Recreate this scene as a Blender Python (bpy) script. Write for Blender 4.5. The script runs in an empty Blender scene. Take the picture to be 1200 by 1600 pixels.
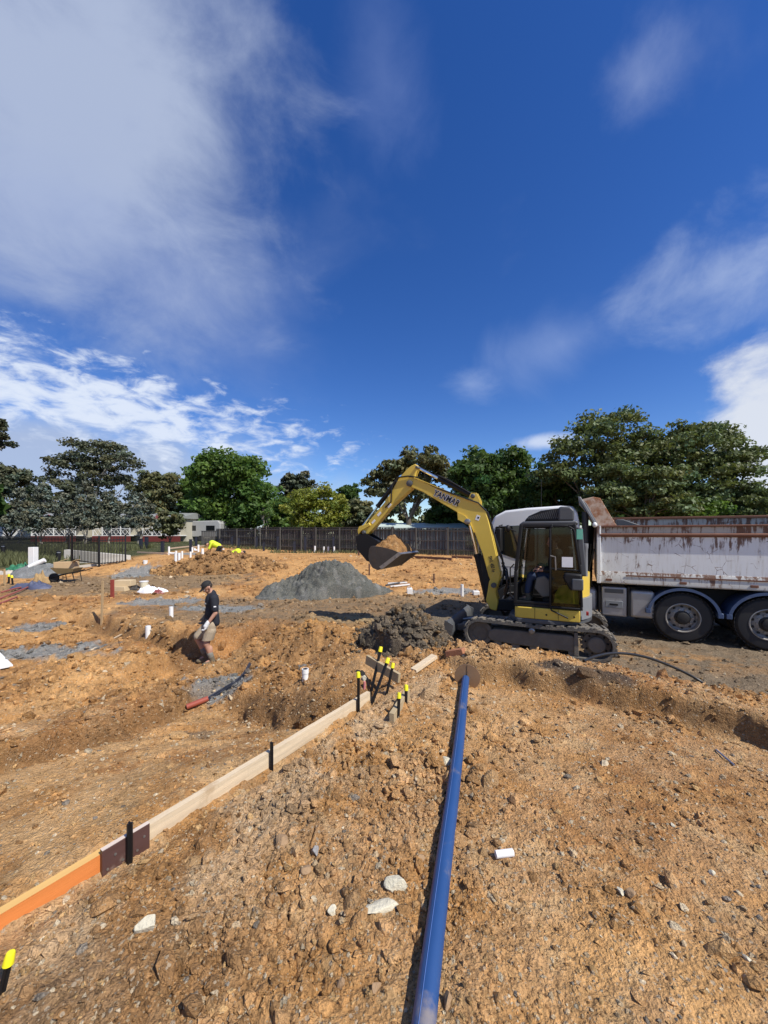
import bpy, bmesh, math, random
import numpy as np
from mathutils import Vector, Matrix, Quaternion

random.seed(7)
RNG = np.random.default_rng(11)
SC = bpy.context.scene
C = SC.collection
rad = math.radians

# ------------------------------------------------------------------ camera, world, sun, exposure
EYE = 1.6          # camera height above the near ground (m)
FPX = 600.0        # focal length in photograph pixels
HZ = 834.0         # horizon row in the photograph
cam = bpy.data.cameras.new('camera')
cam.sensor_fit = 'VERTICAL'; cam.sensor_height = 32.0
cam.lens = FPX / 1600 * 32; cam.shift_y = (HZ - 800) / 1600
cam.clip_start = 0.05; cam.clip_end = 3000
camo = bpy.data.objects.new('camera', cam); C.objects.link(camo)
camo.location = (0, 0, EYE); camo.rotation_euler = (rad(90), 0, 0)
SC.camera = camo

SUN_EL = rad(50); SUN_AZ = rad(-37)        # azimuth of the sun measured from +X
sdir = Vector((math.cos(SUN_EL) * math.cos(SUN_AZ), math.cos(SUN_EL) * math.sin(SUN_AZ), math.sin(SUN_EL)))
sun = bpy.data.lights.new('sun', 'SUN'); sun.energy = 5.0; sun.angle = rad(0.53); sun.color = (1.0, 0.95, 0.87)
suno = bpy.data.objects.new('sun', sun); C.objects.link(suno)
suno.rotation_euler = sdir.to_track_quat('Z', 'Y').to_euler()

SC.view_settings.view_transform = 'Standard'; SC.view_settings.look = 'None'
SC.view_settings.exposure = 0.16; SC.view_settings.gamma = 1.0; SC.view_settings.use_curve_mapping = False
SC.cycles.max_bounces = 6; SC.cycles.diffuse_bounces = 3; SC.cycles.transparent_max_bounces = 12
SC.cycles.use_denoising = True


class NT:
    """small helper for node graphs"""
    def __init__(s, tree): s.t = tree; s.n = tree.nodes; s.l = tree.links
    def node(s, typ, **kw):
        n = s.n.new(typ)
        for k, v in kw.items():
            if k.startswith('i_'):
                key = k[2:].replace('_', ' ')
                s.set(n.inputs[key], v)
            else: setattr(n, k, v)
        return n
    def set(s, inp, v):
        if isinstance(v, bpy.types.NodeSocket): s.l.new(v, inp)
        else: inp.default_value = v
    def m(s, op, a, b=0.0, c=None, clamp=False):
        n = s.n.new('ShaderNodeMath'); n.operation = op; n.use_clamp = clamp
        s.set(n.inputs[0], a); s.set(n.inputs[1], b)
        if c is not None: s.set(n.inputs[2], c)
        return n.outputs[0]
    def mix(s, f, a, b, blend='MIX'):
        n = s.n.new('ShaderNodeMix'); n.data_type = 'RGBA'; n.blend_type = blend; n.clamp_factor = True
        s.set(n.inputs[0], f); s.set(n.inputs[6], a); s.set(n.inputs[7], b)
        return n.outputs[2]
    def ramp(s, f, lo, hi):
        n = s.n.new('ShaderNodeMapRange'); n.interpolation_type = 'SMOOTHSTEP'
        s.set(n.inputs[0], f); n.inputs[1].default_value = lo; n.inputs[2].default_value = hi
        return n.outputs[0]
    def noise(s, vec, scale, detail=4, rough=0.55, dist=0.0):
        n = s.n.new('ShaderNodeTexNoise'); s.set(n.inputs['Vector'], vec); n.inputs['Scale'].default_value = scale
        n.inputs['Detail'].default_value = detail; n.inputs['Roughness'].default_value = rough; n.inputs['Distortion'].default_value = dist
        return n.outputs[0]
    def mapping(s, vec, scale=(1, 1, 1), loc=(0, 0, 0), rot=(0, 0, 0)):
        n = s.n.new('ShaderNodeMapping'); s.set(n.inputs['Vector'], vec)
        n.inputs['Scale'].default_value = scale; n.inputs['Location'].default_value = loc; n.inputs['Rotation'].default_value = rot
        return n.outputs[0]


def azel(u, v):
    return math.atan2(u - 600, 600), math.atan2(HZ - v, math.hypot(600, u - 600))


def build_world():
    w = bpy.data.worlds.new('World'); SC.world = w; w.use_nodes = True
    g = NT(w.node_tree); g.n.clear()
    out = g.node('ShaderNodeOutputWorld'); bg = g.node('ShaderNodeBackground')
    sky = g.node('ShaderNodeTexSky', sky_type='NISHITA', sun_disc=False)
    sky.sun_elevation = SUN_EL; sky.sun_rotation = math.pi / 2 - SUN_AZ
    sky.altitude = 700; sky.air_density = 1.0; sky.dust_density = 0.25; sky.ozone_density = 3.0
    hs = g.node('ShaderNodeHueSaturation'); hs.inputs['Saturation'].default_value = 1.31; hs.inputs['Value'].default_value = SKYV
    hs.inputs['Hue'].default_value = 0.516
    g.l.new(sky.outputs[0], hs.inputs['Color'])
    tc = g.node('ShaderNodeTexCoord'); d = tc.outputs['Generated']
    sp = g.node('ShaderNodeSeparateXYZ'); g.l.new(d, sp.inputs[0])
    x, y, z = sp.outputs
    az = g.m('ARCTAN2', x, y); el = g.m('ARCSINE', z)
    cb = g.node('ShaderNodeCombineXYZ'); g.set(cb.inputs[0], az); g.set(cb.inputs[1], el)
    ae = cb.outputs[0]
    def blob(u, v, u2, v2, minor):
        a0, e0 = azel(u, v); a1, e1 = azel(u2, v2)
        th = math.atan2(e1 - e0, a1 - a0); A = math.hypot(a1 - a0, e1 - e0); B = rad(minor)
        mp = g.mapping(ae, loc=(-a0, -e0, 0))
        mp = g.node('ShaderNodeVectorRotate', rotation_type='Z_AXIS', i_Vector=mp, i_Angle=-th).outputs[0]
        mp = g.mapping(mp, scale=(1 / A, 1 / B, 1))
        ln = g.node('ShaderNodeVectorMath', operation='LENGTH'); g.l.new(mp, ln.inputs[0])
        return g.m('SUBTRACT', 1.0, ln.outputs['Value'])            # 1 in the middle, 0 at the rim, negative outside
    n1 = g.noise(d, 2.6, 9, 0.55, 0.5)
    n2 = g.noise(g.mapping(d, scale=(1, 1, 1.6), loc=(3, 1, 2)), 5.5, 9, 0.6, 0.35)
    nc = g.noise(g.mapping(ae, scale=(1.0, 2.4, 1), rot=(0, 0, rad(-12))), 15, 6, 0.6, 0.35)
    nb = g.noise(g.mapping(ae, scale=(1.0, 1.8, 1), loc=(5, 5, 0)), 6, 6, 0.5, 0.2)
    col = hs.outputs[0]
    def lay(col, al, rgb, var=None):
        c = g.node('ShaderNodeRGB'); c.outputs[0].default_value = (*[k * 10 for k in rgb], 1)
        return g.mix(al, col, c.outputs[0])
    def alpha(mask, noise, k, lo, hi, top=1.0):
        a = g.m('ADD', mask, g.m('MULTIPLY', g.m('SUBTRACT', noise, 0.5), k))
        return g.m('MULTIPLY', g.ramp(a, lo, hi), top)
    # thin cloud everywhere the frame does not look (keeps on as in view)
    gen = g.ramp(n1, 0.56, 0.80)
    col = lay(col, g.m('MULTIPLY', gen, 0.13), (.36, .43, .62))
    behind = g.ramp(y, 0.25, -0.35)
    col = lay(col, g.m('MULTIPLY', behind, g.m('MULTIPLY', g.ramp(n2, 0.42, 0.66), 0.75)), (.48, .54, .66))
    # large soft cloud, upper left
    m1 = blob(110, 150, 470, 60, 26)
    col = lay(col, alpha(m1, n2, 1.3, -0.12, 0.90, 0.86), (.43, .50, .66))
    m1b = blob(230, 420, 560, 560, 13)
    col = lay(col, alpha(m1b, n1, 1.8, 0.05, 1.0, 0.42), (.27, .35, .60))
    m1c = blob(600, 110, 690, 330, 9)
    col = lay(col, alpha(m1c, n2, 1.6, 0.10, 1.4, 0.32), (.22, .30, .58))
    # streak high right
    m4 = blob(1000, 130, 1090, 10, 5.0)
    col = lay(col, alpha(m4, n2, 2.0, 0.05, 1.5, 0.46), (.36, .44, .68))
    # drifting bank on the right
    m3 = blob(1120, 440, 1420, 340, 6.5)
    col = lay(col, alpha(m3, n2, 2.1, -0.05, 1.3, 0.66), (.44, .53, .74))
    m3b = blob(880, 535, 1060, 470, 5.5)
    col = lay(col, alpha(m3b, n1, 2.2, -0.1, 1.2, 0.42), (.36, .46, .73))
    m3c = blob(735, 600, 800, 612, 3.0)
    col = lay(col, alpha(m3c, n2, 1.8, 0.05, 1.0, 0.40), (.40, .50, .75))
    # low grey band and the cellular sheet, left
    mh = blob(120, 745, 640, 790, 9)
    col = lay(col, alpha(mh, nb, 1.0, 0.0, 0.65, 0.90), (.38, .46, .64))
    m2 = blob(180, 640, 600, 715, 6.6)
    col = lay(col, alpha(m2, nc, 2.9, 0.12, 1.05, 0.92), (.68, .75, .88))
    m2b = blob(30, 600, 330, 640, 4.5)
    col = lay(col, alpha(m2b, nc, 2.6, 0.15, 1.1, 0.75), (.66, .73, .86))
    # bright cumulus low on the right
    m5 = blob(1235, 680, 1400, 610, 13)
    col = lay(col, alpha(m5, n2, 1.3, 0.10, 0.55, 0.95), (.66, .70, .78))
    m6 = blob(850, 690, 940, 683, 1.6)
    col = lay(col, alpha(m6, n2, 1.6, 0.0, 0.8, 0.8), (.62, .69, .84))
    g.l.new(col, bg.inputs[0]); bg.inputs[1].default_value = 0.10
    g.l.new(bg.outputs[0], out.inputs[0])


SKYV = 1.28
build_world()

# ------------------------------------------------------------------ photograph pixel helpers
def at(u, v, Y):
    return Vector(((u - 600) / FPX * Y, Y, EYE - (v - HZ) / FPX * Y))


def pz(u, v, z):
    Y = FPX * (EYE - z) / (v - HZ)
    return Vector(((u - 600) / FPX * Y, Y, z))


# ------------------------------------------------------------------ vectorised noise
def _h(ix, iy, s):
    n = (ix.astype(np.int64) * 374761393 + iy.astype(np.int64) * 668265263 + int(s) * 1442695041) & 0x7fffffff
    n = ((n ^ (n >> 13)) * 1274126177) & 0x7fffffff
    n = ((n ^ (n >> 16)) * 2246822519) & 0x7fffffff
    return ((n ^ (n >> 15)) & 0xffffff) / float(0x1000000)


def vn(x, y, s=0):
    ix = np.floor(x); iy = np.floor(y); fx = x - ix; fy = y - iy
    a = fx * fx * fx * (fx * (fx * 6 - 15) + 10); b = fy * fy * fy * (fy * (fy * 6 - 15) + 10)
    def gr(i, j, dx, dy):
        t = _h(i, j, s) * 2 * np.pi
        return np.cos(t) * dx + np.sin(t) * dy
    v00 = gr(ix, iy, fx, fy); v10 = gr(ix + 1, iy, fx - 1, fy); v01 = gr(ix, iy + 1, fx, fy - 1); v11 = gr(ix + 1, iy + 1, fx - 1, fy - 1)
    return (v00 * (1 - a) + v10 * a) * (1 - b) + (v01 * (1 - a) + v11 * a) * b


def fbm(x, y, oct=4, s=0, gain=0.5):
    t = 0; a = 1.0; f = 1.0
    for i in range(oct):
        t = t + a * vn(x * f + 17.3 * i, y * f - 9.1 * i, s + i); a *= gain; f *= 2.03
    return t


def lumps(x, y, cell, s, dens=0.8):
    """rounded clods of random size, one per jittered cell; 0..~0.6 in cell units"""
    x = x / cell; y = y / cell
    ix = np.floor(x); iy = np.floor(y); best = np.zeros_like(x)
    for di in (-1, 0, 1):
        for dj in (-1, 0, 1):
            i = ix + di; j = iy + dj
            px = i + 0.15 + 0.7 * _h(i, j, s); py = j + 0.15 + 0.7 * _h(i, j, s + 1)
            r = 0.18 + 0.42 * _h(i, j, s + 2) ** 1.5
            on = _h(i, j, s + 3) < dens
            e = 0.6 + 0.8 * _h(i, j, s + 4)
            dx = (x - px) * e; dy = (y - py) / e
            q = np.where(on, r * r - dx * dx - dy * dy, 0)
            best = np.maximum(best, np.sqrt(np.maximum(q, 0)))
    return best


def sst(a, b, x):
    t = np.clip((x - a) / (b - a), 0, 1); return t * t * (3 - 2 * t)


def segd(x, y, pts):
    """distance to a polyline"""
    d = np.full_like(x, 1e9)
    for (x0, y0), (x1, y1) in zip(pts[:-1], pts[1:]):
        vx, vy = x1 - x0, y1 - y0; L = vx * vx + vy * vy
        t = np.clip(((x - x0) * vx + (y - y0) * vy) / L, 0, 1)
        d = np.minimum(d, np.hypot(x - x0 - t * vx, y - y0 - t * vy))
    return d


def ell(x, y, cx, cy, rx, ry, a=0.0):
    c, s = math.cos(a), math.sin(a); dx = x - cx; dy = y - cy
    return np.hypot((dx * c + dy * s) / rx, (-dx * s + dy * c) / ry)


# board line (formwork) : A + t*(.552,.834)
BA = Vector((-1.577, 1.577)); BB = Vector((-0.168, 3.73)); BD = (BB - BA).normalized(); BN = Vector((-BD.y, BD.x))
PIPE = [(-0.05, 0.6), (0.885, 4.14)]
MANX, MANY = (331 - 600) / FPX * 7.75 + 0.05, 7.75
EXC = Vector((3.22, 8.04, -0.66)); TRK = Vector((6.15, 7.9, -0.64))
TF = Vector((-0.888, 0.459)); TL = Vector((-0.459, -0.888))
CREST = [(0.3, 5.0), (0.95, 4.85), (1.9, 4.55), (2.6, 4.1), (3.45, 3.55), (5.2, 2.2)]
TOE = [(0.75, 4.55), (1.05, 4.35), (1.9, 3.95), (2.35, 3.62), (2.94, 2.95), (3.9, 1.8)]
TRENCH = [(-8.2, 10.3), (-6.3, 9.0), (-5.0, 8.3), (-3.9, 7.7), (-3.1, 7.1)]
SCY = (1.6, 2.6, 3.23, 3.68, 4.05, 4.88, 5.6, 6.4); SCX = (-4.2, -3.5, -3.23, -3.07, -2.84, -2.52, -2.3, -2.2)
S2X = (-2.1, -1.6, -1.09, -0.71, -0.4, 0.0); S2Y = (4.95, 4.5, 4.1, 3.92, 3.88, 4.0)
TX = (0.4, 0.75, 1.05, 1.9, 2.35, 2.94, 3.9); TY = (4.75, 4.55, 4.35, 3.95, 3.62, 2.95, 1.8)


def base_z(x, y):
    db = (x - BA.x) * BN.x + (y - BA.y) * BN.y                # >0 left of the boards
    al = (x - BA.x) * BD.x + (y - BA.y) * BD.y
    # near bench -> middle dip -> far pad
    edge = 4.75 + 0.35 * vn(x * 0.7, y * 0.3, 5) - 0.32 * np.clip(x - 0.8, 0, 6) + 0.45 * np.clip(-x - 0.2, 0, 1)
    right = -0.64 * sst(0.0, 1.2, y - edge)
    left = -0.10 - 0.14 * sst(0.0, 1.6, db) - 0.42 * sst(2.6, 5.6, y + 0.25 * np.clip(db, 0, 8)) 
    left = np.maximum(left, -0.66)
    wl = sst(-0.02, 0.16, db) * sst(3.4, 2.2, al) 
    wl = np.maximum(wl, sst(0.2, 1.5, db) * sst(0.3, 1.8, db))
    z = right * (1 - wl) + left * wl
    z = z + 0.74 * sst(12.5, 23.5, y + 0.12 * x * (x > 0)) * (1 - 0.55 * sst(-6, -13, x) * sst(26, 17, y))
    z = z + 0.55 * sst(-6, -18, x) * sst(24, 42, y) + 0.9 * sst(40, 120, y)
    z = z + 0.35 * sst(-1, -6, x) * 0
    # berm along the right
    dc = segd(x, y, CREST); dt = segd(x, y, TOE)
    z = z + 0.10 * np.exp(-(dc / 0.34) ** 2) * (0.75 + 0.5 * vn(x * 2.3, y * 2.3, 31))
    st = y - np.interp(x, TX, TY) + 0.24 * vn(x * 2.6, y * 2.6, 33) + 0.03 * vn(x * 7, y * 7, 34)
    mk = sst(0.55, 1.05, x) * sst(4.6, 3.6, x)
    z = z + mk * (0.14 * sst(-0.05, 0.20, st) * sst(1.1, 0.35, st) - 0.075 * sst(-0.55, -0.03, st) * sst(0.08, 0.0, st))
    # groove under / beside the boards
    z = z - np.exp(-((db + 0.075) / 0.065) ** 2) * (0.045 * sst(-0.5, 0.2, al) * sst(2.7, 2.4, al) + 0.075 * sst(0.9, 1.5, al) * sst(2.9, 2.3, al))
    z = z - 0.09 * np.exp(-((db - 0.16) / 0.10) ** 2) * sst(-1, -0.4, al) * sst(2.4, 1.9, al)
    # service trench where the man walks
    tr = segd(x, y, TRENCH)
    z = z - 0.36 * sst(0.52, 0.22, tr + 0.12 * vn(x * 2, y * 2, 44))
    z = z + 0.12 * np.exp(-((tr - 0.75) / 0.25) ** 2) * (0.5 + vn(x * 1.5, y * 1.5, 41))
    ls = np.interp(y, SCY, SCX) - x + 0.24 * vn(x * 1.7, y * 1.7, 8) + 0.08 * vn(x * 6, y * 6, 18)
    z = z + sst(6.2, 4.8, y) * sst(1.4, 2.2, y) * (0.20 * sst(-0.03, 0.20, ls) * sst(1.8, 0.5, ls) - 0.05 * sst(-0.3, -0.02, ls) * sst(0.06, 0.0, ls))
    s2 = y - np.interp(x, S2X, S2Y) + 0.22 * vn(x * 2.4, y * 2.4, 28)
    m2_ = sst(-2.2, -1.7, x) * sst(0.1, -0.35, x)
    z = z + m2_ * (0.15 * sst(-0.05, 0.26, s2) * sst(1.6, 0.5, s2) - 0.06 * sst(-0.35, -0.02, s2) * sst(0.06, 0.0, s2))
    # brown spoil ridge in the middle
    z = z + 0.50 * np.exp(-ell(x, y, -1.15, 7.5, 1.25, 0.7, -0.15) ** 2) + 0.24 * np.exp(-ell(x, y, -0.15, 6.05, 1.1, 0.55, 0.3) ** 2)
    z = z + 0.22 * np.exp(-ell(x, y, -1.3, 5.4, 0.9, 0.5, 0.2) ** 2)
    z = z + 0.16 * np.exp(-ell(x, y, -2.3, 9.2, 1.6, 0.6, 0.2) ** 2)
    # far left mounds
    z = z + 0.45 * np.exp(-ell(x, y, -13.0, 21.0, 2.6, 1.2, 0.2) ** 2)
    z = z + 0.25 * np.exp(-ell(x, y, -11.5, 9.5, 2.0, 0.8, 0.4) ** 2)
    return z


def flatm(x, y):
    """1 where plant and wheels have packed the ground"""
    e = ell(x, y, EXC.x, EXC.y, 2.1, 1.7, rad(-25)); t = ell(x, y, TRK.x + 0.4, TRK.y + 0.6, 4.6, 1.9, rad(-27))
    f = np.maximum(sst(1.25, 0.9, e), sst(1.2, 0.9, t))
    road = sst(0.7, 1.4, segd(x, y, CREST)) * (x > 0.8) * sst(4.0, 5.2, y + 0.45 * x) * sst(13, 10, y)
    return np.maximum(f, road * 0.8)


def rough_m(x, y):
    r = 0.26 + 0.0 * x
    r = r + 0.65 * sst(0.3, 1.0, y - 4.2) * sst(11, 8, y) * (x < 1.2)
    r = r + 0.50 * np.exp(-ell(x, y, -0.05, 2.7, 0.55, 1.0, -0.5) ** 2) + 0.55 * np.exp(-ell(x, y, -0.45, 1.55, 0.35, 0.5, 0.2) ** 2)
    r = r + 0.45 * np.exp(-(segd(x, y, CREST) / 0.45) ** 2)
    r = r + 0.30 * sst(0.05, 0.2, fbm(x * 0.8, y * 0.8, 3, 61))
    r = r - 0.22 * np.exp(-ell(x, y, 1.6, 2.2, 1.4, 1.3, 0) ** 2)
    r = r + 0.25 * sst(9, 12, y) * sst(28, 20, y)
    db = (x - BA.x) * BN.x + (y - BA.y) * BN.y
    pad = sst(0.2, 0.5, db) * sst(-0.1, 0.15, x - np.interp(y, SCY, SCX)) * sst(0.0, -0.2, y - np.interp(x, S2X, S2Y)) * sst(5.2, 4.4, y)
    r = r * (1 - 0.85 * pad)
    r = r * (0.55 + 0.75 * sst(-0.15, 0.25, fbm(x * 0.9 + 4, y * 0.9, 3, 66)))
    return np.clip(r, 0.05, 1.1) * (1 - 0.85 * flatm(x, y))


def H(x, y):
    x = np.asarray(x, float); y = np.asarray(y, float)
    f = flatm(x, y); z = base_z(x, y)
    z = z * (1 - f) + np.where(f > 0, -0.65, 0) * f
    far = sst(60, 25, y)
    rr = rough_m(x, y); R = np.hypot(x, y)
    wx = x + 0.10 * vn(x * 3, y * 3, 71); wy = y + 0.10 * vn(x * 3 + 9, y * 3, 72)
    z = z + far * (0.07 * rr * fbm(x * 1.3, y * 1.3, 3, 2) + 0.020 * fbm(x * 4.7, y * 4.7, 3, 3))
    nr = 0.30 + 0.70 * sst(1.6, 4.6, R)
    z = z + rr * nr * (0.12 * lumps(wx, wy, 0.36, 20, 0.55) * sst(40, 14, R) + 0.10 * lumps(wx, wy, 0.16, 25, 0.65) * sst(22, 9, R))
    sa = x * 0.93 + y * 0.37; ca = -x * 0.37 + y * 0.93
    z = z + 0.13 * np.abs(fbm(sa * 0.7, ca * 3.2, 4, 111)) * sst(-0.8, -2.0, x) * sst(3.0, 4.2, y) * sst(11, 8, y)
    z = z + (0.16 + 0.84 * rr) * (0.038 * lumps(wx + 3, wy, 0.066, 30, 0.6) * sst(12, 5, R) + 0.020 * lumps(wx, wy + 5, 0.030, 35, 0.6) * sst(6, 2.6, R))
    z = z + (0.2 + rr) * 0.012 * fbm(x * 19, y * 19, 3, 9) * sst(14, 5, R)
    # creased furrows, thin dark gaps between the clods
    cr = np.abs(fbm(wx * 3.1, wy * 3.1, 3, 81))
    z = z - np.clip(rr - 0.35, 0, 1) * 0.07 * sst(0.05, 0.0, cr) * sst(30, 12, R)
    pit = sst(1.25, 0.75, ell(x, y, MANX - 0.02, MANY - 0.62, 0.60, 1.35, -0.25)); z = z * (1 - pit) + (-1.015 + 0.02 * fbm(x * 9, y * 9, 3, 96)) * pit
    wp = sst(0.13, 0.06, segd(x, y, PIPE)); z = z * (1 - wp) + (base_z(x, y) + 0.008 * fbm(x * 6, y * 6, 2, 97)) * wp
    # worn wheel ruts on the haul road
    ru = (x - TRK.x) * TL.x + (y - TRK.y) * TL.y
    z = z + f * 0.018 * (fbm(x * 3, y * 3, 3, 91) + 0.6 * np.sin(ru * 9) * vn(x, y, 92)) + f * 0.012 * lumps(x, y, 0.09, 95, 0.3)
    return z


_YS = np.geomspace(0.7, 140, 5000)
def G(u, v):
    """where the sight line of a photograph pixel meets the ground"""
    xs = (u - 600) / FPX * _YS; zs = EYE - (v - HZ) / FPX * _YS
    k = np.argmax(zs <= H(xs, _YS))
    return Vector((xs[k], _YS[k], zs[k]))


def gz(x, y):
    return float(H(np.array([x]), np.array([y]))[0])

# ------------------------------------------------------------------ materials
MATS = {}
def mat(name, rgb, rough=0.6, metal=0.0, var=0.18, scale=6.0, bump=0.0, bscale=40.0, dirt=0.0, dcol=(0.30, 0.18, 0.08), spec=0.5, stretch=(1, 1, 1), coat=0.0):
    if name in MATS: return MATS[name]
    m = bpy.data.materials.new(name); m.use_nodes = True; g = NT(m.node_tree)
    b = m.node_tree.nodes['Principled BSDF']
    tc = g.node('ShaderNodeTexCoord'); v = g.mapping(tc.outputs['Object'], scale=stretch)
    n = g.noise(v, scale, 6, 0.6)
    k = g.m('ADD', 1.0 - var, g.m('MULTIPLY', n, 2 * var))
    base = g.node('ShaderNodeRGB'); base.outputs[0].default_value = (*rgb, 1)
    vm = g.node('ShaderNodeVectorMath', operation='SCALE'); g.l.new(base.outputs[0], vm.inputs[0]); g.set(vm.inputs['Scale'], k)
    col = vm.outputs[0]
    rs = g.m('ADD', rough - 0.1, g.m('MULTIPLY', n, 0.2))
    if dirt > 0:
        n2 = g.noise(tc.outputs['Object'], scale * 0.7 + 1.3, 8, 0.68, 0.3)
        f = g.m('MULTIPLY', g.ramp(n2, 0.66 - 0.28 * dirt, 0.80 - 0.20 * dirt), min(0.9, 0.45 + dirt * 0.5))
        col = g.mix(f, col, (*dcol, 1)); rs = g.m('ADD', rs, g.m('MULTIPLY', f, 0.35))
    g.l.new(col, b.inputs['Base Color']); g.l.new(rs, b.inputs['Roughness'])
    b.inputs['Metallic'].default_value = metal; b.inputs['Specular IOR Level'].default_value = spec
    b.inputs['Coat Weight'].default_value = coat
    if bump > 0:
        bn = g.node('ShaderNodeBump'); bn.inputs['Strength'].default_value = bump; bn.inputs['Distance'].default_value = 0.02
        g.l.new(g.noise(v, bscale, 6, 0.65), bn.inputs['Height']); g.l.new(bn.outputs[0], b.inputs['Normal'])
    MATS[name] = m
    return m


def soil_mat(name, pebble=True, wet=0.0):
    m = bpy.data.materials.new(name); m.use_nodes = True; g = NT(m.node_tree)
    b = m.node_tree.nodes['Principled BSDF']
    at_ = g.node('ShaderNodeAttribute', attribute_name='Col')
    ge = g.node('ShaderNodeNewGeometry'); p = ge.outputs['Position']
    n1 = g.noise(p, 3.2, 8, 0.62); n2 = g.noise(p, 26, 6, 0.65); n3 = g.noise(p, 110, 4, 0.6)
    k = g.m('ADD', g.m('MULTIPLY', n1, 0.55), g.m('ADD', g.m('MULTIPLY', n2, 0.8), g.m('MULTIPLY', n3, 0.6)))
    k = g.m('MINIMUM', g.m('MAXIMUM', g.m('ADD', g.m('MULTIPLY', g.m('SUBTRACT', k, 0.975), 2.0), 1.0), 0.5), 1.5)
    vm = g.node('ShaderNodeVectorMath', operation='SCALE'); g.l.new(at_.outputs['Color'], vm.inputs[0]); g.set(vm.inputs['Scale'], k)
    col = vm.outputs[0]
    # pale grit and dark crumbs with their own shapes
    for sc_, lo, c, amt in ((55, 0.92, (0.50, 0.41, 0.29, 1), 0.7), (120, 0.90, (0.46, 0.37, 0.25, 1), 0.6), (75, 0.94, (0.16, 0.10, 0.05, 1), 0.4)):
        vo = g.node('ShaderNodeTexVoronoi', i_Vector=p, i_Scale=float(sc_)); vo.inputs['Randomness'].default_value = 1.0
        se = g.node('ShaderNodeSeparateColor'); g.l.new(vo.outputs['Color'], se.inputs[0])
        f = g.m('MULTIPLY', g.m('GREATER_THAN', se.outputs[0], lo), g.m('LESS_THAN', vo.outputs['Distance'], 0.42))
        col = g.mix(g.m('MULTIPLY', f, amt), col, c)
    g.l.new(col, b.inputs['Base Color'])
    b.inputs['Roughness'].default_value = 0.95; b.inputs['Specular IOR Level'].default_value = 0.15
    vb = g.node('ShaderNodeTexVoronoi', i_Vector=p, i_Scale=70.0)
    hgt = g.m('ADD', g.m('MULTIPLY', n2, 1.2), g.m('ADD', g.m('MULTIPLY', n3, 0.55), g.m('MULTIPLY', vb.outputs['Distance'], -0.35)))
    bn = g.node('ShaderNodeBump'); bn.inputs['Strength'].default_value = 1.0; bn.inputs['Distance'].default_value = 0.03
    g.l.new(hgt, bn.inputs['Height']); g.l.new(bn.outputs[0], b.inputs['Normal'])
    return m


def glass_mat(name, tint, clear=0.85):
    m = bpy.data.materials.new(name); m.use_nodes = True; g = NT(m.node_tree); g.n.clear()
    o = g.node('ShaderNodeOutputMaterial'); t = g.node('ShaderNodeBsdfTransparent'); gl = g.node('ShaderNodeBsdfGlossy')
    t.inputs[0].default_value = (*tint, 1); gl.inputs['Roughness'].default_value = 0.04
    fr = g.node('ShaderNodeFresnel'); fr.inputs[0].default_value = 1.5
    f = g.m('ADD', g.m('MULTIPLY', fr.outputs[0], 0.9), 1 - clear - 0.1 if clear < 0.9 else 0.0, clamp=True)
    mx = g.node('ShaderNodeMixShader'); g.set(mx.inputs[0], f); g.l.new(t.outputs[0], mx.inputs[1]); g.l.new(gl.outputs[0], mx.inputs[2])
    g.l.new(mx.outputs[0], o.inputs[0])
    return m


def leaf_mat(name, rgb, trans=0.42, var=0.5):
    m = bpy.data.materials.new(name); m.use_nodes = True; g = NT(m.node_tree); g.n.clear()
    o = g.node('ShaderNodeOutputMaterial'); a = g.node('ShaderNodeAttribute', attribute_name='Col')
    d = g.node('ShaderNodeBsdfPrincipled'); d.inputs['Roughness'].default_value = 0.55; d.inputs['Specular IOR Level'].default_value = 0.35
    t = g.node('ShaderNodeBsdfTranslucent')
    base = g.node('ShaderNodeRGB'); base.outputs[0].default_value = (*rgb, 1)
    c = g.mix(1.0, base.outputs[0], a.outputs['Color'], 'MULTIPLY')
    g.l.new(c, d.inputs['Base Color']); g.l.new(g.mix(0.4, c, (rgb[0] * 1.5, rgb[1] * 1.5, rgb[2] * 0.7, 1)), t.inputs[0])
    mx = g.node('ShaderNodeMixShader'); mx.inputs[0].default_value = trans
    g.l.new(d.outputs[0], mx.inputs[1]); g.l.new(t.outputs[0], mx.inputs[2]); g.l.new(mx.outputs[0], o.inputs[0])
    return m

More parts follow.
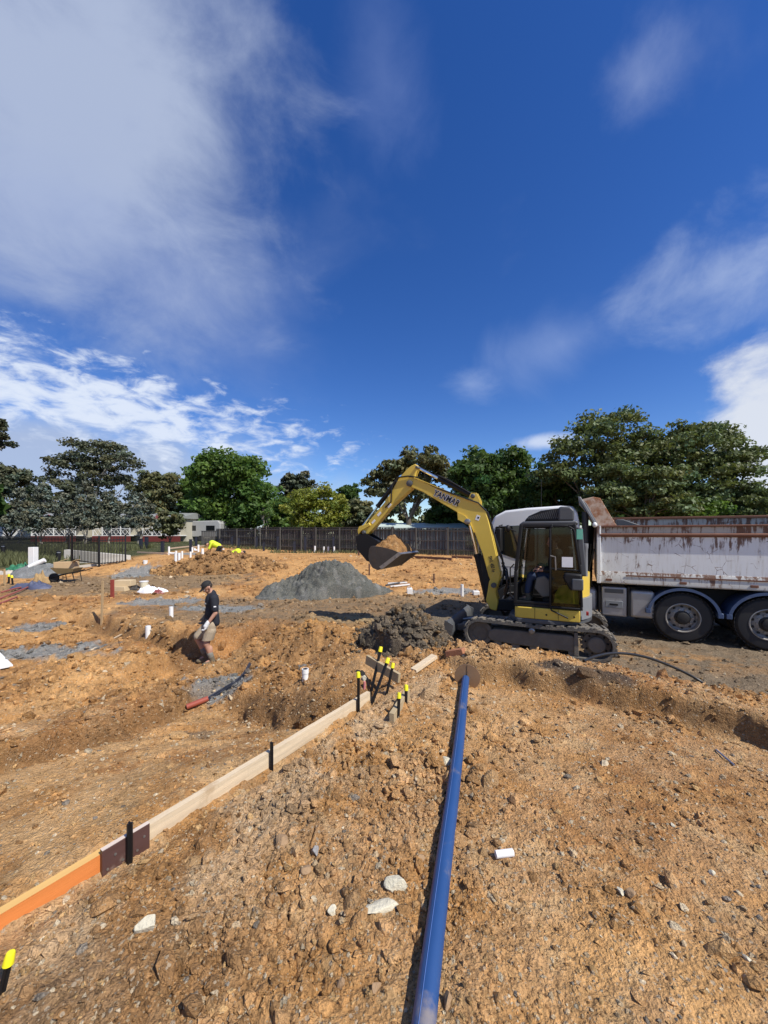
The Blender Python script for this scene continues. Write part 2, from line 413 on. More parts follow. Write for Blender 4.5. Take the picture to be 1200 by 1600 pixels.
# ------------------------------------------------------------------ mesh builder
class MB:
    def __init__(s): s.v = []; s.f = []
    def add(s, vs, fs):
        k = len(s.v); s.v += [tuple(p) for p in vs]; s.f += [tuple(i + k for i in f) for f in fs]; return s
    def box(s, c, d, rot=None):
        x, y, z = d[0] / 2, d[1] / 2, d[2] / 2
        vs = [Vector((a * x, b * y, e * z)) for e in (-1, 1) for b in (-1, 1) for a in (-1, 1)]
        if rot is not None: vs = [rot @ p for p in vs]
        c = Vector(c)
        return s.add([c + p for p in vs], [(0, 2, 3, 1), (4, 5, 7, 6), (0, 1, 5, 4), (2, 6, 7, 3), (0, 4, 6, 2), (1, 3, 7, 5)])
    def span(s, a, b):
        return s.box([(p + q) / 2 for p, q in zip(a, b)], [abs(q - p) for p, q in zip(a, b)])
    def bar(s, p, q, w, h, up=(0, 0, 1)):
        p = Vector(p); q = Vector(q); d = q - p; L = d.length; d.normalize(); up = Vector(up)
        if abs(d.dot(up)) > 0.98: up = Vector((1, 0, 0))
        y = up.cross(d).normalized(); z = d.cross(y)
        return s.box((p + q) / 2, (L, w, h), Matrix((d, y, z)).transposed())
    def tube(s, pts, r, n=10, caps=True):
        pts = [Vector(p) for p in pts]; m = len(pts); rs = r if isinstance(r, (list, tuple)) else [r] * m
        vs = []; ref = None
        for i, p in enumerate(pts):
            t = (pts[min(i + 1, m - 1)] - pts[max(i - 1, 0)]).normalized()
            if ref is None:
                ref = Vector((0, 0, 1)) if abs(t.z) < 0.9 else Vector((1, 0, 0))
            a = (ref - t * ref.dot(t)).normalized(); b = t.cross(a); ref = a
            for k in range(n):
                w = 2 * math.pi * k / n; vs.append(p + (a * math.cos(w) + b * math.sin(w)) * rs[i])
        fs = [(i * n + k, i * n + (k + 1) % n, (i + 1) * n + (k + 1) % n, (i + 1) * n + k) for i in range(m - 1) for k in range(n)]
        if caps: fs += [tuple(range(n - 1, -1, -1)), tuple((m - 1) * n + k for k in range(n))]
        return s.add(vs, fs)
    def prism(s, poly, a, b, plane='xz'):
        """extrude a 2-D outline; plane xz -> along y, xy -> along z, yz -> along x"""
        n = len(poly)
        area = sum(poly[i][0] * poly[(i + 1) % n][1] - poly[(i + 1) % n][0] * poly[i][1] for i in range(n))
        if area < 0: poly = poly[::-1]
        mk = {'xz': lambda p, t: (p[0], t, p[1]), 'xy': lambda p, t: (p[0], p[1], t), 'yz': lambda p, t: (t, p[0], p[1])}[plane]
        vs = [mk(p, a) for p in poly] + [mk(p, b) for p in poly]
        fs = [tuple(range(n)), tuple(range(2 * n - 1, n - 1, -1))] + [(i, i + n, (i + 1) % n + n, (i + 1) % n) for i in range(n)]
        return s.add(vs, fs)
    def lathe(s, prof, c, axis='y', n=28, caps=True):
        """prof: (along axis, radius) list"""
        c = Vector(c); vs = []
        for a, r in prof:
            for k in range(n):
                w = 2 * math.pi * k / n; u, v = r * math.cos(w), r * math.sin(w)
                vs.append(c + Vector({'y': (u, a, v), 'x': (a, u, v), 'z': (u, v, a)}[axis]))
        m = len(prof)
        fs = [(i * n + k, i * n + (k + 1) % n, (i + 1) * n + (k + 1) % n, (i + 1) * n + k) for i in range(m - 1) for k in range(n)]
        if caps: fs += [tuple(range(n)), tuple((m - 1) * n + k for k in range(n))]
        return s.add(vs, fs)
    def ball(s, c, r, n=10, m=6):
        c = Vector(c); r = r if isinstance(r, (tuple, list)) else (r, r, r)
        prof = []
        for i in range(m + 1):
            t = math.pi * i / m; prof.append((-math.cos(t), max(math.sin(t), 0.02)))
        k0 = len(s.v); s.lathe(prof, (0, 0, 0), 'z', n)
        for k in range(k0, len(s.v)):
            p = s.v[k]; s.v[k] = (c.x + p[0] * r[0], c.y + p[1] * r[1], c.z + p[2] * r[2])
        return s
    def xf(s, M):
        s.v = [tuple(M @ Vector(p)) for p in s.v]; return s
    def mesh(s, name, smooth=35, jitter=0):
        me = bpy.data.meshes.new(name); me.from_pydata(s.v, [], s.f)
        bm = bmesh.new(); bm.from_mesh(me)
        bmesh.ops.recalc_face_normals(bm, faces=bm.faces)
        if smooth:
            for f in bm.faces: f.smooth = True
            lim = rad(smooth)
            for e in bm.edges:
                if len(e.link_faces) == 2 and e.calc_face_angle(0) > lim: e.smooth = False
        bm.to_mesh(me); bm.free()
        return me
    def build(s, name, m, parent=None, bevel=0, smooth=35, seg=2):
        me = s.mesh(name, smooth)
        return obj(name, me, m, parent, bevel, seg)


def obj(name, me, m, parent=None, bevel=0, seg=2):
    o = bpy.data.objects.new(name, me)
    if m is not None and not me.materials: me.materials.append(m)
    C.objects.link(o)
    if parent is not None: o.parent = parent
    if bevel:
        b = o.modifiers.new('bevel', 'BEVEL'); b.width = bevel; b.segments = seg; b.limit_method = 'ANGLE'; b.angle_limit = rad(40); b.harden_normals = False
    return o


def tag(o, label, cat=None, group=None, kind=None):
    if label: o['label'] = label
    if cat: o['category'] = cat
    if group: o['group'] = group
    if kind: o['kind'] = kind
    return o


def thing(name, label, cat, loc=(0, 0, 0), rz=0.0, group=None):
    o = bpy.data.objects.new(name, None); C.objects.link(o); o.empty_display_size = 0.1
    o.location = loc; o.rotation_euler = (0, 0, rz)
    return tag(o, label, cat, group)


def text_mesh(txt, size, depth=0.002, offset=0.0, shear=0.0, space=1.0):
    cu = bpy.data.curves.new('lettering', 'FONT'); cu.body = txt; cu.size = size; cu.extrude = depth; cu.offset = offset
    cu.align_x = 'CENTER'; cu.align_y = 'CENTER'; cu.shear = shear; cu.space_character = space
    o = bpy.data.objects.new('tmp_text', cu); C.objects.link(o)
    bpy.context.view_layer.update()
    me = bpy.data.meshes.new_from_object(o.evaluated_get(bpy.context.evaluated_depsgraph_get()))
    bpy.data.objects.remove(o)
    return me

# ------------------------------------------------------------------ ground
def blend(c, w, rgb):
    return c * (1 - w[:, None]) + np.array(rgb)[None, :] * w[:, None]

GRAVEL = []      # bluish gravel patches: centre x, y, radii, angle
for u, v, z, rx, ry, a in ((40, 1022, -0.6, 1.35, 0.55, 0.25), (75, 978, -0.6, 0.9, 0.5, 0.2), (350, 1070, -0.55, 0.46, 0.60, 0.2), (425, 1043, -0.45, 0.66, 0.36, 0.1),
                           (255, 938, -0.6, 1.3, 0.75, 0.1), (350, 948, -0.6, 1.3, 0.55, -0.1), (400, 885, -0.2, 1.0, 1.2, 0.1),
                           (215, 900, -0.5, 1.2, 1.2, 0.0), (700, 925, -0.6, 1.4, 0.6, 0.0), (490, 985, -0.5, 0.45, 0.25, 0), (300, 868, 0, 2.2, 1.2, 0)):
    p = pz(u, v, z); GRAVEL.append((p.x, p.y, rx, ry, a))


def ground_col(x, y):
    n = len(x); a = fbm(x * 0.55, y * 0.55, 4, 101); b = fbm(x * 2.3, y * 2.3, 4, 102); c2 = fbm(x * 7, y * 7, 3, 103)
    c = np.tile(np.array([[0.475, 0.255, 0.096]]), (n, 1))
    c = blend(c, sst(0.0, 0.45, a + 0.5 * b), (0.58, 0.332, 0.134))
    c = blend(c, 0.8 * sst(0.05, 0.5, -a + 0.6 * c2), (0.27, 0.140, 0.055))
    c = blend(c, 0.65 * sst(0.10, 0.45, fbm(x * 0.42 + 11, y * 0.42, 3, 108) + 0.25 * c2), (0.36, 0.170, 0.062))
    near = sst(5.5, 3.5, y)
    c = blend(c, 0.75 * near * sst(-0.35, 0.35, b), (0.51, 0.305, 0.145))
    c = blend(c, 0.5 * near * sst(0.15, 0.45, c2 + b * 0.4), (0.58, 0.39, 0.195))
    # crushed pale rubble beside the boards
    db = (x - BA.x) * BN.x + (y - BA.y) * BN.y
    c = blend(c, 0.65 * np.exp(-((db + 0.42) / 0.30) ** 2) * sst(0.05, 0.3, b + 0.3) * near, (0.52, 0.375, 0.225))
    c = blend(c, 0.45 * np.exp(-((db - 0.40) / 0.30) ** 2) * sst(-0.1, 0.3, b) * near, (0.55, 0.36, 0.18))
    pad = sst(0.2, 0.5, db) * sst(-0.1, 0.15, x - np.interp(y, SCY, SCX)) * sst(0.0, -0.2, y - np.interp(x, S2X, S2Y)) * sst(5.2, 4.4, y)
    c = blend(c, 0.6 * pad * sst(-0.4, 0.2, a + b), (0.58, 0.355, 0.155))
    # dark damp spoil in the middle, orange bank beyond
    w = sst(0.2, 0.9, y - 4.6) * sst(10.5, 8.5, y) * sst(0.8, 0.0, x) * sst(-3.4, -2.2, x)
    c = blend(c, 0.85 * w * sst(-0.5, 0.1, b + 0.4 * c2), (0.225, 0.120, 0.050))
    c = blend(c, 0.8 * sst(13.5, 17, y) * sst(40, 30, y) * sst(-0.3, 0.3, b + a), (0.54, 0.295, 0.108))
    # packed grey-brown working area and haul road
    wk = sst(1.2, 0.75, ell(x, y, -1.2, 11.6, 6.5, 2.6, 0.05) + 0.35 * b) * (0.75 + 0.25 * sst(-0.2, 0.2, c2))
    c = blend(c, 0.8 * wk, (0.175, 0.138, 0.090))
    c = blend(c, 0.75 * sst(1.2, 0.8, ell(x, y, -11.0, 16.5, 5.0, 2.6, 0.1) + 0.4 * b), (0.185, 0.145, 0.092))
    f = flatm(x, y)
    c = blend(c, 0.92 * sst(0.25, 0.7, f + 0.15 * b), (0.185, 0.150, 0.105))
    c = blend(c, 0.85 * sst(0.3, 0.7, f) * np.exp(-ell(x, y, 5.2, 7.0, 1.6, 0.65, rad(-27)) ** 2) * sst(-0.3, 0.2, b + c2), (0.38, 0.21, 0.085))
    c = blend(c, 0.7 * np.exp(-ell(x, y, -1.0, 10.0, 1.1, 0.5, 0) ** 2), (0.40, 0.30, 0.15))
    c = blend(c, 0.8 * np.exp(-ell(x, y, -1.3, 7.8, 1.1, 0.55, -0.15) ** 4) * sst(-0.4, 0.1, b), (0.50, 0.265, 0.09))
    for gx, gy, rx, ry, an in GRAVEL:
        e = ell(x, y, gx, gy, rx, ry, an) + 0.55 * b + 0.3 * c2
        c = blend(c, 0.92 * sst(1.05, 0.75, e), (0.235, 0.245, 0.235))
    # near-black seam in the cut on the right
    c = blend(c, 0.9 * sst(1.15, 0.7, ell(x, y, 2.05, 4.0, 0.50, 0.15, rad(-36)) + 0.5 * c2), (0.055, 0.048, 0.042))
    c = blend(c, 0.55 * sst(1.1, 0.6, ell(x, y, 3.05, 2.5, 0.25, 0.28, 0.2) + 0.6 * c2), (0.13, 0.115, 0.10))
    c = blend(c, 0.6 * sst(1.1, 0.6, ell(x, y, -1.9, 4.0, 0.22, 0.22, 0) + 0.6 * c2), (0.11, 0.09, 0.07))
    # shade painted along the cut bank faces, a damp hollow low left, darker trench
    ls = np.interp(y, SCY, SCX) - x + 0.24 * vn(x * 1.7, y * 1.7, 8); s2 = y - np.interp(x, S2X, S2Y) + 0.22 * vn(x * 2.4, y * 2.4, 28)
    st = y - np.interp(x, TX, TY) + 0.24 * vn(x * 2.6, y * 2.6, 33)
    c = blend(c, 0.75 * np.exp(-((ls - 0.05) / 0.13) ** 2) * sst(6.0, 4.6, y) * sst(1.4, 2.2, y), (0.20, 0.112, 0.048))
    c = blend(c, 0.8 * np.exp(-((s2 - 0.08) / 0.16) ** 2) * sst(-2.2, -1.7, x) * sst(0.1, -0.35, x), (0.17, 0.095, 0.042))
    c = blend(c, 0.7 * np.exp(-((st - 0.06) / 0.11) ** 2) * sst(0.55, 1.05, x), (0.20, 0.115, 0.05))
    c = blend(c, 0.65 * sst(1.1, 0.5, ell(x, y, -0.95, 1.35, 0.55, 0.30, 0.3) + 0.3 * b), (0.29, 0.165, 0.075))
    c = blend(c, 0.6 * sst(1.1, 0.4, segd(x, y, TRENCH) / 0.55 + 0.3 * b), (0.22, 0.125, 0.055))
    # grass beyond the site
    gr = sst(36, 41, y + 6 * a - 0.3 * np.abs(x) * 0) + sst(-15.5, -17.5, x) * sst(19, 21, y)
    fen = sst(0.5, 2.0, y - (29.8 - 0.52 * x)) * (x > -19)
    gr = np.clip(np.maximum(gr, fen), 0, 1)
    g = np.tile(np.array([[0.038, 0.050, 0.018]]), (n, 1)); g = blend(g, sst(-0.2, 0.4, b), (0.070, 0.072, 0.030))
    return c * (1 - gr[:, None]) + g * gr[:, None]


def grid_mesh(name, X, Y, Z, wrap=False, col=None):
    """regular grid (rows x cols) to a mesh with a colour attribute"""
    r, k = X.shape; n = r * k
    me = bpy.data.meshes.new(name); me.vertices.add(n)
    me.vertices.foreach_set('co', np.stack([X, Y, Z], -1).astype(np.float32).ravel())
    i = np.arange(r - 1)[:, None]; j = np.arange(k if wrap else k - 1)[None, :]; j2 = (j + 1) % k
    q = np.stack([i * k + j, i * k + j2, (i + 1) * k + j2, (i + 1) * k + j], -1).reshape(-1, 4)
    set_quads(me, q)
    if col is not None: set_col(me, col)
    return me


def set_quads(me, q, smooth=True):
    nq, s = q.shape
    me.loops.add(nq * s); me.loops.foreach_set('vertex_index', q.astype(np.int32).ravel())
    me.polygons.add(nq); me.polygons.foreach_set('loop_start', (np.arange(nq) * s).astype(np.int32))
    me.polygons.foreach_set('use_smooth', np.full(nq, smooth))
    me.update(calc_edges=True)


def set_col(me, col):
    a = me.color_attributes.new('Col', 'FLOAT_COLOR', 'POINT')
    a.data.foreach_set('color', np.concatenate([col, np.ones((len(col), 1))], 1).astype(np.float32).ravel())


SOIL = soil_mat('site_soil')
def make_ground():
    th = np.concatenate([np.linspace(-57, 57, 940), np.linspace(58, 302, 122)[1:-1]])
    th = np.radians(th)
    lr = np.concatenate([np.linspace(math.log(0.3), math.log(1.15), 14)[:-1], np.arange(math.log(1.15), math.log(4), 0.0040),
                         np.arange(math.log(4), math.log(12), 0.0058), np.arange(math.log(12), math.log(42), 0.0085), np.linspace(math.log(42), math.log(900), 34)])
    R = np.exp(lr)[:, None]
    X = R * np.sin(th)[None, :]; Y = R * np.cos(th)[None, :]
    x = X.ravel(); y = Y.ravel()
    z = H(x, y)
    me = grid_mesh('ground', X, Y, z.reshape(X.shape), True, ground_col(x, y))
    o = obj('ground', me, SOIL); tag(o, 'orange brown churned clay and gravel ground of the building site', None, None, 'structure')
    # small disc that closes the sheet under the viewer
    bm = MB(); k = 40
    bm.add([(0, 0, gz(0, 0))] + [(0.31 * math.sin(w), 0.31 * math.cos(w), gz(0.3 * math.sin(w), 0.3 * math.cos(w)) - 0.002) for w in np.linspace(0, 2 * math.pi, k, endpoint=False)], [(0, i + 1, (i + 1) % k + 1) for i in range(k)])
    d = bm.build('ground_patch', SOIL, o); set_col(d.data, np.tile([[0.37, 0.225, 0.112]], (k + 1, 1)))


make_ground()

# ------------------------------------------------------------------ loose stones and clods
def ico():
    p = (1 + 5 ** 0.5) / 2
    v = np.array([(-1, p, 0), (1, p, 0), (-1, -p, 0), (1, -p, 0), (0, -1, p), (0, 1, p), (0, -1, -p), (0, 1, -p), (p, 0, -1), (p, 0, 1), (-p, 0, -1), (-p, 0, 1)], float)
    f = np.array([(0, 11, 5), (0, 5, 1), (0, 1, 7), (0, 7, 10), (0, 10, 11), (1, 5, 9), (5, 11, 4), (11, 10, 2), (10, 7, 6), (7, 1, 8), (3, 9, 4), (3, 4, 2), (3, 2, 6), (3, 6, 8), (3, 8, 9), (4, 9, 5), (2, 4, 11), (6, 2, 10), (8, 6, 7), (9, 8, 1)])
    return v / np.linalg.norm(v[0]), f
IV, IF = ico()


def rubble(name, P, S, COL, m, flat=0.6, parent=None, jag=0.55):
    """many small angular lumps as one mesh: P centres, S sizes, COL colours"""
    n = len(P)
    V = IV[None] * (1 + jag * (RNG.random((n, 12, 1)) - 0.5))
    V = V * np.stack([0.7 + 0.7 * RNG.random(n), 0.7 + 0.7 * RNG.random(n), flat * (0.6 + 0.7 * RNG.random(n))], -1)[:, None, :]
    t = RNG.normal(0, 0.35, (n, 2)); a = RNG.random(n) * 6.283
    ca, sa = np.cos(a)[:, None], np.sin(a)[:, None]
    x, y, z = V[..., 0], V[..., 1], V[..., 2]
    z2 = z + t[:, :1] * x; x2 = x - t[:, :1] * z
    z3 = z2 + t[:, 1:] * y; y2 = y - t[:, 1:] * z2
    V = np.stack([ca * x2 - sa * y2, sa * x2 + ca * y2, z3], -1) * S[:, None, None] + P[:, None, :]
    me = bpy.data.meshes.new(name); me.vertices.add(n * 12); me.vertices.foreach_set('co', V.astype(np.float32).ravel())
    set_quads(me, (IF[None] + 12 * np.arange(n)[:, None, None]).reshape(-1, 3), False)
    set_col(me, np.repeat(COL, 12, 0))
    return obj(name, me, m, parent)


STONE = soil_mat('loose_stone')
def scatter_rubble():
    # small stones, denser near the viewer
    n = 15000
    R = np.exp(RNG.uniform(math.log(1.1), math.log(9), n)); T = RNG.uniform(-0.95, 0.95, n)
    x, y = R * np.sin(T), R * np.cos(T)
    s = 0.0032 * R ** 0.55 * np.exp(RNG.normal(0, 0.55, n)); s = np.clip(s, 0.0025, 0.030)
    keep = (flatm(x, y) < 0.4) | (RNG.random(n) < 0.3)
    db = (x - BA.x) * BN.x + (y - BA.y) * BN.y
    keep &= ~((np.abs(db - 0.03) < 0.06) & (y < 3.9))
    x, y, s = x[keep], y[keep], s[keep]; n = len(x)
    k = RNG.random(n)[:, None]
    col = np.where(k < 0.42, [[0.54, 0.34, 0.15]], np.where(k < 0.62, [[0.56, 0.46, 0.31]], np.where(k < 0.80, [[0.34, 0.19, 0.08]], np.where(k < 0.93, [[0.50, 0.37, 0.22]], [[0.26, 0.22, 0.17]])))) * (0.75 + 0.5 * RNG.random((n, 1)))
    o = rubble('loose_stones', np.stack([x, y, H(x, y) + s * 0.12], -1), s, col, STONE)
    tag(o, 'small pale and brown stones lying loose on the clay', None, None, 'stuff')
    # clods of clay over the churned areas
    n = 17000
    R = np.exp(RNG.uniform(math.log(1.3), math.log(24), n)); T = RNG.uniform(-0.9, 0.9, n)
    x, y = R * np.sin(T), R * np.cos(T); rr = rough_m(x, y)
    keep = RNG.random(n) < np.clip((rr - 0.22) * 1.6, 0.03, 1); x, y, R = x[keep], y[keep], R[keep]; n = len(x)
    db = (x - BA.x) * BN.x + (y - BA.y) * BN.y
    s = np.clip(0.0085 * R ** 0.60 * np.exp(RNG.normal(0, 0.5, n)), 0.006, 0.085)
    s = np.where((np.abs(db) < 0.18) & (y < 4), np.minimum(s, 0.012), s)
    col = ground_col(x, y) * (0.65 + 0.6 * RNG.random((n, 1)))
    o = rubble('clay_clods', np.stack([x, y, H(x, y) + s * 0.15], -1), s, col, STONE, 0.75)
    tag(o, 'brown broken clay clods strewn over the churned ground', None, None, 'stuff')


scatter_rubble()

def crumbs(name, label, n, r0, r1, size, power, seed):
    """tens of thousands of tiny soil crumbs as eight-faced chips"""
    rg = np.random.default_rng(seed)
    R = np.exp(rg.uniform(math.log(r0), math.log(r1), n)); T = rg.uniform(-0.86, 0.86, n)
    x, y = R * np.sin(T), R * np.cos(T); f = flatm(x, y); rr = rough_m(x, y)
    keep = rg.random(n) < np.where(f > 0.4, 0.30, np.clip(0.06 + 1.3 * rr, 0, 1) * (0.15 + 0.85 * sst(-0.12, 0.2, fbm(x * 1.6, y * 1.6, 3, 67))))
    db = (x - BA.x) * BN.x + (y - BA.y) * BN.y; keep &= ~((np.abs(db - 0.01) < 0.05) & (y < 3.9))
    x, y, R = x[keep], y[keep], R[keep]; n = len(x)
    s = size * R ** power * np.exp(rg.normal(0, 0.45, n))
    O8 = np.array([(1, 0, 0), (-1, 0, 0), (0, 1, 0), (0, -1, 0), (0, 0, 1), (0, 0, -1)], float); F8 = np.array([(0, 2, 4), (2, 1, 4), (1, 3, 4), (3, 0, 4), (2, 0, 5), (1, 2, 5), (3, 1, 5), (0, 3, 5)])
    V = O8[None] * (0.6 + 0.8 * rg.random((n, 6, 1))) + rg.normal(0, 0.16, (n, 6, 3))
    a = rg.random(n) * 6.283; ca, sa = np.cos(a)[:, None], np.sin(a)[:, None]; t = rg.normal(0, 0.5, (n, 1))
    vx, vy, vz = V[..., 0] * (0.8 + 0.7 * rg.random((n, 1))), V[..., 1], V[..., 2] * 0.75
    vx, vz = vx - t * vz, vz + t * vx
    V = np.stack([ca * vx - sa * vy, sa * vx + ca * vy, vz], -1) * s[:, None, None] + np.stack([x, y, H(x, y) + 0.2 * s], -1)[:, None, :]
    k = rg.random((n, 1)); col = ground_col(x, y) * (0.65 + 0.75 * rg.random((n, 1)))
    col = np.where(k < 0.09, np.array([[0.56, 0.45, 0.30]]) * (0.7 + 0.5 * rg.random((n, 1))), np.where(k > 0.94, col * 0.6, col))
    me = bpy.data.meshes.new(name); me.vertices.add(n * 6); me.vertices.foreach_set('co', V.astype(np.float32).ravel())
    set_quads(me, (F8[None] + 6 * np.arange(n)[:, None, None]).reshape(-1, 3), False); set_col(me, np.repeat(col, 6, 0))
    tag(obj(name, me, STONE), label, None, None, 'stuff')

crumbs('soil_crumbs', 'fine soil crumbs and chips covering the near clay', 42000, 1.15, 5.5, 0.0032, 0.75, 5)
crumbs('soil_lumps', 'loose soil lumps covering the middle of the site', 20000, 4.5, 26, 0.0038, 0.78, 6)


def heap(name, label, cx, cy, rx, ry, h, ang, colf, prof, nseg=150, nr=80, lump=None, fine=0.02, seed=0, sink=0.45, cat='heap', m=None, group=None):
    """a mound built as its own mesh, skirted into the ground"""
    t = np.linspace(0, 2 * np.pi, nseg, endpoint=False); r = np.linspace(0.004, 1.0, nr)[:, None]
    wob = 1 + 0.16 * np.sin(2 * t + seed) + 0.10 * np.sin(3 * t + 1.7 * seed) + 0.06 * np.sin(7 * t + seed)
    U = r * np.cos(t) * wob; V = r * np.sin(t) * wob
    c, s = math.cos(ang), math.sin(ang)
    X = cx + c * U * rx - s * V * ry; Y = cy + s * U * rx + c * V * ry
    x, y = X.ravel(), Y.ravel()
    hh = prof(U.ravel(), V.ravel(), np.repeat(r.ravel(), nseg)) * h
    zb = base_z(x, y); f = flatm(x, y); zb = zb * (1 - f) - 0.65 * f
    env = np.clip(1.15 - np.repeat(r.ravel(), nseg) ** 3, 0, 1)
    z = zb + hh - sink * sst(0.86, 1.0, np.repeat(r.ravel(), nseg)) + env * fine * fbm(x * 5, y * 5, 4, 200 + seed)
    if lump:
        wx = x + 0.06 * vn(x * 4, y * 4, 7); wy = y + 0.06 * vn(x * 4 + 5, y * 4, 8)
        for cell, amp in lump: z = z + env * amp * lumps(wx, wy, cell, 210 + seed + int(cell * 100), 0.85)
    o = obj(name, grid_mesh(name, X, Y, z.reshape(X.shape), True, colf(x, y)), m or SOIL)
    return tag(o, label, cat, group)


def colmix(a, b, sc_, seed, c=None):
    def f(x, y):
        n = fbm(x * sc_, y * sc_, 4, seed); r = blend(np.tile(np.array([a]), (len(x), 1)), sst(-0.3, 0.35, n), b)
        if c is not None: r = blend(r, sst(0.15, 0.4, fbm(x * sc_ * 2 + 7, y * sc_ * 2, 3, seed + 3)), c)
        return r
    return f


SAND = mat_sand = soil_mat('damp_grey_sand')
def cone(p=1.0, flat=0.0):
    return lambda u, v, r: np.clip((1 - np.hypot(u, v)) / (1 - flat), 0, 1) ** p

def sand_prof(u, v, r):
    a = np.clip(1 - np.hypot((u - 0.12) / 0.78, v / 0.95), 0, 1); b = 0.62 * np.clip(1 - np.hypot((u + 0.38) / 0.60, (v + 0.05) / 0.75), 0, 1)
    c = 0.36 * np.clip(1 - np.hypot((u - 0.62) / 0.42, (v + 0.1) / 0.7), 0, 1)
    z = np.maximum(np.maximum(np.minimum(a * 1.55, 0.80 + 0.2 * a), b), c)
    z = z + 0.10 * np.exp(-((np.hypot(u, v) - 0.85) / 0.25) ** 2)
    # slumped scarps on the near face
    sc_ = v + 0.30 + 0.16 * np.sin(5 * u + 0.6) + 0.06 * np.sin(17 * u)
    z = z - 0.105 * sst(0.02, -0.03, sc_) * (v < 0.2) * sst(0.75, 0.4, np.abs(u))
    s2 = v + 0.52 + 0.12 * np.sin(4 * u + 2.2) + 0.04 * np.sin(21 * u)
    return z - 0.070 * sst(0.02, -0.02, s2) * sst(0.7, 0.4, np.abs(u))

p0 = at(503, 925, 14.3)
heap('sand_pile', 'large damp dark grey sand pile with slumped near face in mid site', p0.x, 14.3, 2.35, 1.6, 1.10, 0.05,
     colmix((0.108, 0.112, 0.100), (0.140, 0.142, 0.126), 1.2, 301, (0.18, 0.18, 0.165)), sand_prof, 220, 120, ((0.9, 0.10), (0.35, 0.05)), 0.16, 1, m=SAND)
p0 = at(345, 880, 19.6)
ORGH = heap('spoil_heap', 'orange brown clay spoil heap in front of the hi-vis workers', p0.x, 19.6, 3.2, 1.7, 0.74, 0.05,
     colmix((0.36, 0.20, 0.08), (0.24, 0.13, 0.055), 1.6, 311, (0.44, 0.25, 0.10)), cone(0.85, 0.12), 190, 90, ((0.42, 0.30), (0.2, 0.14)), 0.16, 2)
CLAYH = heap('spoil_heap', 'dark grey wet clay spoil heap in front of the dozer blade', 0.50, 6.95, 0.98, 0.90, 0.76, -0.2,
     colmix((0.150, 0.118, 0.082), (0.105, 0.088, 0.066), 2.5, 321, (0.22, 0.14, 0.07)), cone(0.8, 0.1), 220, 130, ((0.24, 0.22), (0.12, 0.16), (0.06, 0.10)), 0.06, 3)
p0 = at(62, 895, 19.0)
heap('gravel_pile', 'low blue-grey gravel pile beside the wheelbarrow', p0.x, 19.0, 1.65, 1.0, 0.62, 0.05,
     colmix((0.17, 0.18, 0.18), (0.22, 0.23, 0.23), 2.0, 331), cone(0.9, 0.05), 110, 50, None, 0.05, 4, m=SAND)
# clods resting on the heaps
from mathutils.bvhtree import BVHTree
def heap_clods(name, label, hp, cx, cy, rx, ry, n, size, colf, lo, hi):
    dg = bpy.context.evaluated_depsgraph_get(); dg.update(); bv = BVHTree.FromObject(hp, dg)
    a = RNG.random(n) * 6.283; r = np.sqrt(RNG.random(n)) * 1.05
    x = cx + rx * r * np.cos(a); y = cy + ry * r * np.sin(a); g_ = H(x, y); hz = []
    for i in range(n):
        h = bv.ray_cast(Vector((x[i], y[i], 5)), Vector((0, 0, -1)))[0]; hz.append(max(h.z if h else -9, g_[i]))
    s = np.clip(size * np.exp(RNG.normal(0, 0.55, n)), lo, hi)
    o = rubble(name, np.stack([x, y, np.array(hz) + s * 0.2], -1), s, colf(x, y) * (0.65 + 0.7 * RNG.random((n, 1))), STONE, 0.85)
    tag(o, label, None, None, 'stuff')
heap_clods('clay_lumps', 'dark wet clay lumps loose over the grey spoil heap', CLAYH, 0.50, 6.95, 1.05, 0.95, 1900, 0.022, colmix((0.150, 0.118, 0.082), (0.10, 0.085, 0.064), 3, 5, (0.24, 0.15, 0.07)), 0.012, 0.085)
heap_clods('heap_lumps', 'orange brown lumps loose over the far spoil heap', ORGH, at(345, 880, 19.6).x, 19.6, 3.3, 1.6, 1500, 0.045, colmix((0.36, 0.20, 0.08), (0.22, 0.12, 0.05), 1.6, 311, (0.46, 0.27, 0.11)), 0.02, 0.13)

# ------------------------------------------------------------------ trees
BARK = mat('bark_grey', (0.13, 0.105, 0.08), 0.9, var=0.35, scale=3, bump=0.5, bscale=12)
BARKP = mat('bark_pale', (0.34, 0.30, 0.24), 0.85, var=0.35, scale=2, bump=0.4, bscale=10)
LEAF = {'green': leaf_mat('leaf_mid_green', (0.095, 0.165, 0.032)), 'dark': leaf_mat('leaf_dark_green', (0.068, 0.122, 0.030)),
        'euc': leaf_mat('leaf_eucalypt', (0.125, 0.132, 0.058), 0.25), 'eucd': leaf_mat('leaf_eucalypt_dark', (0.088, 0.096, 0.052), 0.2),
        'yel': leaf_mat('leaf_yellow_green', (0.210, 0.235, 0.034), 0.4), 'silver': leaf_mat('leaf_silver', (0.125, 0.140, 0.102), 0.2),
        'con': leaf_mat('leaf_conifer', (0.020, 0.036, 0.014), 0.15), 'wattle': leaf_mat('leaf_feathery', (0.115, 0.148, 0.052), 0.3)}


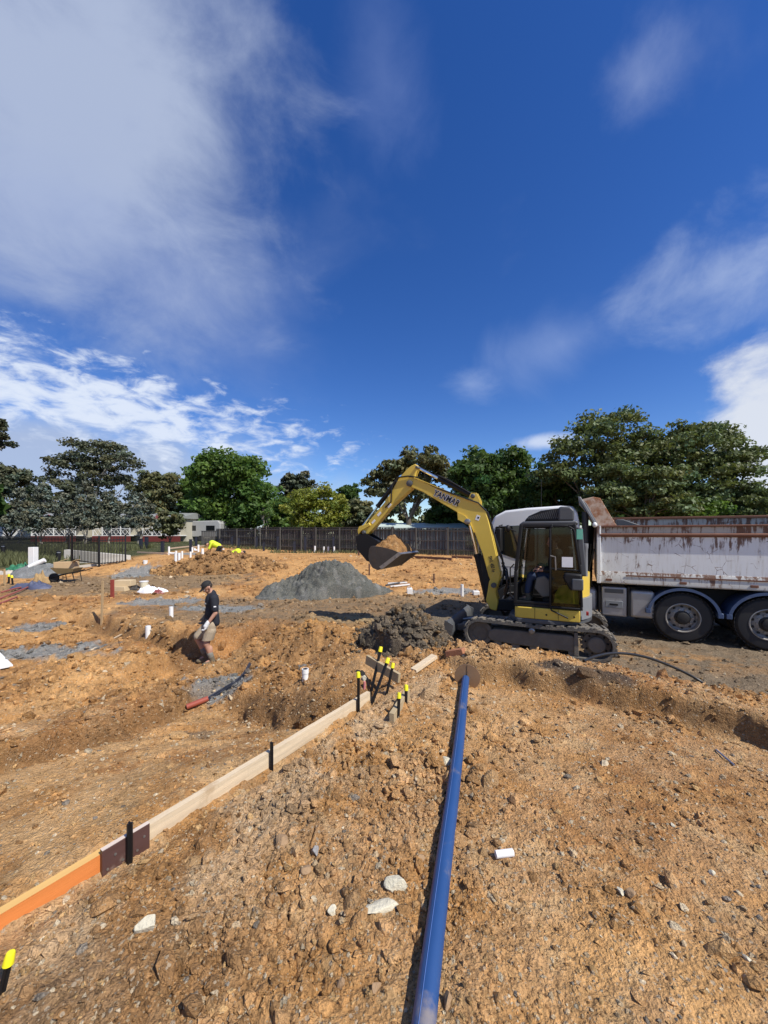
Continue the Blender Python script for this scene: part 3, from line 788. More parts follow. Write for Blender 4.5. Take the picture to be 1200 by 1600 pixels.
def tree(name, label, u0, u1, vt, vb, Y, kind, n=9000, leaf=0.30, cl=70, lobes=None, trunk=0.28, base=0.18, bark=None, group=None, flatc=0.6, gap=0.0, dz=None, spread=1.0, tilt=0.35, seed=None):
    """crown fills the picture box u0..u1, vt..vb at depth Y; stands on the ground there"""
    n = int(n * 1.45); cl = int(cl * 1.2)
    rs = np.random.default_rng(seed if seed is not None else int(abs(u0 * 31 + vt * 7)) % 9999)
    px = Y / FPX
    cx = ((u0 + u1) / 2 - 600) * px; W = (u1 - u0) * px / 2 * 1.05
    zt = EYE - (vt - HZ) * px; zb = EYE - (vb - HZ) * px
    g0 = gz(cx, Y); z0 = g0 - 0.3
    root = thing(name, label, 'tree', (cx, Y, z0), 0, group)
    zc = (zt + zb) / 2 - z0; hz_ = (zt - zb) / 2; D = W * 0.8 * spread
    if lobes is None:
        lobes = [(0, 0, 0, 1, 1, 1)]
    # clump centres in the lobes, biased to the outside
    P = []; w = np.array([l[3] * l[4] * l[5] for l in lobes]) ** 0.8; w = w / w.sum()
    ncl = max(8, n // cl)
    for l, k in zip(lobes, (w * ncl).astype(int) + 1):
        d = rs.normal(size=(k, 3)); d /= np.linalg.norm(d, axis=1)[:, None]
        d[:, 2] = np.where(d[:, 2] < -0.55, -d[:, 2] * 0.5, d[:, 2])
        r = 0.45 + 0.55 * rs.random(k) ** 0.45
        r = r * (0.86 + 0.22 * rs.random(k))
        P.append(np.stack([(l[0] + d[:, 0] * r * l[3]) * W, (l[1] + d[:, 1] * r * l[4]) * D, zc + (l[2] + d[:, 2] * r * l[5]) * hz_], -1))
    P = np.concatenate(P); ncl = len(P)
    if gap > 0:
        keep = fbm(P[:, 0] * 0.35 + P[:, 1] * 0.21, P[:, 2] * 0.45, 2, 5) > gap - 0.45; P = P[keep]; ncl = len(P)
    # leaves
    crad = (0.55 + 0.55 * rs.random(ncl)) * max(0.55, 0.17 * min(W, hz_) + 0.25) * (0.9 if kind != 'silver' else 0.7)
    m = cl; d = rs.normal(size=(ncl, m, 3)); d /= np.linalg.norm(d, axis=2)[..., None]
    q = d * (rs.random((ncl, m, 1)) ** 0.4) * crad[:, None, None] * np.array([1.15, 1.15, flatc])
    L = (P[:, None, :] + q).reshape(-1, 3); nl = len(L)
    nrm = (d.reshape(-1, 3) * 0.7 + rs.normal(size=(nl, 3)) * 0.55 + np.array([0, 0, tilt])); nrm /= np.linalg.norm(nrm, axis=1)[:, None]
    t = np.cross(nrm, rs.normal(size=(nl, 3))); t /= np.linalg.norm(t, axis=1)[:, None]; b = np.cross(nrm, t)
    sz = leaf * 0.80 * (0.45 + 0.95 * rs.random((nl, 1))); el_ = 0.5 + 0.35 * rs.random((nl, 1))
    V = np.stack([L - t * sz, L - b * sz * el_ * 0.8 + nrm * sz * 0.12, L + t * sz * 0.9, L + b * sz * el_], 1)
    me = bpy.data.meshes.new('crown'); me.vertices.add(nl * 4); me.vertices.foreach_set('co', V.astype(np.float32).ravel())
    set_quads(me, np.arange(nl * 4).reshape(-1, 4), False)
    cv = np.repeat((0.78 + 0.50 * rs.random(ncl)), m)[:, None] * (0.82 + 0.36 * rs.random((nl, 1)))
    hue = np.repeat(rs.normal(0, 0.10, ncl), m)[:, None]
    cc = np.concatenate([cv * (1 + hue), cv, cv * (1 - hue)], 1)
    set_col(me, np.repeat(np.clip(cc, 0.2, 2), 4, 0))
    obj('crown', me, LEAF[kind], root)
    # trunk and limbs
    mb = MB(); rt = trunk
    fork = Vector((rs.normal(0, 0.15), 0, max(0.6, (zb - z0) * 0.9 + base * (zt - zb))))
    mb.tube([(0, 0, 0), (0.05 * rs.normal(), 0, fork.z * 0.5), fork], [rt * 1.35, rt, rt * 0.8], 9)
    rt = rt * 0.62; idx = rs.permutation(ncl)[:min(ncl, 44)]
    mains = []
    for i in idx[:7]:
        e = fork + (Vector(P[i]) - fork) * 0.62; mid = fork.lerp(e, 0.5) + Vector((rs.normal(0, .25), rs.normal(0, .25), 0.12 * (e - fork).length))
        mb.tube([fork - Vector((0, 0, 0.15)), mid, e], [rt * 0.62, rt * 0.42, rt * 0.2], 7); mains.append((mid, e))
    for i in idx[7:]:
        p = Vector(P[i]); a, e = min(mains, key=lambda s_: (s_[1] - p).length) if mains else (fork, fork)
        o_ = a.lerp(e, 0.35 + 0.6 * rs.random()); mid = o_.lerp(p, 0.5) + Vector((0, 0, 0.1 * (p - o_).length))
        mb.tube([o_, mid, p], [rt * 0.26, rt * 0.17, rt * 0.06], 5)
    mb.build('trunk', bark or BARK, root)
    return root


BT = 'trees behind the site'
def B3(seed, n=7, sx=0.45, sz=0.42, r=0.50):
    """uneven set of lobes"""
    q = random.Random(seed); o = [(0, 0, -0.1, 0.78, 0.8, 0.80)]
    for i in range(n):
        a = i / n * 6.283 + q.uniform(-.3, .3); o.append((math.cos(a) * sx * q.uniform(.85, 1.15), q.uniform(-.35, .35), math.sin(a) * sz * q.uniform(.8, 1.1), r * q.uniform(.8, 1.15), .6, r * q.uniform(.75, 1.05)))
    return o

tree('gum_tree', 'tall dark gum tree with open layered crown left of centre far behind', 74, 216, 674, 800, 72, 'eucd', 9500, 0.34, 46, [(0, 0, .5, .55, .6, .42), (-.5, 0, .2, .42, .5, .3), (.5, 0, .25, .42, .5, .4), (.1, 0, .0, .5, .5, .35), (-.35, 0, -.35, .5, .5, .25), (.3, .2, -.4, .6, .5, .45), (-.75, 0, -.1, .22, .3, .2)], 0.5, 0.15, BARKP, BT, 0.5, 0.12)
tree('gum_tree', 'olive gum tree standing left of the round dark green tree', 203, 290, 716, 846, 58, 'euc', 9000, 0.32, 60, B3(3), 0.35, 0.2, None, BT, 0.6)
tree('gum_tree', 'tall gum tree cut by the left edge of the picture, upper foliage', -60, 12, 640, 712, 52, 'eucd', 3500, 0.30, 50, B3(4), 0.35, 0.1, BARKP, BT)
tree('gum_tree', 'drooping gum tree at the left edge below the tallest foliage', -60, 42, 712, 800, 50, 'eucd', 5000, 0.30, 50, B3(5), 0.3, 0.1, None, BT)
tree('cypress_tree', 'small dark rounded cypress left of its taller twin', 36, 62, 750, 812, 66, 'con', 2600, 0.26, 60, [(0, 0, -.2, .95, .9, .8), (0, 0, .4, .55, .6, .55)], 0.2, 0.1, None, BT, 0.9)
tree('cypress_tree', 'small dark rounded cypress right of its twin near the big gum', 59, 82, 748, 808, 64, 'con', 2600, 0.26, 60, [(0, 0, -.2, .95, .9, .8), (0, 0, .4, .55, .6, .55)], 0.2, 0.1, None, BT, 0.9)
tree('bushy_tree', 'dark rounded bushy tree under the big gum', 84, 128, 751, 806, 62, 'eucd', 3500, 0.30, 60, B3(6), 0.2, 0.1, None, BT)
SV = 'silver young trees before the cabins'
for i, (a, b, t, bt, Y, lb) in enumerate(((6, 52, 760, 846, 40, 'leftmost'), (42, 90, 755, 848, 39, 'second from left'), (80, 124, 770, 844, 41, 'third from left'), (108, 158, 752, 848, 38, 'tallest'), (146, 194, 768, 840, 40, 'fifth from left'), (186, 244, 768, 842, 39, 'rightmost'))):
    tree('silver_tree', lb + ' of the silver leaved young trees before the cabins', a, b, t, bt, Y, 'silver', 3400, 0.16, 28, [(0, 0, -.35, .95, .9, .5), (.1, 0, .15, .7, .7, .5), (0, 0, .6, .4, .4, .42)], 0.09, 0.05, BARKP, SV, 0.7, 0.22, seed=50 + i)
tree('round_tree', 'large round dense green tree behind the left end of the fence', 283, 438, 690, 856, 54, 'green', 20000, 0.34, 70, B3(8, 9, .5, .46, .46), 0.4, 0.1, None, BT, 0.7)
tree('bushy_tree', 'mid green bush left of the round tree beside the cabins', 276, 330, 716, 858, 58, 'green', 6000, 0.32, 60, B3(9), 0.3, 0.1, None, BT)
tree('gum_tree', 'grey domed gum tree behind the yellow green tree', 430, 492, 724, 812, 74, 'eucd', 5500, 0.34, 60, B3(10), 0.4, 0.1, None, BT)
tree('golden_tree', 'yellow green loose tree behind the paling fence', 444, 548, 744, 850, 43, 'yel', 9000, 0.20, 46, B3(11, 8, .55, .5, .40), 0.2, 0.05, BARKP, BT, 0.6, 0.05)
tree('bushy_tree', 'dark green tree peeping over right of the yellow green one', 524, 566, 748, 810, 60, 'dark', 3500, 0.32, 60, B3(12), 0.3, 0.1, None, BT)
tree('bushy_tree', 'dull olive tree behind the fence left of the raised bucket', 520, 592, 766, 856, 50, 'euc', 5200, 0.30, 60, B3(13), 0.3, 0.1, None, BT)
tree('gum_tree', 'open gum tree with dark limbs behind the digger arm', 572, 706, 694, 806, 40, 'euc', 10500, 0.26, 56, [(-.55, 0, -.1, .40, .5, .36), (-.2, 0, .28, .42, .5, .36), (.3, 0, .55, .5, .6, .38), (.55, 0, .1, .42, .5, .42), (0, 0, -.15, .55, .6, .38), (-.72, 0, -.45, .3, .4, .3), (.3, .2, -.4, .6, .5, .4)], 0.32, 0.0, None, BT, 0.55, 0.08)
tree('dense_tree', 'dense dark green tree behind the digger boom', 692, 846, 688, 838, 37, 'dark', 19000, 0.26, 70, B3(14, 9, .5, .46, .48), 0.35, 0.1, None, BT, 0.65)
tree('dense_tree', 'dark green tree lower, behind the digger cab', 806, 918, 718, 846, 34, 'dark', 12000, 0.25, 70, B3(15), 0.3, 0.1, None, BT, 0.65)
tree('spreading_tree', 'tall layered spreading tree behind the truck, left of its neighbour', 846, 1042, 641, 826, 30, 'wattle', 15500, 0.185, 56, [(.1, 0, .62, .52, .6, .36), (-.35, 0, .28, .52, .5, .28), (-.72, 0, -.12, .35, .5, .22), (.45, 0, .25, .5, .6, .4), (.1, 0, -.1, .6, .6, .35), (.3, 0, -.55, .7, .6, .4)], 0.36, 0.0, None, BT, 0.46, 0.04)
tree('spreading_tree', 'tall broad domed tree behind the truck near the right edge', 986, 1184, 652, 830, 29, 'wattle', 19000, 0.185, 60, [(0, 0, .52, .62, .6, .44), (-.45, 0, .3, .5, .6, .4), (.55, 0, .2, .46, .5, .32), (.1, 0, -.1, .8, .7, .42), (-.2, 0, -.55, .8, .7, .4), (.4, 0, -.5, .5, .5, .35)], 0.38, 0.0, None, BT, 0.46, 0.0)
tree('spreading_tree', 'lower olive canopy above the tipper hood', 922, 1070, 712, 838, 26, 'wattle', 9500, 0.165, 56, B3(17), 0.26, 0.0, None, BT, 0.45, 0.06)
tree('bushy_tree', 'low green bush at the right edge behind the tipper', 1130, 1270, 748, 846, 27, 'wattle', 7500, 0.18, 56, B3(18), 0.2, 0.0, None, BT, 0.5)
tree('bushy_tree', 'low green bush behind the tipper under the spreading trees', 1000, 1140, 770, 850, 27, 'green', 6500, 0.19, 56, B3(19), 0.2, 0.0, None, BT, 0.6)
tree('dead_sapling', 'thin pale bare-limbed sapling before the round green tree', 396, 432, 780, 838, 44, 'green', 260, 0.16, 12, [(0, 0, 0, .8, .5, .8)], 0.10, 0.1, BARKP, BT)

tree('bushy_tree', 'olive shrub in front of the right cabin', 240, 290, 790, 850, 43, 'euc', 3200, 0.20, 50, B3(31), 0.1, 0.05, None, BT)
tree('bushy_tree', 'dark tree filling behind the silver trees at far left', -40, 70, 776, 842, 56, 'eucd', 5000, 0.32, 60, B3(32), 0.2, 0.05, None, BT)
tree('bushy_tree', 'dark tree filling below the big gum behind the silver trees', 100, 210, 772, 826, 57, 'eucd', 5000, 0.32, 60, B3(33), 0.2, 0.05, None, BT)
tree('bushy_tree', 'mid green tree between the round tree and the yellow green one', 414, 470, 764, 852, 50, 'green', 4200, 0.26, 60, B3(34), 0.2, 0.05, None, BT)
tree('bushy_tree', 'dark bush between the open gum and the dense tree', 660, 740, 764, 850, 42, 'dark', 4600, 0.24, 60, B3(35), 0.2, 0.05, None, BT)
def woodland():
    """far wood that carries on to both sides of the view, one mass"""
    rs = np.random.default_rng(77); P = []
    for a in np.concatenate([np.arange(-118, -47, 2.2), np.arange(50, 118, 2.2)]):
        R = 62 + 10 * rs.random(); x, y = R * math.sin(rad(a)), R * math.cos(rad(a)); hh = 6 + 7 * rs.random(); z0 = gz(x, y)
        k = 300; d = rs.normal(size=(k, 3)); d /= np.linalg.norm(d, axis=1)[:, None]; r = 0.5 + 0.55 * rs.random((k, 1)) ** 0.5
        P.append(np.array([x, y, z0 + hh * 0.48]) + d * r * np.array([3.4, 3.4, hh * 0.52]))
    L = np.concatenate(P); n = len(L); nrm = rs.normal(size=(n, 3)) + [0, 0, .5]; nrm /= np.linalg.norm(nrm, axis=1)[:, None]; t = np.cross(nrm, rs.normal(size=(n, 3))); t /= np.linalg.norm(t, axis=1)[:, None]; b = np.cross(nrm, t); s = 0.9 * (0.6 + 0.8 * rs.random((n, 1)))
    V = np.stack([L - t * s, L - b * s * .6, L + t * s, L + b * s * .6], 1)
    me = bpy.data.meshes.new('far_woodland'); me.vertices.add(n * 4); me.vertices.foreach_set('co', V.astype(np.float32).ravel()); set_quads(me, np.arange(n * 4).reshape(-1, 4), False)
    set_col(me, np.repeat((0.7 + 0.6 * rs.random((n, 1))) * np.ones((1, 3)), 4, 0)); tag(obj('far_woodland', me, LEAF['dark']), 'far dark green wood beyond the edges of the site', None, None, 'stuff')
woodland()
# weeds along the far left verge
def weeds(name, label, boxes, kind, hgt, nper):
    V = []; cols = []
    for x0, x1, y0, y1 in boxes:
        k = int((x1 - x0) * (y1 - y0) * nper)
        x = RNG.uniform(x0, x1, k); y = RNG.uniform(y0, y1, k); z = H(x, y); h = hgt * (0.4 + 0.9 * RNG.random(k)); a = RNG.random(k) * 6.283; w = 0.02 + 0.02 * RNG.random(k)
        lx, ly = RNG.normal(0, 0.25, k) * h, RNG.normal(0, 0.25, k) * h
        V.append(np.stack([np.stack([x - np.cos(a) * w, y - np.sin(a) * w, z - 0.02], -1), np.stack([x + np.cos(a) * w, y + np.sin(a) * w, z - 0.02], -1), np.stack([x + lx + np.cos(a) * w * .3, y + ly, z + h], -1), np.stack([x + lx * 0.5 - np.cos(a) * w, y + ly * 0.5, z + h * 0.6], -1)], 1))
        cols.append(0.6 + 0.9 * RNG.random((k, 1)) * np.ones((1, 3)))
    V = np.concatenate(V); cv = np.concatenate(cols)
    me = bpy.data.meshes.new(name); me.vertices.add(len(V) * 4); me.vertices.foreach_set('co', V.astype(np.float32).ravel())
    set_quads(me, np.arange(len(V) * 4).reshape(-1, 4), False); set_col(me, np.repeat(cv, 4, 0))
    tag(obj(name, me, LEAF[kind]), label, None, None, 'stuff')

weeds('rough_grass', 'rough green grass and weeds beyond the black fence', [(-27, -17.6, 21.2, 25), (-36, -20, 25, 34)], 'euc', 0.40, 110)
weeds('fence_weeds', 'dry weeds along the foot of the paling fence', [(-9, -2, 29.6, 31.0), (-16, -9, 33.6, 35.6), (-2, 3.5, 27.6, 28.6)], 'euc', 0.26, 40)

# ------------------------------------------------------------------ paints
YEL = mat('machine_yellow', (0.68, 0.48, 0.070), 0.42, var=0.10, scale=3, dirt=0.22, dcol=(0.20, 0.13, 0.06), coat=0.1)
GRY = mat('machine_dark_grey', (0.075, 0.080, 0.086), 0.5, var=0.2, scale=4, dirt=0.25, dcol=(0.20, 0.15, 0.10))
LGR = mat('machine_mid_grey', (0.21, 0.22, 0.23), 0.5, var=0.15, scale=4, dirt=0.2, dcol=(0.20, 0.15, 0.10))
BLK = mat('black_plastic', (0.012, 0.012, 0.013), 0.55, var=0.2, dirt=0.08, dcol=(0.08, 0.065, 0.05), spec=0.28)
RUB = mat('muddy_rubber', (0.115, 0.105, 0.090), 0.85, var=0.4, scale=7, dirt=0.6, dcol=(0.27, 0.22, 0.155), bump=0.5)
TYR = mat('tyre_rubber', (0.022, 0.022, 0.023), 0.75, var=0.3, scale=5, dirt=0.30, dcol=(0.17, 0.13, 0.09))
MUD = mat('mud_caked_steel', (0.155, 0.135, 0.108), 0.85, var=0.4, scale=6, dirt=0.45, dcol=(0.23, 0.175, 0.115), bump=0.6, bscale=18)
STL = mat('worn_steel', (0.34, 0.33, 0.31), 0.42, 0.8, var=0.3, scale=8, dirt=0.45, dcol=(0.15, 0.12, 0.09))
CHR = mat('chrome_rod', (0.75, 0.75, 0.76), 0.12, 1.0, var=0.05)
BKT = mat('bucket_steel', (0.085, 0.075, 0.066), 0.5, 0.55, var=0.45, scale=5, dirt=0.4, dcol=(0.21, 0.14, 0.075))
HOS = mat('rubber_hose', (0.014, 0.014, 0.014), 0.38, var=0.1)
WHT = mat('white_paint', (0.74, 0.745, 0.74), 0.38, var=0.05, scale=2, dirt=0.08, dcol=(0.40, 0.34, 0.27), coat=0.2)
PAPER = mat('white_paper', (0.80, 0.80, 0.80), 0.8, var=0.05)
BLKP = mat('black_print', (0.012, 0.012, 0.014), 0.5, var=0.05)
GLS = glass_mat('clear_glass', (0.40, 0.46, 0.43), 0.95)
GLT = glass_mat('tinted_glass', (0.62, 0.70, 0.55), 0.92)
GLD = mat('dark_glass', (0.010, 0.012, 0.014), 0.06, var=0.05, spec=0.8)

# ------------------------------------------------------------------ excavator
TH = rad(155)
EF = Vector((math.cos(TH), math.sin(TH))); EL = Vector((-EF.y, EF.x))
def XL(u, v, Y=0.0):
    """picture pixel -> excavator side-view coordinates (forward, up) in the plane 'Y to its left'"""
    t = (u - 600) / FPX
    X = (t * (EXC.y + Y * EL.y) - EXC.x - Y * EL.x) / (EF.x - t * EF.y)
    D = EXC.y + X * EF.y + Y * EL.y
    return (X, EYE - (v - HZ) / FPX * D - EXC.z)


def XP(pts, Y=0.0): return [XL(u, v, Y) for u, v in pts]


ex = thing('excavator', 'yellow tracked mini excavator lifting a bucket of soil beside the tipper truck', 'excavator', EXC, TH)

def track(y0, sgn):
    """rubber belt round idler and sprocket; y0 = centre plane"""
    fx, rx, r, zc = 1.02, -1.02, 0.265, 0.285
    path = []
    for k in range(15): a = rad(90 - 180 * k / 14); path.append((fx + r * math.cos(a), zc + r * math.sin(a)))
    for k in range(1, 12): path.append((fx + (rx - fx) * k / 12, zc - r - 0.006 * math.sin(k)))
    for k in range(15): a = rad(-90 - 180 * k / 14); path.append((rx + r * math.cos(a), zc + r * math.sin(a)))
    for k in range(1, 12): path.append((rx + (fx - rx) * k / 12, zc + r - 0.020 * math.sin(math.pi * k / 12) * (1.5 if k in (4, 5, 6) else 1)))
    n = len(path); w = 0.20; mb = MB(); vs = []; lens = [0]
    nor = []
    for i in range(n):
        a = Vector(path[(i + 1) % n]) - Vector(path[i - 1]); a.normalize(); nor.append(Vector((-a.y, a.x)) )
    cen = Vector((0, zc))
    nor = [m if m.dot(Vector(p) - cen) > 0 or abs(p[0]) < 1.0 and (m.y > 0) == (p[1] > zc) else -m for m, p in zip(nor, path)]
    for p, m in zip(path, nor):
        p = Vector(p); o = p + m * 0.022; q = p - m * 0.026
        vs += [(q.x, y0 - w, q.y), (o.x, y0 - w, o.y), (o.x, y0 + w, o.y), (q.x, y0 + w, q.y)]
    fs = []
    for i in range(n):
        j = (i + 1) % n
        for k in range(4): fs.append((i * 4 + k, i * 4 + (k + 1) % 4, j * 4 + (k + 1) % 4, j * 4 + k))
    mb.add(vs, fs)
    belt = mb.build('track_belt', RUB, ex, smooth=25)
    # lugs: short blocks across the belt, alternate left / right
    P = [Vector(p) for p in path] + [Vector(path[0])]
    cum = [0]
    for a, b in zip(P[:-1], P[1:]): cum.append(cum[-1] + (b - a).length)
    tot = cum[-1]; NL = 64
    lg = MB()
    for i in range(NL):
        s = tot * i / NL; k = max(j for j in range(n) if cum[j] <= s); f = (s - cum[k]) / max(1e-6, cum[k + 1] - cum[k])
        p = P[k].lerp(P[k + 1], f); d = (P[k + 1] - P[k]).normalized(); m = nor[k].lerp(nor[(k + 1) % n], f).normalized()
        for side in ((-1, 1) if i % 2 else (-0.98, 1.02)):
            c = p + m * 0.036; yy = y0 + side * 0.105
            a = Vector((d.x, 0, d.y)); nn = Vector((m.x, 0, m.y)); sk = 0.35 * (1 if side > 0 else -1)
            yv = (Vector((0, 1, 0)) + a * sk).normalized()
            lg.box((c.x + (0.02 if i % 2 else -0.01) * d.x, yy, c.y), (0.056, 0.19, 0.034), Matrix((a, yv, nn)).transposed())
    lg.build('track_lugs', RUB, belt, bevel=0.006, seg=1)
    # roller frame, idler, sprocket, rollers
    ys = y0 + sgn * 0.10
    fr = MB().prism([(0.80, 0.16), (0.88, 0.24), (0.84, 0.36), (0.72, 0.40), (-0.62, 0.41), (-0.70, 0.36), (-0.70, 0.12), (0.4, 0.13)], y0 - 0.11, y0 + sgn * 0.13, 'xz')
    fr.build('roller_frame', MUD, belt, bevel=0.02)
    fr = MB().prism([(-0.66, 0.06), (-0.66, 0.48), (-0.72, 0.48), (-0.74, 0.06)], y0 - 0.12, y0 + sgn * 0.15, 'xz').build('frame_plate', MUD, belt, bevel=0.006)
    MB().lathe([(-0.10, 0.06), (-0.10, 0.235), (0.10, 0.235), (0.10, 0.16), (0.07, 0.15), (0.07, 0.06)], (fx, y0, zc), 'y', 30).build('idler', MUD, belt)
    sp = MB().lathe([(-0.05, 0.1), (-0.05, 0.225), (0.05, 0.225), (0.05, 0.1)], (rx, y0, zc), 'y', 30)
    for k in range(17):
        a = 2 * math.pi * k / 17; sp.box((rx + 0.235 * math.cos(a), y0, zc + 0.235 * math.sin(a)), (0.05, 0.06, 0.05), Matrix.Rotation(-a, 3, 'Y'))
    s = sp.build('sprocket', MUD, belt)
    MB().lathe([(0, 0.145), (sgn * 0.07, 0.145), (sgn * 0.09, 0.125), (sgn * 0.09, 0.02)], (rx, y0 + sgn * 0.05, zc), 'y', 30).build('drive_motor', MUD, belt)
    for k in range(9):
        a = 2 * math.pi * k / 9 + .2; MB().lathe([(0, 0.018), (sgn * 0.02, 0.018)], (rx + 0.18 * math.cos(a), y0 + sgn * 0.05, zc + 0.18 * math.sin(a)), 'y', 6).build('sprocket_bolt', BLK, belt)
    for k in range(5):
        X = 0.68 - k * 0.33
        MB().lathe([(-0.12, 0.06), (-0.12, 0.075), (0.12, 0.075), (0.12, 0.03)], (X, y0, 0.10), 'y', 16).build('roller', MUD, belt)
    MB().lathe([(0, 0.055), (sgn * 0.10, 0.055), (sgn * 0.12, 0.03)], (0.05, ys, 0.44), 'y', 16).build('top_roller', STL, belt)


track(0.78, 1); track(-0.78, -1)
u = MB().span((-0.55, -0.60, 0.22), (0.62, 0.60, 0.46)); u.lathe([(0.40, 0.50), (0.575, 0.50)], (0, 0, 0), 'z', 32)
for s in (-1, 1): u.bar((0.3, s * 0.5, 0.36), (0.55, s * 0.75, 0.26), 0.3, 0.16); u.bar((-0.3, s * 0.5, 0.36), (-0.5, s * 0.75, 0.26), 0.3, 0.16)
u.build('undercarriage', MUD, ex, bevel=0.02)
# dozer blade
bl = MB(); prof = [(1.66, 0.47), (1.685, 0.475), (1.63, 0.36), (1.62, 0.24), (1.66, 0.13), (1.74, 0.05), (1.72, 0.035), (1.63, 0.10), (1.585, 0.23), (1.60, 0.38)]
bl.prism(prof, -0.98, 0.98, 'xz')
blo = bl.build('dozer_blade', GRY, ex, smooth=50)
for s in (-1, 1): MB().prism([(1.54, 0.40), (1.72, 0.49), (1.78, 0.06), (1.60, 0.06)], s * 0.965, s * 0.99, 'xz').build('blade_end_plate', STL, blo)
MB().span((1.715, -0.975, 0.028), (1.765, 0.975, 0.075)).build('cutting_edge', STL, blo)
ar = MB()
for s in (-1, 1): ar.bar((0.50, s * 0.35, 0.33), (1.60, s * 0.42, 0.24), 0.09, 0.13)
ar.bar((1.5, -0.45, 0.24), (1.5, 0.45, 0.24), 0.09, 0.12); ar.build('blade_arms', MUD, ex, bevel=0.01)
MB().tube([(0.5, 0, 0.44), (1.2, 0, 0.40)], 0.05, 12).tube([(1.2, 0, 0.40), (1.57, 0, 0.32)], 0.028, 10).build('blade_cylinder', STL, ex)

# house (upper structure)
def plan(front, half, back, n=14, x0=-0.2):
    """outline with a round tail"""
    o = [(front, -half), (front, half * 0.55), (front - 0.18, half), (x0, half)]
    R = math.hypot(half, x0) 
    for k in range(1, n): a = rad(90) + rad(180) * k / n; o.append((x0 + (abs(back - x0)) * math.cos(a) if True else 0, half * math.sin(a)))
    o += [(x0, -half)]
    return o

MB().prism(plan(0.50, 0.955, -1.00), 0.575, 0.665, 'xy').build('house_skirt', GRY, ex, bevel=0.02)
yb = MB().prism([(0.36, 0.5), (0.36, 0.90), (0.28, 0.945), (-0.76, 0.945), (-0.76, 0.5)], 0.667, 0.875, 'xy').build('side_cover', YEL, ex, bevel=0.015)
for X in (0.0, -0.40): MB().span((X - 0.004, 0.946, 0.672), (X + 0.004, 0.9475, 0.868)).build('cover_seam', BLK, yb)
for X in (-0.20, -0.66): MB().lathe([(0.0, 0.017), (0.003, 0.017)], (X, 0.946, 0.76), 'y', 12).build('cover_lock', BLK, yb)
cw = [(-0.765, -0.94)] + [(-0.30 + 0.70 * math.cos(rad(a)), 0.955 * math.sin(rad(a))) for a in np.linspace(228, 132, 17)] + [(-0.765, 0.94)]
cwo = MB().prism(cw, 0.666, 1.06, 'xy').build('counterweight', LGR, ex, bevel=0.03)
MB().span((-0.90, 0.70, 0.78), (-0.86, 0.80, 0.84)).build('tail_lamp', mat('red_lens', (0.35, 0.02, 0.02), 0.2), cwo)
eh = [(-0.74, -0.90)] + [(-0.30 + 0.66 * math.cos(rad(a)), 0.90 * math.sin(rad(a))) for a in np.linspace(228, 132, 15)] + [(-0.74, 0.885)]
MB().prism(eh, 1.063, 1.50, 'xy').build('engine_hood', YEL, ex, bevel=0.045, seg=3)
MB().prism([(0.45, -0.94), (0.45, -0.20), (-0.73, -0.20), (-0.73, -0.94)], 0.667, 1.30, 'xy').build('tank_cover', YEL, ex, bevel=0.04)
MB().lathe([(0, 0.05), (0.5, 0.05), (0.52, 0.06), (0.6, 0.06)], (-0.84, 0.68, 1.48), 'z', 14).build('exhaust_stack', LGR, ex)

# cab
CX0, CX1, CY0, CY1, CZ0, CZ1 = -0.80, 0.37, -0.10, 0.93, 0.88, 2.44
cab = MB().span((CX0, CY0, CZ0), (CX1, CY1, CZ0 + 0.05)); cabo = cab.build('cab_floor', BLK, ex, bevel=0.01)
fz = CZ0 + 0.05
def pillar(name, pts, w=0.065, h=0.075):
    mb = MB()
    for a, b in zip(pts[:-1], pts[1:]): mb.bar(a, b, w, h, (0, 1, 0))
    mb.build(name, BLK, cabo, bevel=0.015)
for s, yy in ((1, CY1 - 0.035), (-1, CY0 + 0.035)):
    pillar('front_pillar', [(CX1 - 0.02, yy, fz), (CX1 - 0.03, yy, 1.55), (CX1 - 0.13, yy, CZ1)])
    pillar('middle_pillar', [(-0.27, yy, fz), (-0.29, yy, CZ1)], 0.05)
    pillar('rear_pillar', [(CX0 + 0.03, yy, fz), (CX0 + 0.05, yy, 1.7), (CX0 + 0.14, yy, CZ1)])
    MB().bar((CX1 - 0.10, yy, CZ1 - 0.03), (CX0 + 0.1, yy, CZ1 - 0.03), 0.07, 0.07).build('roof_rail', BLK, cabo, bevel=0.02)
    MB().bar((CX1 - 0.02, yy, fz + 0.03), (CX0 + 0.02, yy, fz + 0.03), 0.07, 0.06).build('sill_rail', BLK, cabo, bevel=0.015)
for X, z in ((CX1 - 0.12, CZ1 - 0.03), (CX1 - 0.03, fz + 0.06), (CX0 + 0.13, CZ1 - 0.03), (CX0 + 0.03, 1.5)):
    MB().bar((X, CY0 + 0.07, z), (X, CY1 - 0.07, z), 0.06, 0.07).build('cross_rail', BLK, cabo, bevel=0.01)
MB().span((CX0 + 0.01, CY0 + 0.08, fz), (CX0 + 0.05, CY1 - 0.08, 1.46)).build('rear_panel', BLK, cabo)
MB().span((CX1 - 0.05, CY0 + 0.08, fz), (CX1 - 0.02, CY1 - 0.08, fz + 0.35)).build('front_panel', BLK, cabo)
rf = MB().prism([(CX0 + 0.06, CZ1 - 0.01), (CX0 + 0.10, CZ1 + 0.055), (CX1 - 0.16, CZ1 + 0.055), (CX1 - 0.08, CZ1 - 0.01)], CY0 + 0.0, CY1 - 0.01, 'xz').build('roof', GRY, cabo, bevel=0.025, seg=3)
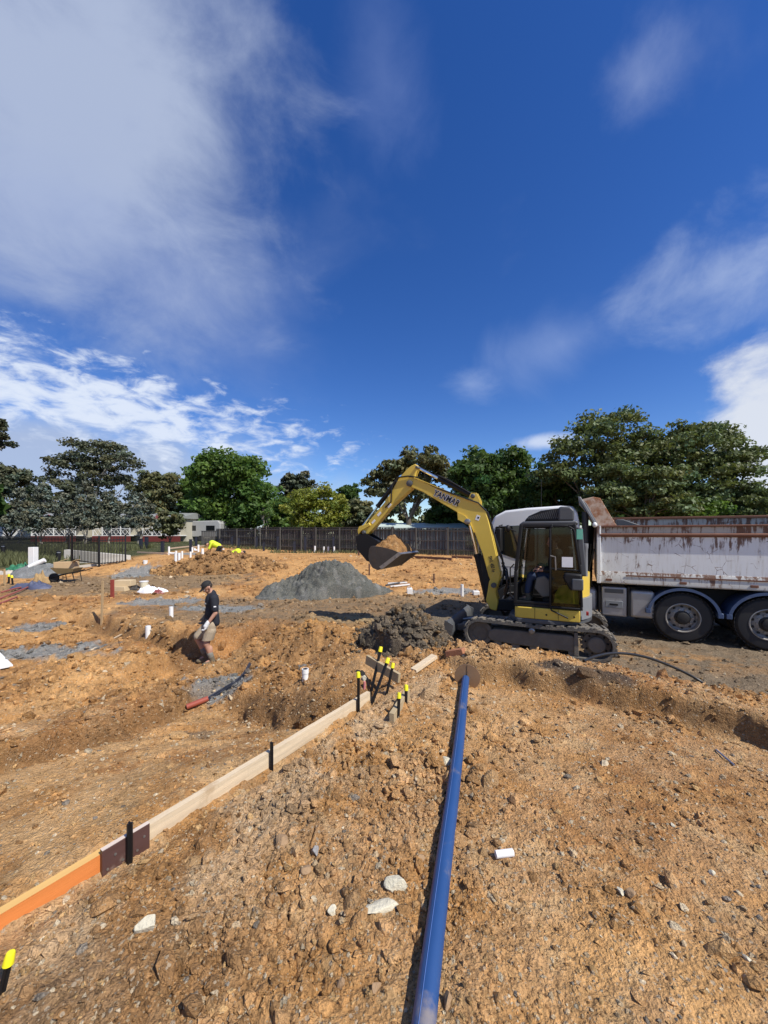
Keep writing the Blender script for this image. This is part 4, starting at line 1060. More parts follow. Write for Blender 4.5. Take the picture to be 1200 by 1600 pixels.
# roof air conditioner: louvred grille with a rounded dark cover behind it
MB().prism([(0.20, 2.50), (-0.50, 2.50), (-0.52, 2.70), (-0.40, 2.735), (-0.1, 2.70), (0.12, 2.60)], 0.12, 0.80, 'xz').build('air_conditioner', BLK, cabo, bevel=0.02)
MB().prism([(-0.40, 2.50), (-0.66, 2.50), (-0.67, 2.68), (-0.60, 2.755), (-0.44, 2.765), (-0.40, 2.74)], 0.06, 0.86, 'xz').build('air_conditioner_cover', GRY, cabo, bevel=0.03, seg=3)
lv = MB()
for k in range(17):
    X = 0.13 - k * 0.034; zt = 2.60 + 0.12 * min(1, (0.13 - X) / 0.42)
    lv.bar((X + 0.03, 0.803, 2.545), (X - 0.01, 0.803, zt - 0.02), 0.012, 0.010, (0, 1, 0))
lv.build('grille_slats', GRY, cabo)
# glazing
MB().prism([(CX1 - 0.06, fz + 0.42), (CX1 - 0.065, 1.55), (CX1 - 0.15, CZ1 - 0.06), (CX1 - 0.16, CZ1 - 0.06), (CX1 - 0.075, 1.55), (CX1 - 0.07, fz + 0.42)], CY0 + 0.07, CY1 - 0.07, 'xz').build('windscreen', GLS, cabo)
MB().prism([(CX1 - 0.08, 1.25), (CX1 - 0.17, CZ1 - 0.07), (CX0 + 0.18, CZ1 - 0.07), (CX0 + 0.09, 1.35)], CY0 + 0.03, CY0 + 0.036, 'xz').build('side_window', glass_mat('smoked_glass', (0.20, 0.24, 0.22), 0.95), cabo)
MB().prism([(CX1 - 0.06, fz + 0.06), (CX1 - 0.06, 1.24), (CX0 + 0.08, 1.34), (CX0 + 0.07, fz + 0.06)], CY0 + 0.02, CY0 + 0.045, 'xz').build('side_panel', BLK, cabo)
# door, folded back against the rear quarter
dr = MB(); yd = CY1 + 0.035
outl = [(-0.265, fz - 0.015), (-0.265, 2.36), (-0.31, 2.40), (-0.56, 2.40), (-0.66, 2.33), (-0.765, 1.55), (-0.785, fz + 0.02), (-0.76, fz - 0.015)]
for a, b in zip(outl, outl[1:] + outl[:1]): dr.bar((a[0], yd, a[1]), (b[0], yd, b[1]), 0.034, 0.045, (0, 1, 0))
dr.bar((-0.27, yd, 1.62), (-0.75, yd, 1.60), 0.030, 0.035, (0, 1, 0))
dro = dr.build('cab_door', BLK, ex, bevel=0.01)
MB().prism([(-0.29, 1.64), (-0.29, 2.37), (-0.56, 2.38), (-0.64, 2.31), (-0.735, 1.62)], yd - 0.003, yd + 0.003, 'xz').build('door_window', GLS, dro)
MB().prism([(-0.29, 0.94), (-0.29, 1.60), (-0.745, 1.58), (-0.765, 0.94)], yd - 0.003, yd + 0.003, 'xz').build('door_lower_window', GLT, dro)
MB().prism([(-0.32, 0.95), (-0.345, 1.15), (-0.42, 1.29), (-0.55, 1.34), (-0.74, 1.34), (-0.75, 0.95)], yd - 0.09, yd - 0.05, 'xz').build('inner_panel', YEL, dro)
MB().prism([(-0.28, 1.33), (-0.28, 1.60), (-0.75, 1.58), (-0.755, 1.33)], yd - 0.05, yd - 0.03, 'xz').build('door_pocket', BLK, dro)
MB().span((-0.64, yd + 0.004, 1.655), (-0.46, yd + 0.007, 1.84)).build('paper_notice', PAPER, dro)
MB().prism([(-0.48, 1.46), (-0.50, 1.56), (-0.78, 1.55), (-0.80, 1.33), (-0.60, 1.25)], yd + 0.02, yd + 0.16, 'xz').build('mirror_housing', BLK, dro, bevel=0.03)
MB().span((-0.80, yd + 0.162, 1.27), (-0.62, yd + 0.20, 1.47)).build('door_lamp', GRY, dro, bevel=0.02)
MB().tube([(-0.27, yd + 0.05, 1.86), (-0.35, yd + 0.06, 1.84), (-0.36, yd + 0.05, 1.60)], 0.012, 6).build('door_handle', STL, dro)
MB().span((-0.80, CY1 + 0.002, 2.16), (-0.70, CY1 + 0.006, 2.34)).build('green_sticker', mat('green_sticker', (0.16, 0.50, 0.36), 0.5), cabo)
MB().prism([(-0.72, 1.50), (-0.70, 2.38), (-0.80, 2.36), (-0.86, 1.50)], 0.80, 0.92, 'xz').build('rear_quarter', GRY, cabo, bevel=0.02)
MB().tube([(0.40, CY1 - 0.02, 1.02), (0.44, CY1 + 0.01, 1.10), (0.44, CY1 + 0.01, 1.60), (0.37, CY1, 1.68)], 0.013, 8).build('grab_rail', BLK, cabo)
MB().tube([(-0.27, CY1 + 0.06, 0.90), (-0.29, CY1 + 0.07, 0.86), (-0.56, CY1 + 0.055, 0.74)], 0.014, 8).build('door_stay', BLK, cabo)
mi = MB().tube([(0.33, CY1, 2.30), (0.46, CY1 + 0.04, 2.36)], 0.012, 6); mi.ball((0.48, CY1 + 0.03, 2.36), (0.05, 0.06, 0.07)); mi.build('work_lamp', BLK, cabo)
# seat and levers
se = MB().span((-0.52, 0.20, 1.22), (-0.06, 0.66, 1.34)); se.prism([(-0.44, 1.30), (-0.56, 2.02), (-0.66, 2.00), (-0.56, 1.30)], 0.20, 0.66, 'xz'); se.span((-0.48, 0.26, fz), (-0.12, 0.60, 1.22))
se.build('seat', mat('seat_vinyl', (0.035, 0.034, 0.033), 0.7), cabo, bevel=0.04, seg=3)
for yy in (0.72, 0.10):
    MB().prism([(0.02, 1.22), (-0.02, 1.42), (-0.16, 1.46), (-0.28, 1.36), (-0.30, 1.08), (-0.12, 1.05)], yy - 0.045, yy + 0.045, 'xz').build('control_console', mat('console_grey', (0.15, 0.145, 0.125), 0.6), cabo, bevel=0.02)
    MB().tube([(-0.03, yy, 1.42), (0.01, yy, 1.56)], [0.012, 0.018], 8).build('control_lever', BLK, cabo)
for yy in (0.30, 0.46): MB().tube([(0.16, yy, fz), (0.20, yy, 1.18), (0.14, yy, 1.34)], 0.012, 6).build('travel_lever', BLK, cabo)

# swing post
sw = MB().prism(XP([(764, 909), (762, 922), (759, 938), (766, 952), (776, 955), (779, 940), (775, 925), (781, 905), (783, 893), (772, 893)], 0.12), -0.13, 0.13, 'xz')
swo = sw.build('swing_post', YEL, ex, bevel=0.02)
MB().lathe([(-0.20, 0.055), (0.20, 0.055)], (XL(772, 914, .12)[0], 0, XL(772, 914, .12)[1]), 'y', 16).build('foot_pin', GRY, swo)
MB().span((0.42, -0.11, 0.60), (0.86, 0.11, 0.84)).build('swing_bracket', BLK, ex, bevel=0.03)

# boom
Yb = 0.115
bo = XP([(647, 747), (677, 759.5), (710, 773.5), (737, 784), (750, 789), (757.5, 797), (763, 813), (767, 830), (780, 887), (783.5, 903), (778, 911), (767, 909), (763, 899), (754, 866), (742, 834), (735, 818), (726, 809), (715, 801), (693, 788), (660, 768.5), (642, 761)], Yb)
bmo = MB().prism(bo, -Yb, Yb, 'xz').build('boom', YEL, ex, bevel=0.012)
ed = XP([(647, 746), (677, 758.5), (710, 772.5), (737, 783), (750, 788)], Yb)
for s in (-1, 1):
    mb = MB()
    for a, b in zip(ed[:-1], ed[1:]): mb.bar((a[0], s * (Yb + 0.008), a[1]), (b[0], s * (Yb + 0.008), b[1]), 0.018, 0.03, (0, 1, 0))
    mb.build('boom_flange', YEL, bmo)
    MB().prism(XP([(715, 800), (716, 812), (726, 817), (736, 822), (741, 832), (735, 815), (727, 806)], Yb), s * Yb, s * (Yb + 0.03), 'xz').build('cylinder_lug', YEL, bmo)
    MB().prism(XP([(730, 783), (736, 770), (744, 770), (750, 783), (749, 792)], Yb), s * 0.05, s * (Yb + 0.002), 'xz').build('arm_cylinder_lug', YEL, bmo)
def pin(name, u, v, r, w, par, m=GRY):
    X, Z = XL(u, v, Yb); MB().lathe([(-w, r * 0.6), (-w, r), (w, r), (w + 0.015, r * 0.6)], (X, 0, Z), 'y', 18).build(name, m, par)
pin('boom_tip_pin', 640.5, 755.5, 0.075, 0.165, bmo); pin('lift_pin', 731, 815, 0.065, 0.165, bmo, STL); pin('arm_cylinder_pin', 739, 775, 0.05, 0.13, bmo)
# lettering on the boom
def decal(txt, u0, v0, u1, v1, size, par, m, y, offset=0.0, depth=0.0015, shear=0.0, space=1.0, name='lettering'):
    a = Vector(XL(u0, v0, Yb)); b = Vector(XL(u1, v1, Yb)); c = (a + b) / 2; d = (b - a).normalized()
    me = text_mesh(txt, size, depth, offset, shear, space)
    xs = [v.co.x for v in me.vertices]; k = (b - a).length / (max(xs) - min(xs)) if depth > 0.00101 or size < 0.12 else decal.k
    decal.k = k
    X = Vector((d.x, 0, d.y)); N = Vector((0, 1, 0)); Zz = X.cross(N) * -1; Zz = N.cross(X)
    for v in me.vertices:
        p = X * (v.co.x * k) + Zz * v.co.y + N * v.co.z; v.co = Vector((c.x, y, c.y)) + p
    me.flip_normals() if False else None
    obj(name, me, m, par)
decal('YANMAR', 678, 769.5, 717, 787.5, 0.185, bmo, BLKP, Yb + 0.0065, 0.005, 0.0015, 0.12, 1.08)
decal('YANMAR', 678, 769.5, 717, 787.5, 0.185, bmo, PAPER, Yb + 0.003, 0.017, 0.001, 0.12, 1.08, 'lettering_outline')
decal('SWL 450 kg', 765.5, 869, 771.5, 894, 0.105, bmo, BLKP, Yb + 0.004, 0.003, 0.001, 0.0, 1.05)
a = XL(746.5, 809, Yb); MB().box((a[0], Yb + 0.002, a[1]), (0.085, 0.003, 0.115), Matrix.Rotation(rad(-20), 3, 'Y')).build('warning_sticker', PAPER, bmo)
MB().box((a[0] - 0.01, Yb + 0.004, a[1]), (0.04, 0.002, 0.04), Matrix.Rotation(rad(-20), 3, 'Y')).build('sticker_print', BLKP, bmo)

def cyl(name, p, q, r, rr, frac, par, m=BLK):
    p = Vector(p); q = Vector(q); k = p.lerp(q, frac)
    o = MB().tube([p, k], r, 14).lathe([(0, r * 1.1)], (0, 0, -50), 'z', 3).build(name, m, par) if False else MB().tube([p, p.lerp(k, 0.94), p.lerp(k, 0.945), k], [r, r, r * 1.15, r * 1.15], 14).build(name, m, par)
    MB().tube([k, q], rr, 10).build('rod', CHR, o)
    return o
def P3(u, v, y=0.0): X, Z = XL(u, v, Yb); return (X, y, Z)
cyl('arm_cylinder', P3(739, 776), P3(653, 731), 0.060, 0.032, 0.64, ex)
MB().tube([P3(735, 771, 0.05), P3(700, 750, 0.055), P3(682, 742, 0.05)], 0.018, 8).build('cylinder_pipe', BLK, ex)
cyl('lift_cylinder', P3(762, 942), P3(732, 816), 0.078, 0.036, 0.60, ex)
MB().prism(XP([(748, 868), (764, 866), (772, 930), (757, 934)], Yb), -0.10, 0.10, 'xz').build('cylinder_guard', BLK, ex, bevel=0.02)

# arm
Ya = 0.09
ao = XP([(635, 733), (641, 728), (648, 724.5), (653, 729), (649, 738), (646.5, 747), (647, 757), (642, 764), (610, 793), (587, 821), (575, 834), (566, 836), (564, 829), (571, 822), (577, 812), (600, 785), (611, 768), (617, 757), (623, 746)], Yb)
aro = MB().prism(ao, -Ya, Ya, 'xz').build('arm', YEL, ex, bevel=0.012)
pin('rod_pin', 651, 730, 0.035, 0.12, aro); pin('bucket_pin', 569, 832, 0.05, 0.15, aro)
for u_, v_, s_ in ((608, 790, 0.05), (592, 803, 0.06), (583, 815, 0.05)):
    X, Z = XL(u_, v_, Yb); MB().box((X, Ya + 0.002, Z), (0.12, 0.003, s_), Matrix.Rotation(rad(44), 3, 'Y')).build('worn_sticker', PAPER, aro)
cyl('bucket_cylinder', P3(617, 751, 0), P3(563, 823, 0), 0.055, 0.030, 0.55, ex)
MB().prism(XP([(559, 828), (561, 823), (577, 817), (579, 821), (565, 829), (560, 836)], Yb), -0.13, 0.13, 'xz').build('bucket_link', YEL, ex, bevel=0.01)
hs = [P3(653, 746, .10), P3(638, 744, .12), P3(622, 746, .125), P3(614, 756, .13), P3(612, 770, .13), P3(611, 784, .12), P3(602, 793, .115)]
MB().tube(hs, 0.018, 8).build('hose', HOS, ex)
MB().tube([P3(650, 748, -.02), P3(664, 754, .09), P3(690, 765, .135), P3(720, 776, .135), P3(748, 786, .13), P3(762, 801, .10), P3(768, 822, .02), P3(779, 866, .05), P3(787, 880, .08), P3(786, 900, .10)], 0.016, 8).build('hose', HOS, ex)
MB().tube([P3(757, 795, .05), P3(766, 820, .02), P3(776, 850, .03), P3(784, 872, .08), P3(788, 892, .06), P3(783, 915, .10)], 0.022, 8).build('hose', HOS, ex)
for k in range(3): MB().tube([P3(783 + k, 880 + 4 * k, .0), P3(792, 890 + 8 * k, .12), P3(795, 905 + 6 * k, .20), P3(788, 925 + 5 * k, .1)], 0.02, 8).build('hose', HOS, ex)

# hitch and bucket
hi = MB().prism(XP([(561, 834), (570, 836), (590, 846), (589, 852), (578, 872), (566, 866), (560, 856)], Yb), -0.15, 0.15, 'xz')
hio = hi.build('quick_hitch', BLK, ex, bevel=0.015)
for s in (-1, 1): MB().prism(XP([(558, 838), (573, 833), (592, 845), (588, 858), (580, 878), (575, 876), (560, 858)], Yb), s * 0.165, s * 0.19, 'xz').build('hitch_plate', BLK, hio)
Wb = 0.56
shell = [(3.62, 1.97), (3.67, 1.90), (3.69, 1.72), (3.66, 1.58), (3.58, 1.46), (3.45, 1.41), (3.32, 1.46), (2.90, 1.80)]
th = 0.022; inner = []
for i, p in enumerate(shell):
    a = Vector(shell[max(i - 1, 0)]); b = Vector(shell[min(i + 1, len(shell) - 1)]); d = (b - a).normalized(); inner.append((p[0] - (-d.y) * th * -1, p[1] - d.x * th * -1) if False else (p[0] + d.y * th, p[1] - d.x * th))
cc = Vector((3.35, 1.75)); inner = [tuple(Vector(p) + (cc - Vector(p)).normalized() * th) for p in shell]
bk = MB()
for i in range(len(shell) - 1): bk.prism([shell[i], shell[i + 1], inner[i + 1], inner[i]], -Wb, Wb, 'xz')
bko = bk.build('bucket', BKT, ex)
side = shell + [(2.93, 1.84), (3.10, 1.90), (3.40, 1.96)]
for s in (-1, 1):
    MB().prism(side, s * (Wb + 0.002), s * (Wb + 0.024), 'xz').build('bucket_side', BKT, bko)
    MB().prism([(2.86, 1.78), (2.90, 1.85), (3.40, 1.49), (3.34, 1.43)], s * (Wb + 0.003), s * (Wb + 0.036), 'xz').build('side_cutter', STL, bko)
MB().prism([(2.84, 1.80), (2.95, 1.77), (2.97, 1.785), (2.90, 1.83)], -Wb - 0.02, Wb + 0.02, 'xz').build('cutting_lip', STL, bko)
MB().prism([(3.60, 1.99), (3.70, 1.93), (3.72, 1.62), (3.69, 1.60)], -0.20, 0.20, 'xz').build('bucket_ears', BKT, bko)

# soil in the bucket: its own thing, heaped over the rim
t = np.linspace(0, 2 * np.pi, 90, endpoint=False); r = np.linspace(0.01, 1, 40)[:, None]
U = r * np.cos(t); Vv = r * np.sin(t); sq = 1 / np.maximum(np.abs(np.cos(t)), np.abs(np.sin(t))) ** 0.75
lx = 3.30 + 0.345 * U * sq; ly = 0.53 * Vv * sq
lz = 1.885 + 0.022 * (lx - 3.3) / 0.35 + 0.33 * np.clip(1 - r ** 1.5, 0, 1) * (1 + 0 * t) - 0.10 * sst(0.92, 1.0, r + 0 * t)
lz = lz + 0.05 * fbm(lx * 6, ly * 6, 4, 77) + 0.05 * lumps(lx, ly, 0.11, 78) + 0.03 * lumps(lx, ly, 0.05, 79)
Wx = EXC.x + lx * EF.x + ly * EL.x; Wy = EXC.y + lx * EF.y + ly * EL.y
o = obj('soil_load', grid_mesh('soil_load', Wx, Wy, lz + EXC.z, True, colmix((0.36, 0.19, 0.07), (0.25, 0.13, 0.05), 4, 401, (0.42, 0.24, 0.10))(Wx.ravel(), Wy.ravel())), SOIL)
tag(o, 'heaped orange soil carried in the raised excavator bucket', 'soil')

# ------------------------------------------------------------------ tipper truck
def rust_mat(name, base, top, amt=1.0, streak=True):
    """weathered paint: rust concentrated along edges (by its own noise), scratches and runs"""
    m = bpy.data.materials.new(name); m.use_nodes = True; g = NT(m.node_tree); b = m.node_tree.nodes['Principled BSDF']
    tc = g.node('ShaderNodeTexCoord'); p = tc.outputs['Object']
    big = g.noise(p, 1.7, 7, 0.65, 0.4); st = g.noise(g.mapping(p, scale=(9, 9, 1.2)), 1.6, 7, 0.7, 0.3); fine = g.noise(p, 22, 6, 0.7)
    sp = g.node('ShaderNodeSeparateXYZ'); g.l.new(p, sp.inputs[0])
    hgt = g.ramp(sp.outputs[2], top - 0.75, top)                 # old wear is heavier near the loading edge
    r1 = g.ramp(g.m('ADD', g.m('MULTIPLY', st, 0.6), g.m('ADD', g.m('MULTIPLY', big, 0.5), g.m('MULTIPLY', hgt, 0.16 * amt))), 0.645, 0.72)
    v1 = g.node('ShaderNodeTexVoronoi', feature='DISTANCE_TO_EDGE', i_Vector=g.mapping(g.node('ShaderNodeVectorMath', operation='ADD').outputs[0] if False else p, scale=(1.5, 1.5, 1.0), rot=(0.3, 0.4, 0.2)), i_Scale=3.6)
    vd = g.m('ADD', v1.outputs['Distance'], g.m('MULTIPLY', g.m('SUBTRACT', fine, 0.5), 0.05))
    sc = g.m('MULTIPLY', g.m('LESS_THAN', vd, 0.012), g.ramp(g.noise(p, 2.4, 3), 0.50, 0.58))
    dots = g.ramp(g.m('ADD', fine, g.m('MULTIPLY', big, 0.35)), 0.855, 0.90)
    f = g.m('MAXIMUM', g.m('MAXIMUM', r1, sc), g.m('MULTIPLY', dots, 0.8), clamp=True)
    rc = g.mix(fine, (0.055, 0.024, 0.014, 1), (0.22, 0.085, 0.035, 1))
    grime = g.mix(g.m('MULTIPLY', g.ramp(st, 0.45, 0.75), 0.45), (*base, 1), (base[0] * 0.62, base[1] * 0.55, base[2] * 0.45, 1))
    g.l.new(g.mix(g.m('MULTIPLY', f, 0.9), grime, rc), b.inputs['Base Color'])
    g.l.new(g.m('ADD', 0.42, g.m('MULTIPLY', f, 0.45)), b.inputs['Roughness'])
    return m

TIP = rust_mat('tipper_paint', (0.78, 0.79, 0.78), 2.42)
RAIL = rust_mat('rail_rust', (0.46, 0.43, 0.37), 2.5, 0.85)
RUSTO = mat('hood_rust', (0.62, 0.48, 0.36), 0.75, var=0.15, scale=5, dirt=0.95, dcol=(0.36, 0.13, 0.045), stretch=(5, 5, 0.7))
RST = mat('deep_rust', (0.17, 0.075, 0.045), 0.85, var=0.4, scale=9, dirt=0.3, dcol=(0.30, 0.20, 0.14))
NVY = mat('mudguard_blue', (0.050, 0.085, 0.175), 0.5, var=0.3, scale=3, dirt=0.45, dcol=(0.22, 0.22, 0.22))
ALU = mat('tank_alloy', (0.36, 0.36, 0.365), 0.45, 0.55, var=0.2, scale=5, dirt=0.3, dcol=(0.16, 0.13, 0.10), stretch=(1, 1, 4))
RIM = mat('wheel_rim', (0.30, 0.29, 0.275), 0.5, 0.4, var=0.25, dirt=0.45, dcol=(0.16, 0.12, 0.08))
CHS = mat('chassis_black', (0.020, 0.019, 0.018), 0.7, var=0.3, dirt=0.35, dcol=(0.10, 0.08, 0.06))

tr = thing('tipper_truck', 'white tipper truck with rust scratched body parked behind the excavator', 'truck', TRK, math.atan2(TF.y, TF.x))

def wheel(x, y, out, dual=False):
    """tyre outer face at y, 'out' = +1 towards the left side of the truck"""
    R = 0.505; w = 0.28; n = 44; o = out
    t = MB().lathe([(0, 0.30), (0.0, 0.40), (-o * 0.004, 0.455), (-o * 0.035, R - 0.012), (-o * 0.06, R), (-o * (w - 0.06), R), (-o * (w - 0.035), R - 0.012), (-o * w, 0.44), (-o * w, 0.30)], (x, y, R), 'y', n, False)
    for k in range(40):
        a = 2 * math.pi * k / 40
        for s in (0.055, w - 0.055):
            t.box((x + (R + 0.002) * math.cos(a), y - o * s, R + (R + 0.002) * math.sin(a)), (0.014, 0.085, 0.055), Matrix.Rotation(-a, 3, 'Y'))
    to = t.build('tyre', TYR, tr)
    r = MB().lathe([(-o * 0.015, 0.305), (o * 0.004, 0.300), (o * 0.008, 0.285), (-o * 0.02, 0.270), (-o * 0.10, 0.262), (-o * 0.115, 0.235), (-o * 0.06, 0.150), (-o * 0.06, 0.02)], (x, y, R), 'y', n, False).build('rim', RIM, to)
    MB().lathe([(-o * 0.062, 0.140), (-o * 0.03, 0.138), (-o * 0.02, 0.115), (o * 0.03, 0.105), (o * 0.04, 0.06)], (x, y, R), 'y', 24).build('hub', CHS, to)
    for k in range(10):
        a = 2 * math.pi * k / 10
        MB().lathe([(0, 0.016), (o * 0.028, 0.016)], (x + 0.168 * math.cos(a), y - o * 0.066, R + 0.168 * math.sin(a)), 'y', 6).build('wheel_nut', STL, r)
        MB().lathe([(0, 0.026), (o * 0.004, 0.026)], (x + 0.218 * math.cos(a + .31), y - o * 0.098, R + 0.218 * math.sin(a + .31)), 'y', 12).build('rim_hole', CHS, r)
    if dual:
        MB().lathe([(0, 0.30), (0, 0.45), (-o * 0.06, R), (-o * 0.22, R), (-o * w, 0.45), (-o * w, 0.30)], (x, y - o * 0.32, R), 'y', 30).build('inner_tyre', TYR, tr)

for X in (0.0, -1.32):
    wheel(X, 0.0, 1, True); wheel(X, -2.40, -1, True)
wheel(3.35, -0.03, 1); wheel(3.35, -2.37, -1)
for X in (0.0, -1.32):
    for yy, o in ((0.0, 1), (-2.40, -1)):
        mb = MB(); pr = []
        A = np.linspace(rad(8), rad(172), 22)
        for k in range(21):
            a, b = A[k], A[k + 1]; q = [((X + r * math.cos(w)), 0.55 + r * 0.92 * math.sin(w)) for w, r in ((a, 0.585), (b, 0.585), (b, 0.612), (a, 0.612))]
            mb.prism(q, yy + o * 0.03, yy - o * 0.56, 'xz'); q2 = [((X + r * math.cos(w)), 0.55 + r * 0.92 * math.sin(w)) for w, r in ((a, 0.565), (b, 0.565), (b, 0.620), (a, 0.620))]
            mb.prism(q2, yy + o * 0.03, yy + o * 0.05, 'xz')
        mb.build('mudguard', NVY, tr)
        for e in (1, -1): MB().span((X + e * 0.55, yy + o * 0.052, 0.56), (X + e * 0.64, yy - o * 0.3, 0.66)).build('mudguard_foot', NVY, tr, bevel=0.01)
# chassis
for yy in (-0.75, -1.65): MB().span((-3.3, yy - 0.05, 0.72), (3.9, yy + 0.05, 1.0)).build('chassis_rail', CHS, tr)
for X in (-3.0, -0.66, 0.75, 2.2): MB().span((X - 0.06, -1.6, 0.78), (X + 0.06, -0.8, 0.94)).build('cross_member', CHS, tr)
for X in (0.0, -1.32, 3.35): MB().tube([(X, -0.25, 0.5), (X, -2.15, 0.5)], 0.09, 12).build('axle', CHS, tr)
MB().span((-2.4, -0.7, 0.55), (0.75, -0.6, 1.05)).build('spring_pack', CHS, tr)
# battery box and fuel tank
bx = MB().span((0.97, -0.70, 0.42), (1.46, -0.03, 1.06)).build('battery_box', ALU, tr, bevel=0.03, seg=3)
MB().span((1.05, -0.031, 0.60), (1.38, -0.018, 0.76)).build('battery_latch_plate', LGR, bx, bevel=0.01)
MB().span((1.14, -0.019, 0.66), (1.30, -0.004, 0.70)).build('battery_latch', BLK, bx, bevel=0.005)
MB().span((1.04, -0.031, 0.93), (1.40, -0.016, 1.02)).build('step_recess', GRY, bx, bevel=0.01)
for X in (0.945, 1.50): MB().span((X - 0.022, -0.72, 0.44), (X + 0.022, -0.012, 1.08)).build('tank_strap', BLK, bx, bevel=0.01)
MB().span((0.47, -0.70, 0.42), (0.92, -0.03, 1.01)).build('fuel_tank', ALU, tr, bevel=0.06, seg=4)
MB().span((1.53, -0.70, 0.45), (1.90, -0.05, 1.0)).build('air_tank', ALU, tr, bevel=0.10, seg=4)
# tipper body
ZB, ZT = 1.14, 2.42; XF, XR = 1.50, -3.7
tb = MB().span((XR, -2.40, ZB + 0.08), (XF, -0.05, ZB + 0.20)).build('body_floor', CHS, tr)
MB().span((XR, -0.075, ZB + 0.26), (XF, -0.02, ZT - 0.24)).build('side_wall', TIP, tb)
lo = MB().prism([(0.0, ZB), (0.02, ZB + 0.02), (0.02, ZB + 0.16), (-0.015, ZB + 0.27), (-0.08, ZB + 0.27), (-0.08, ZB)], XR, XF, 'yz').build('lower_rail', rust_mat('lower_rail_paint', (0.58, 0.57, 0.53), 1.75, 1.5), tb, bevel=0.008)
MB().span((XR, 0.0225, ZB + 0.175), (XF - 0.5, 0.03, ZB + 0.205)).build('rail_edge', RST, tb)
MB().prism([(0.0, ZT - 0.25), (0.035, ZT - 0.22), (0.035, ZT - 0.19), (0.0, ZT - 0.17), (-0.08, ZT - 0.17), (-0.08, ZT - 0.25)], XR, XF, 'yz').build('upper_rib', RST, tb, bevel=0.006)
MB().span((XR, -0.085, ZT - 0.168), (XF, -0.012, ZT - 0.04)).build('upper_wall', RAIL, tb)
MB().span((XR, -0.11, ZT - 0.038), (XF, 0.025, ZT)).build('top_rail', RST, tb, bevel=0.01)
MB().span((XR, -2.44, ZB + 0.1), (XF, -2.38, ZT + 0.20)).build('far_wall', RAIL, tb)
MB().span((XR, -2.46, ZT + 0.2), (XF, -2.34, ZT + 0.26)).build('far_top_rail', RST, tb, bevel=0.01)
for X in (XF + 0.0, ): MB().span((X + 0.002, -2.42, ZB + 0.05), (X + 0.06, -0.02, ZT)).build('front_wall', rust_mat('front_wall_paint', (0.50, 0.48, 0.44), 2.4, 1.5), tb)
MB().span((XR - 0.05, -2.40, ZB + 0.1), (XR - 0.004, -0.03, ZT - 0.05)).build('tailgate', TIP, tb)
MB().span((XF - 0.03, -0.02, ZB), (XF + 0.05, 0.03, ZT)).build('corner_post', TIP, tb, bevel=0.01)
# forward-leaning hood over the headboard
hd = [(XF + 0.05, ZT - 0.02), (XF + 0.30, ZT + 0.50), (XF + 0.42, ZT + 0.64), (XF + 0.42, ZT + 0.68), (XF + 0.26, ZT + 0.52), (XF + 0.0, ZT - 0.02)]
ho = MB().prism(hd, -2.40, -0.02, 'xz').build('headboard_hood', LGR, tb, bevel=0.006)
MB().prism([(XF + 0.02, ZT + 0.002), (XF + 0.34, ZT + 0.61), (XF + 0.12, ZT + 0.655), (XF - 0.02, ZT + 0.62), (XF - 0.30, ZT + 0.06), (XF - 0.34, ZT + 0.002)], -0.085, -0.045, 'xz').build('hood_cheek', RUSTO, ho, bevel=0.006)
MB().prism([(XF + 0.02, ZT + 0.002), (XF + 0.34, ZT + 0.61), (XF + 0.12, ZT + 0.655), (XF - 0.30, ZT + 0.06), (XF - 0.34, ZT + 0.002)], -2.40, -2.36, 'xz').build('hood_cheek', RUSTO, ho)
MB().bar((XF + 0.05, -0.03, ZT - 0.02), (XF + 0.40, -0.03, ZT + 0.66), 0.05, 0.07, (0, 1, 0)).build('hood_flange', LGR, ho, bevel=0.01)
MB().span((XF - 0.30, -0.13, ZT + 0.002), (XF - 0.06, -0.09, ZT + 0.13)).build('hood_gusset', RAIL, ho)
MB().ball((XF + 0.09, 0.03, ZT + 0.02), (0.05, 0.045, 0.06)).build('marker_lamp', PAPER, tb)
for X in (1.32, -1.10, -0.0): MB().span((X - 0.06, 0.0215, ZB + 0.06), (X + 0.06, 0.035, ZB + 0.11)).build('side_marker', RST, tb, bevel=0.006)
MB().prism([(XF - 0.9, ZT + 0.02), (XF - 0.55, ZT + 0.17), (XF - 0.40, ZT + 0.17), (XF - 0.40, ZT + 0.0)], -1.4, -1.1, 'xz').build('tarp_roll', GRY, tb, bevel=0.02)
# hydraulic clutter between cab and body
MB().tube([(1.72, -1.2, 1.0), (1.66, -1.2, 2.45)], [0.10, 0.09], 12).build('hoist_ram', CHS, tr)
for k in range(4): MB().tube([(1.62 + .05 * k, -0.35 - .1 * k, 0.9), (1.70, -0.3 - .12 * k, 1.4), (1.60 + .06 * k, -0.3 - .1 * k, 1.9 + .1 * k)], 0.022, 6).build('air_line', HOS, tr)
MB().tube([(1.78, -0.30, 1.0), (1.78, -0.30, 2.75)], 0.07, 14).build('exhaust_stack', GRY, tr)
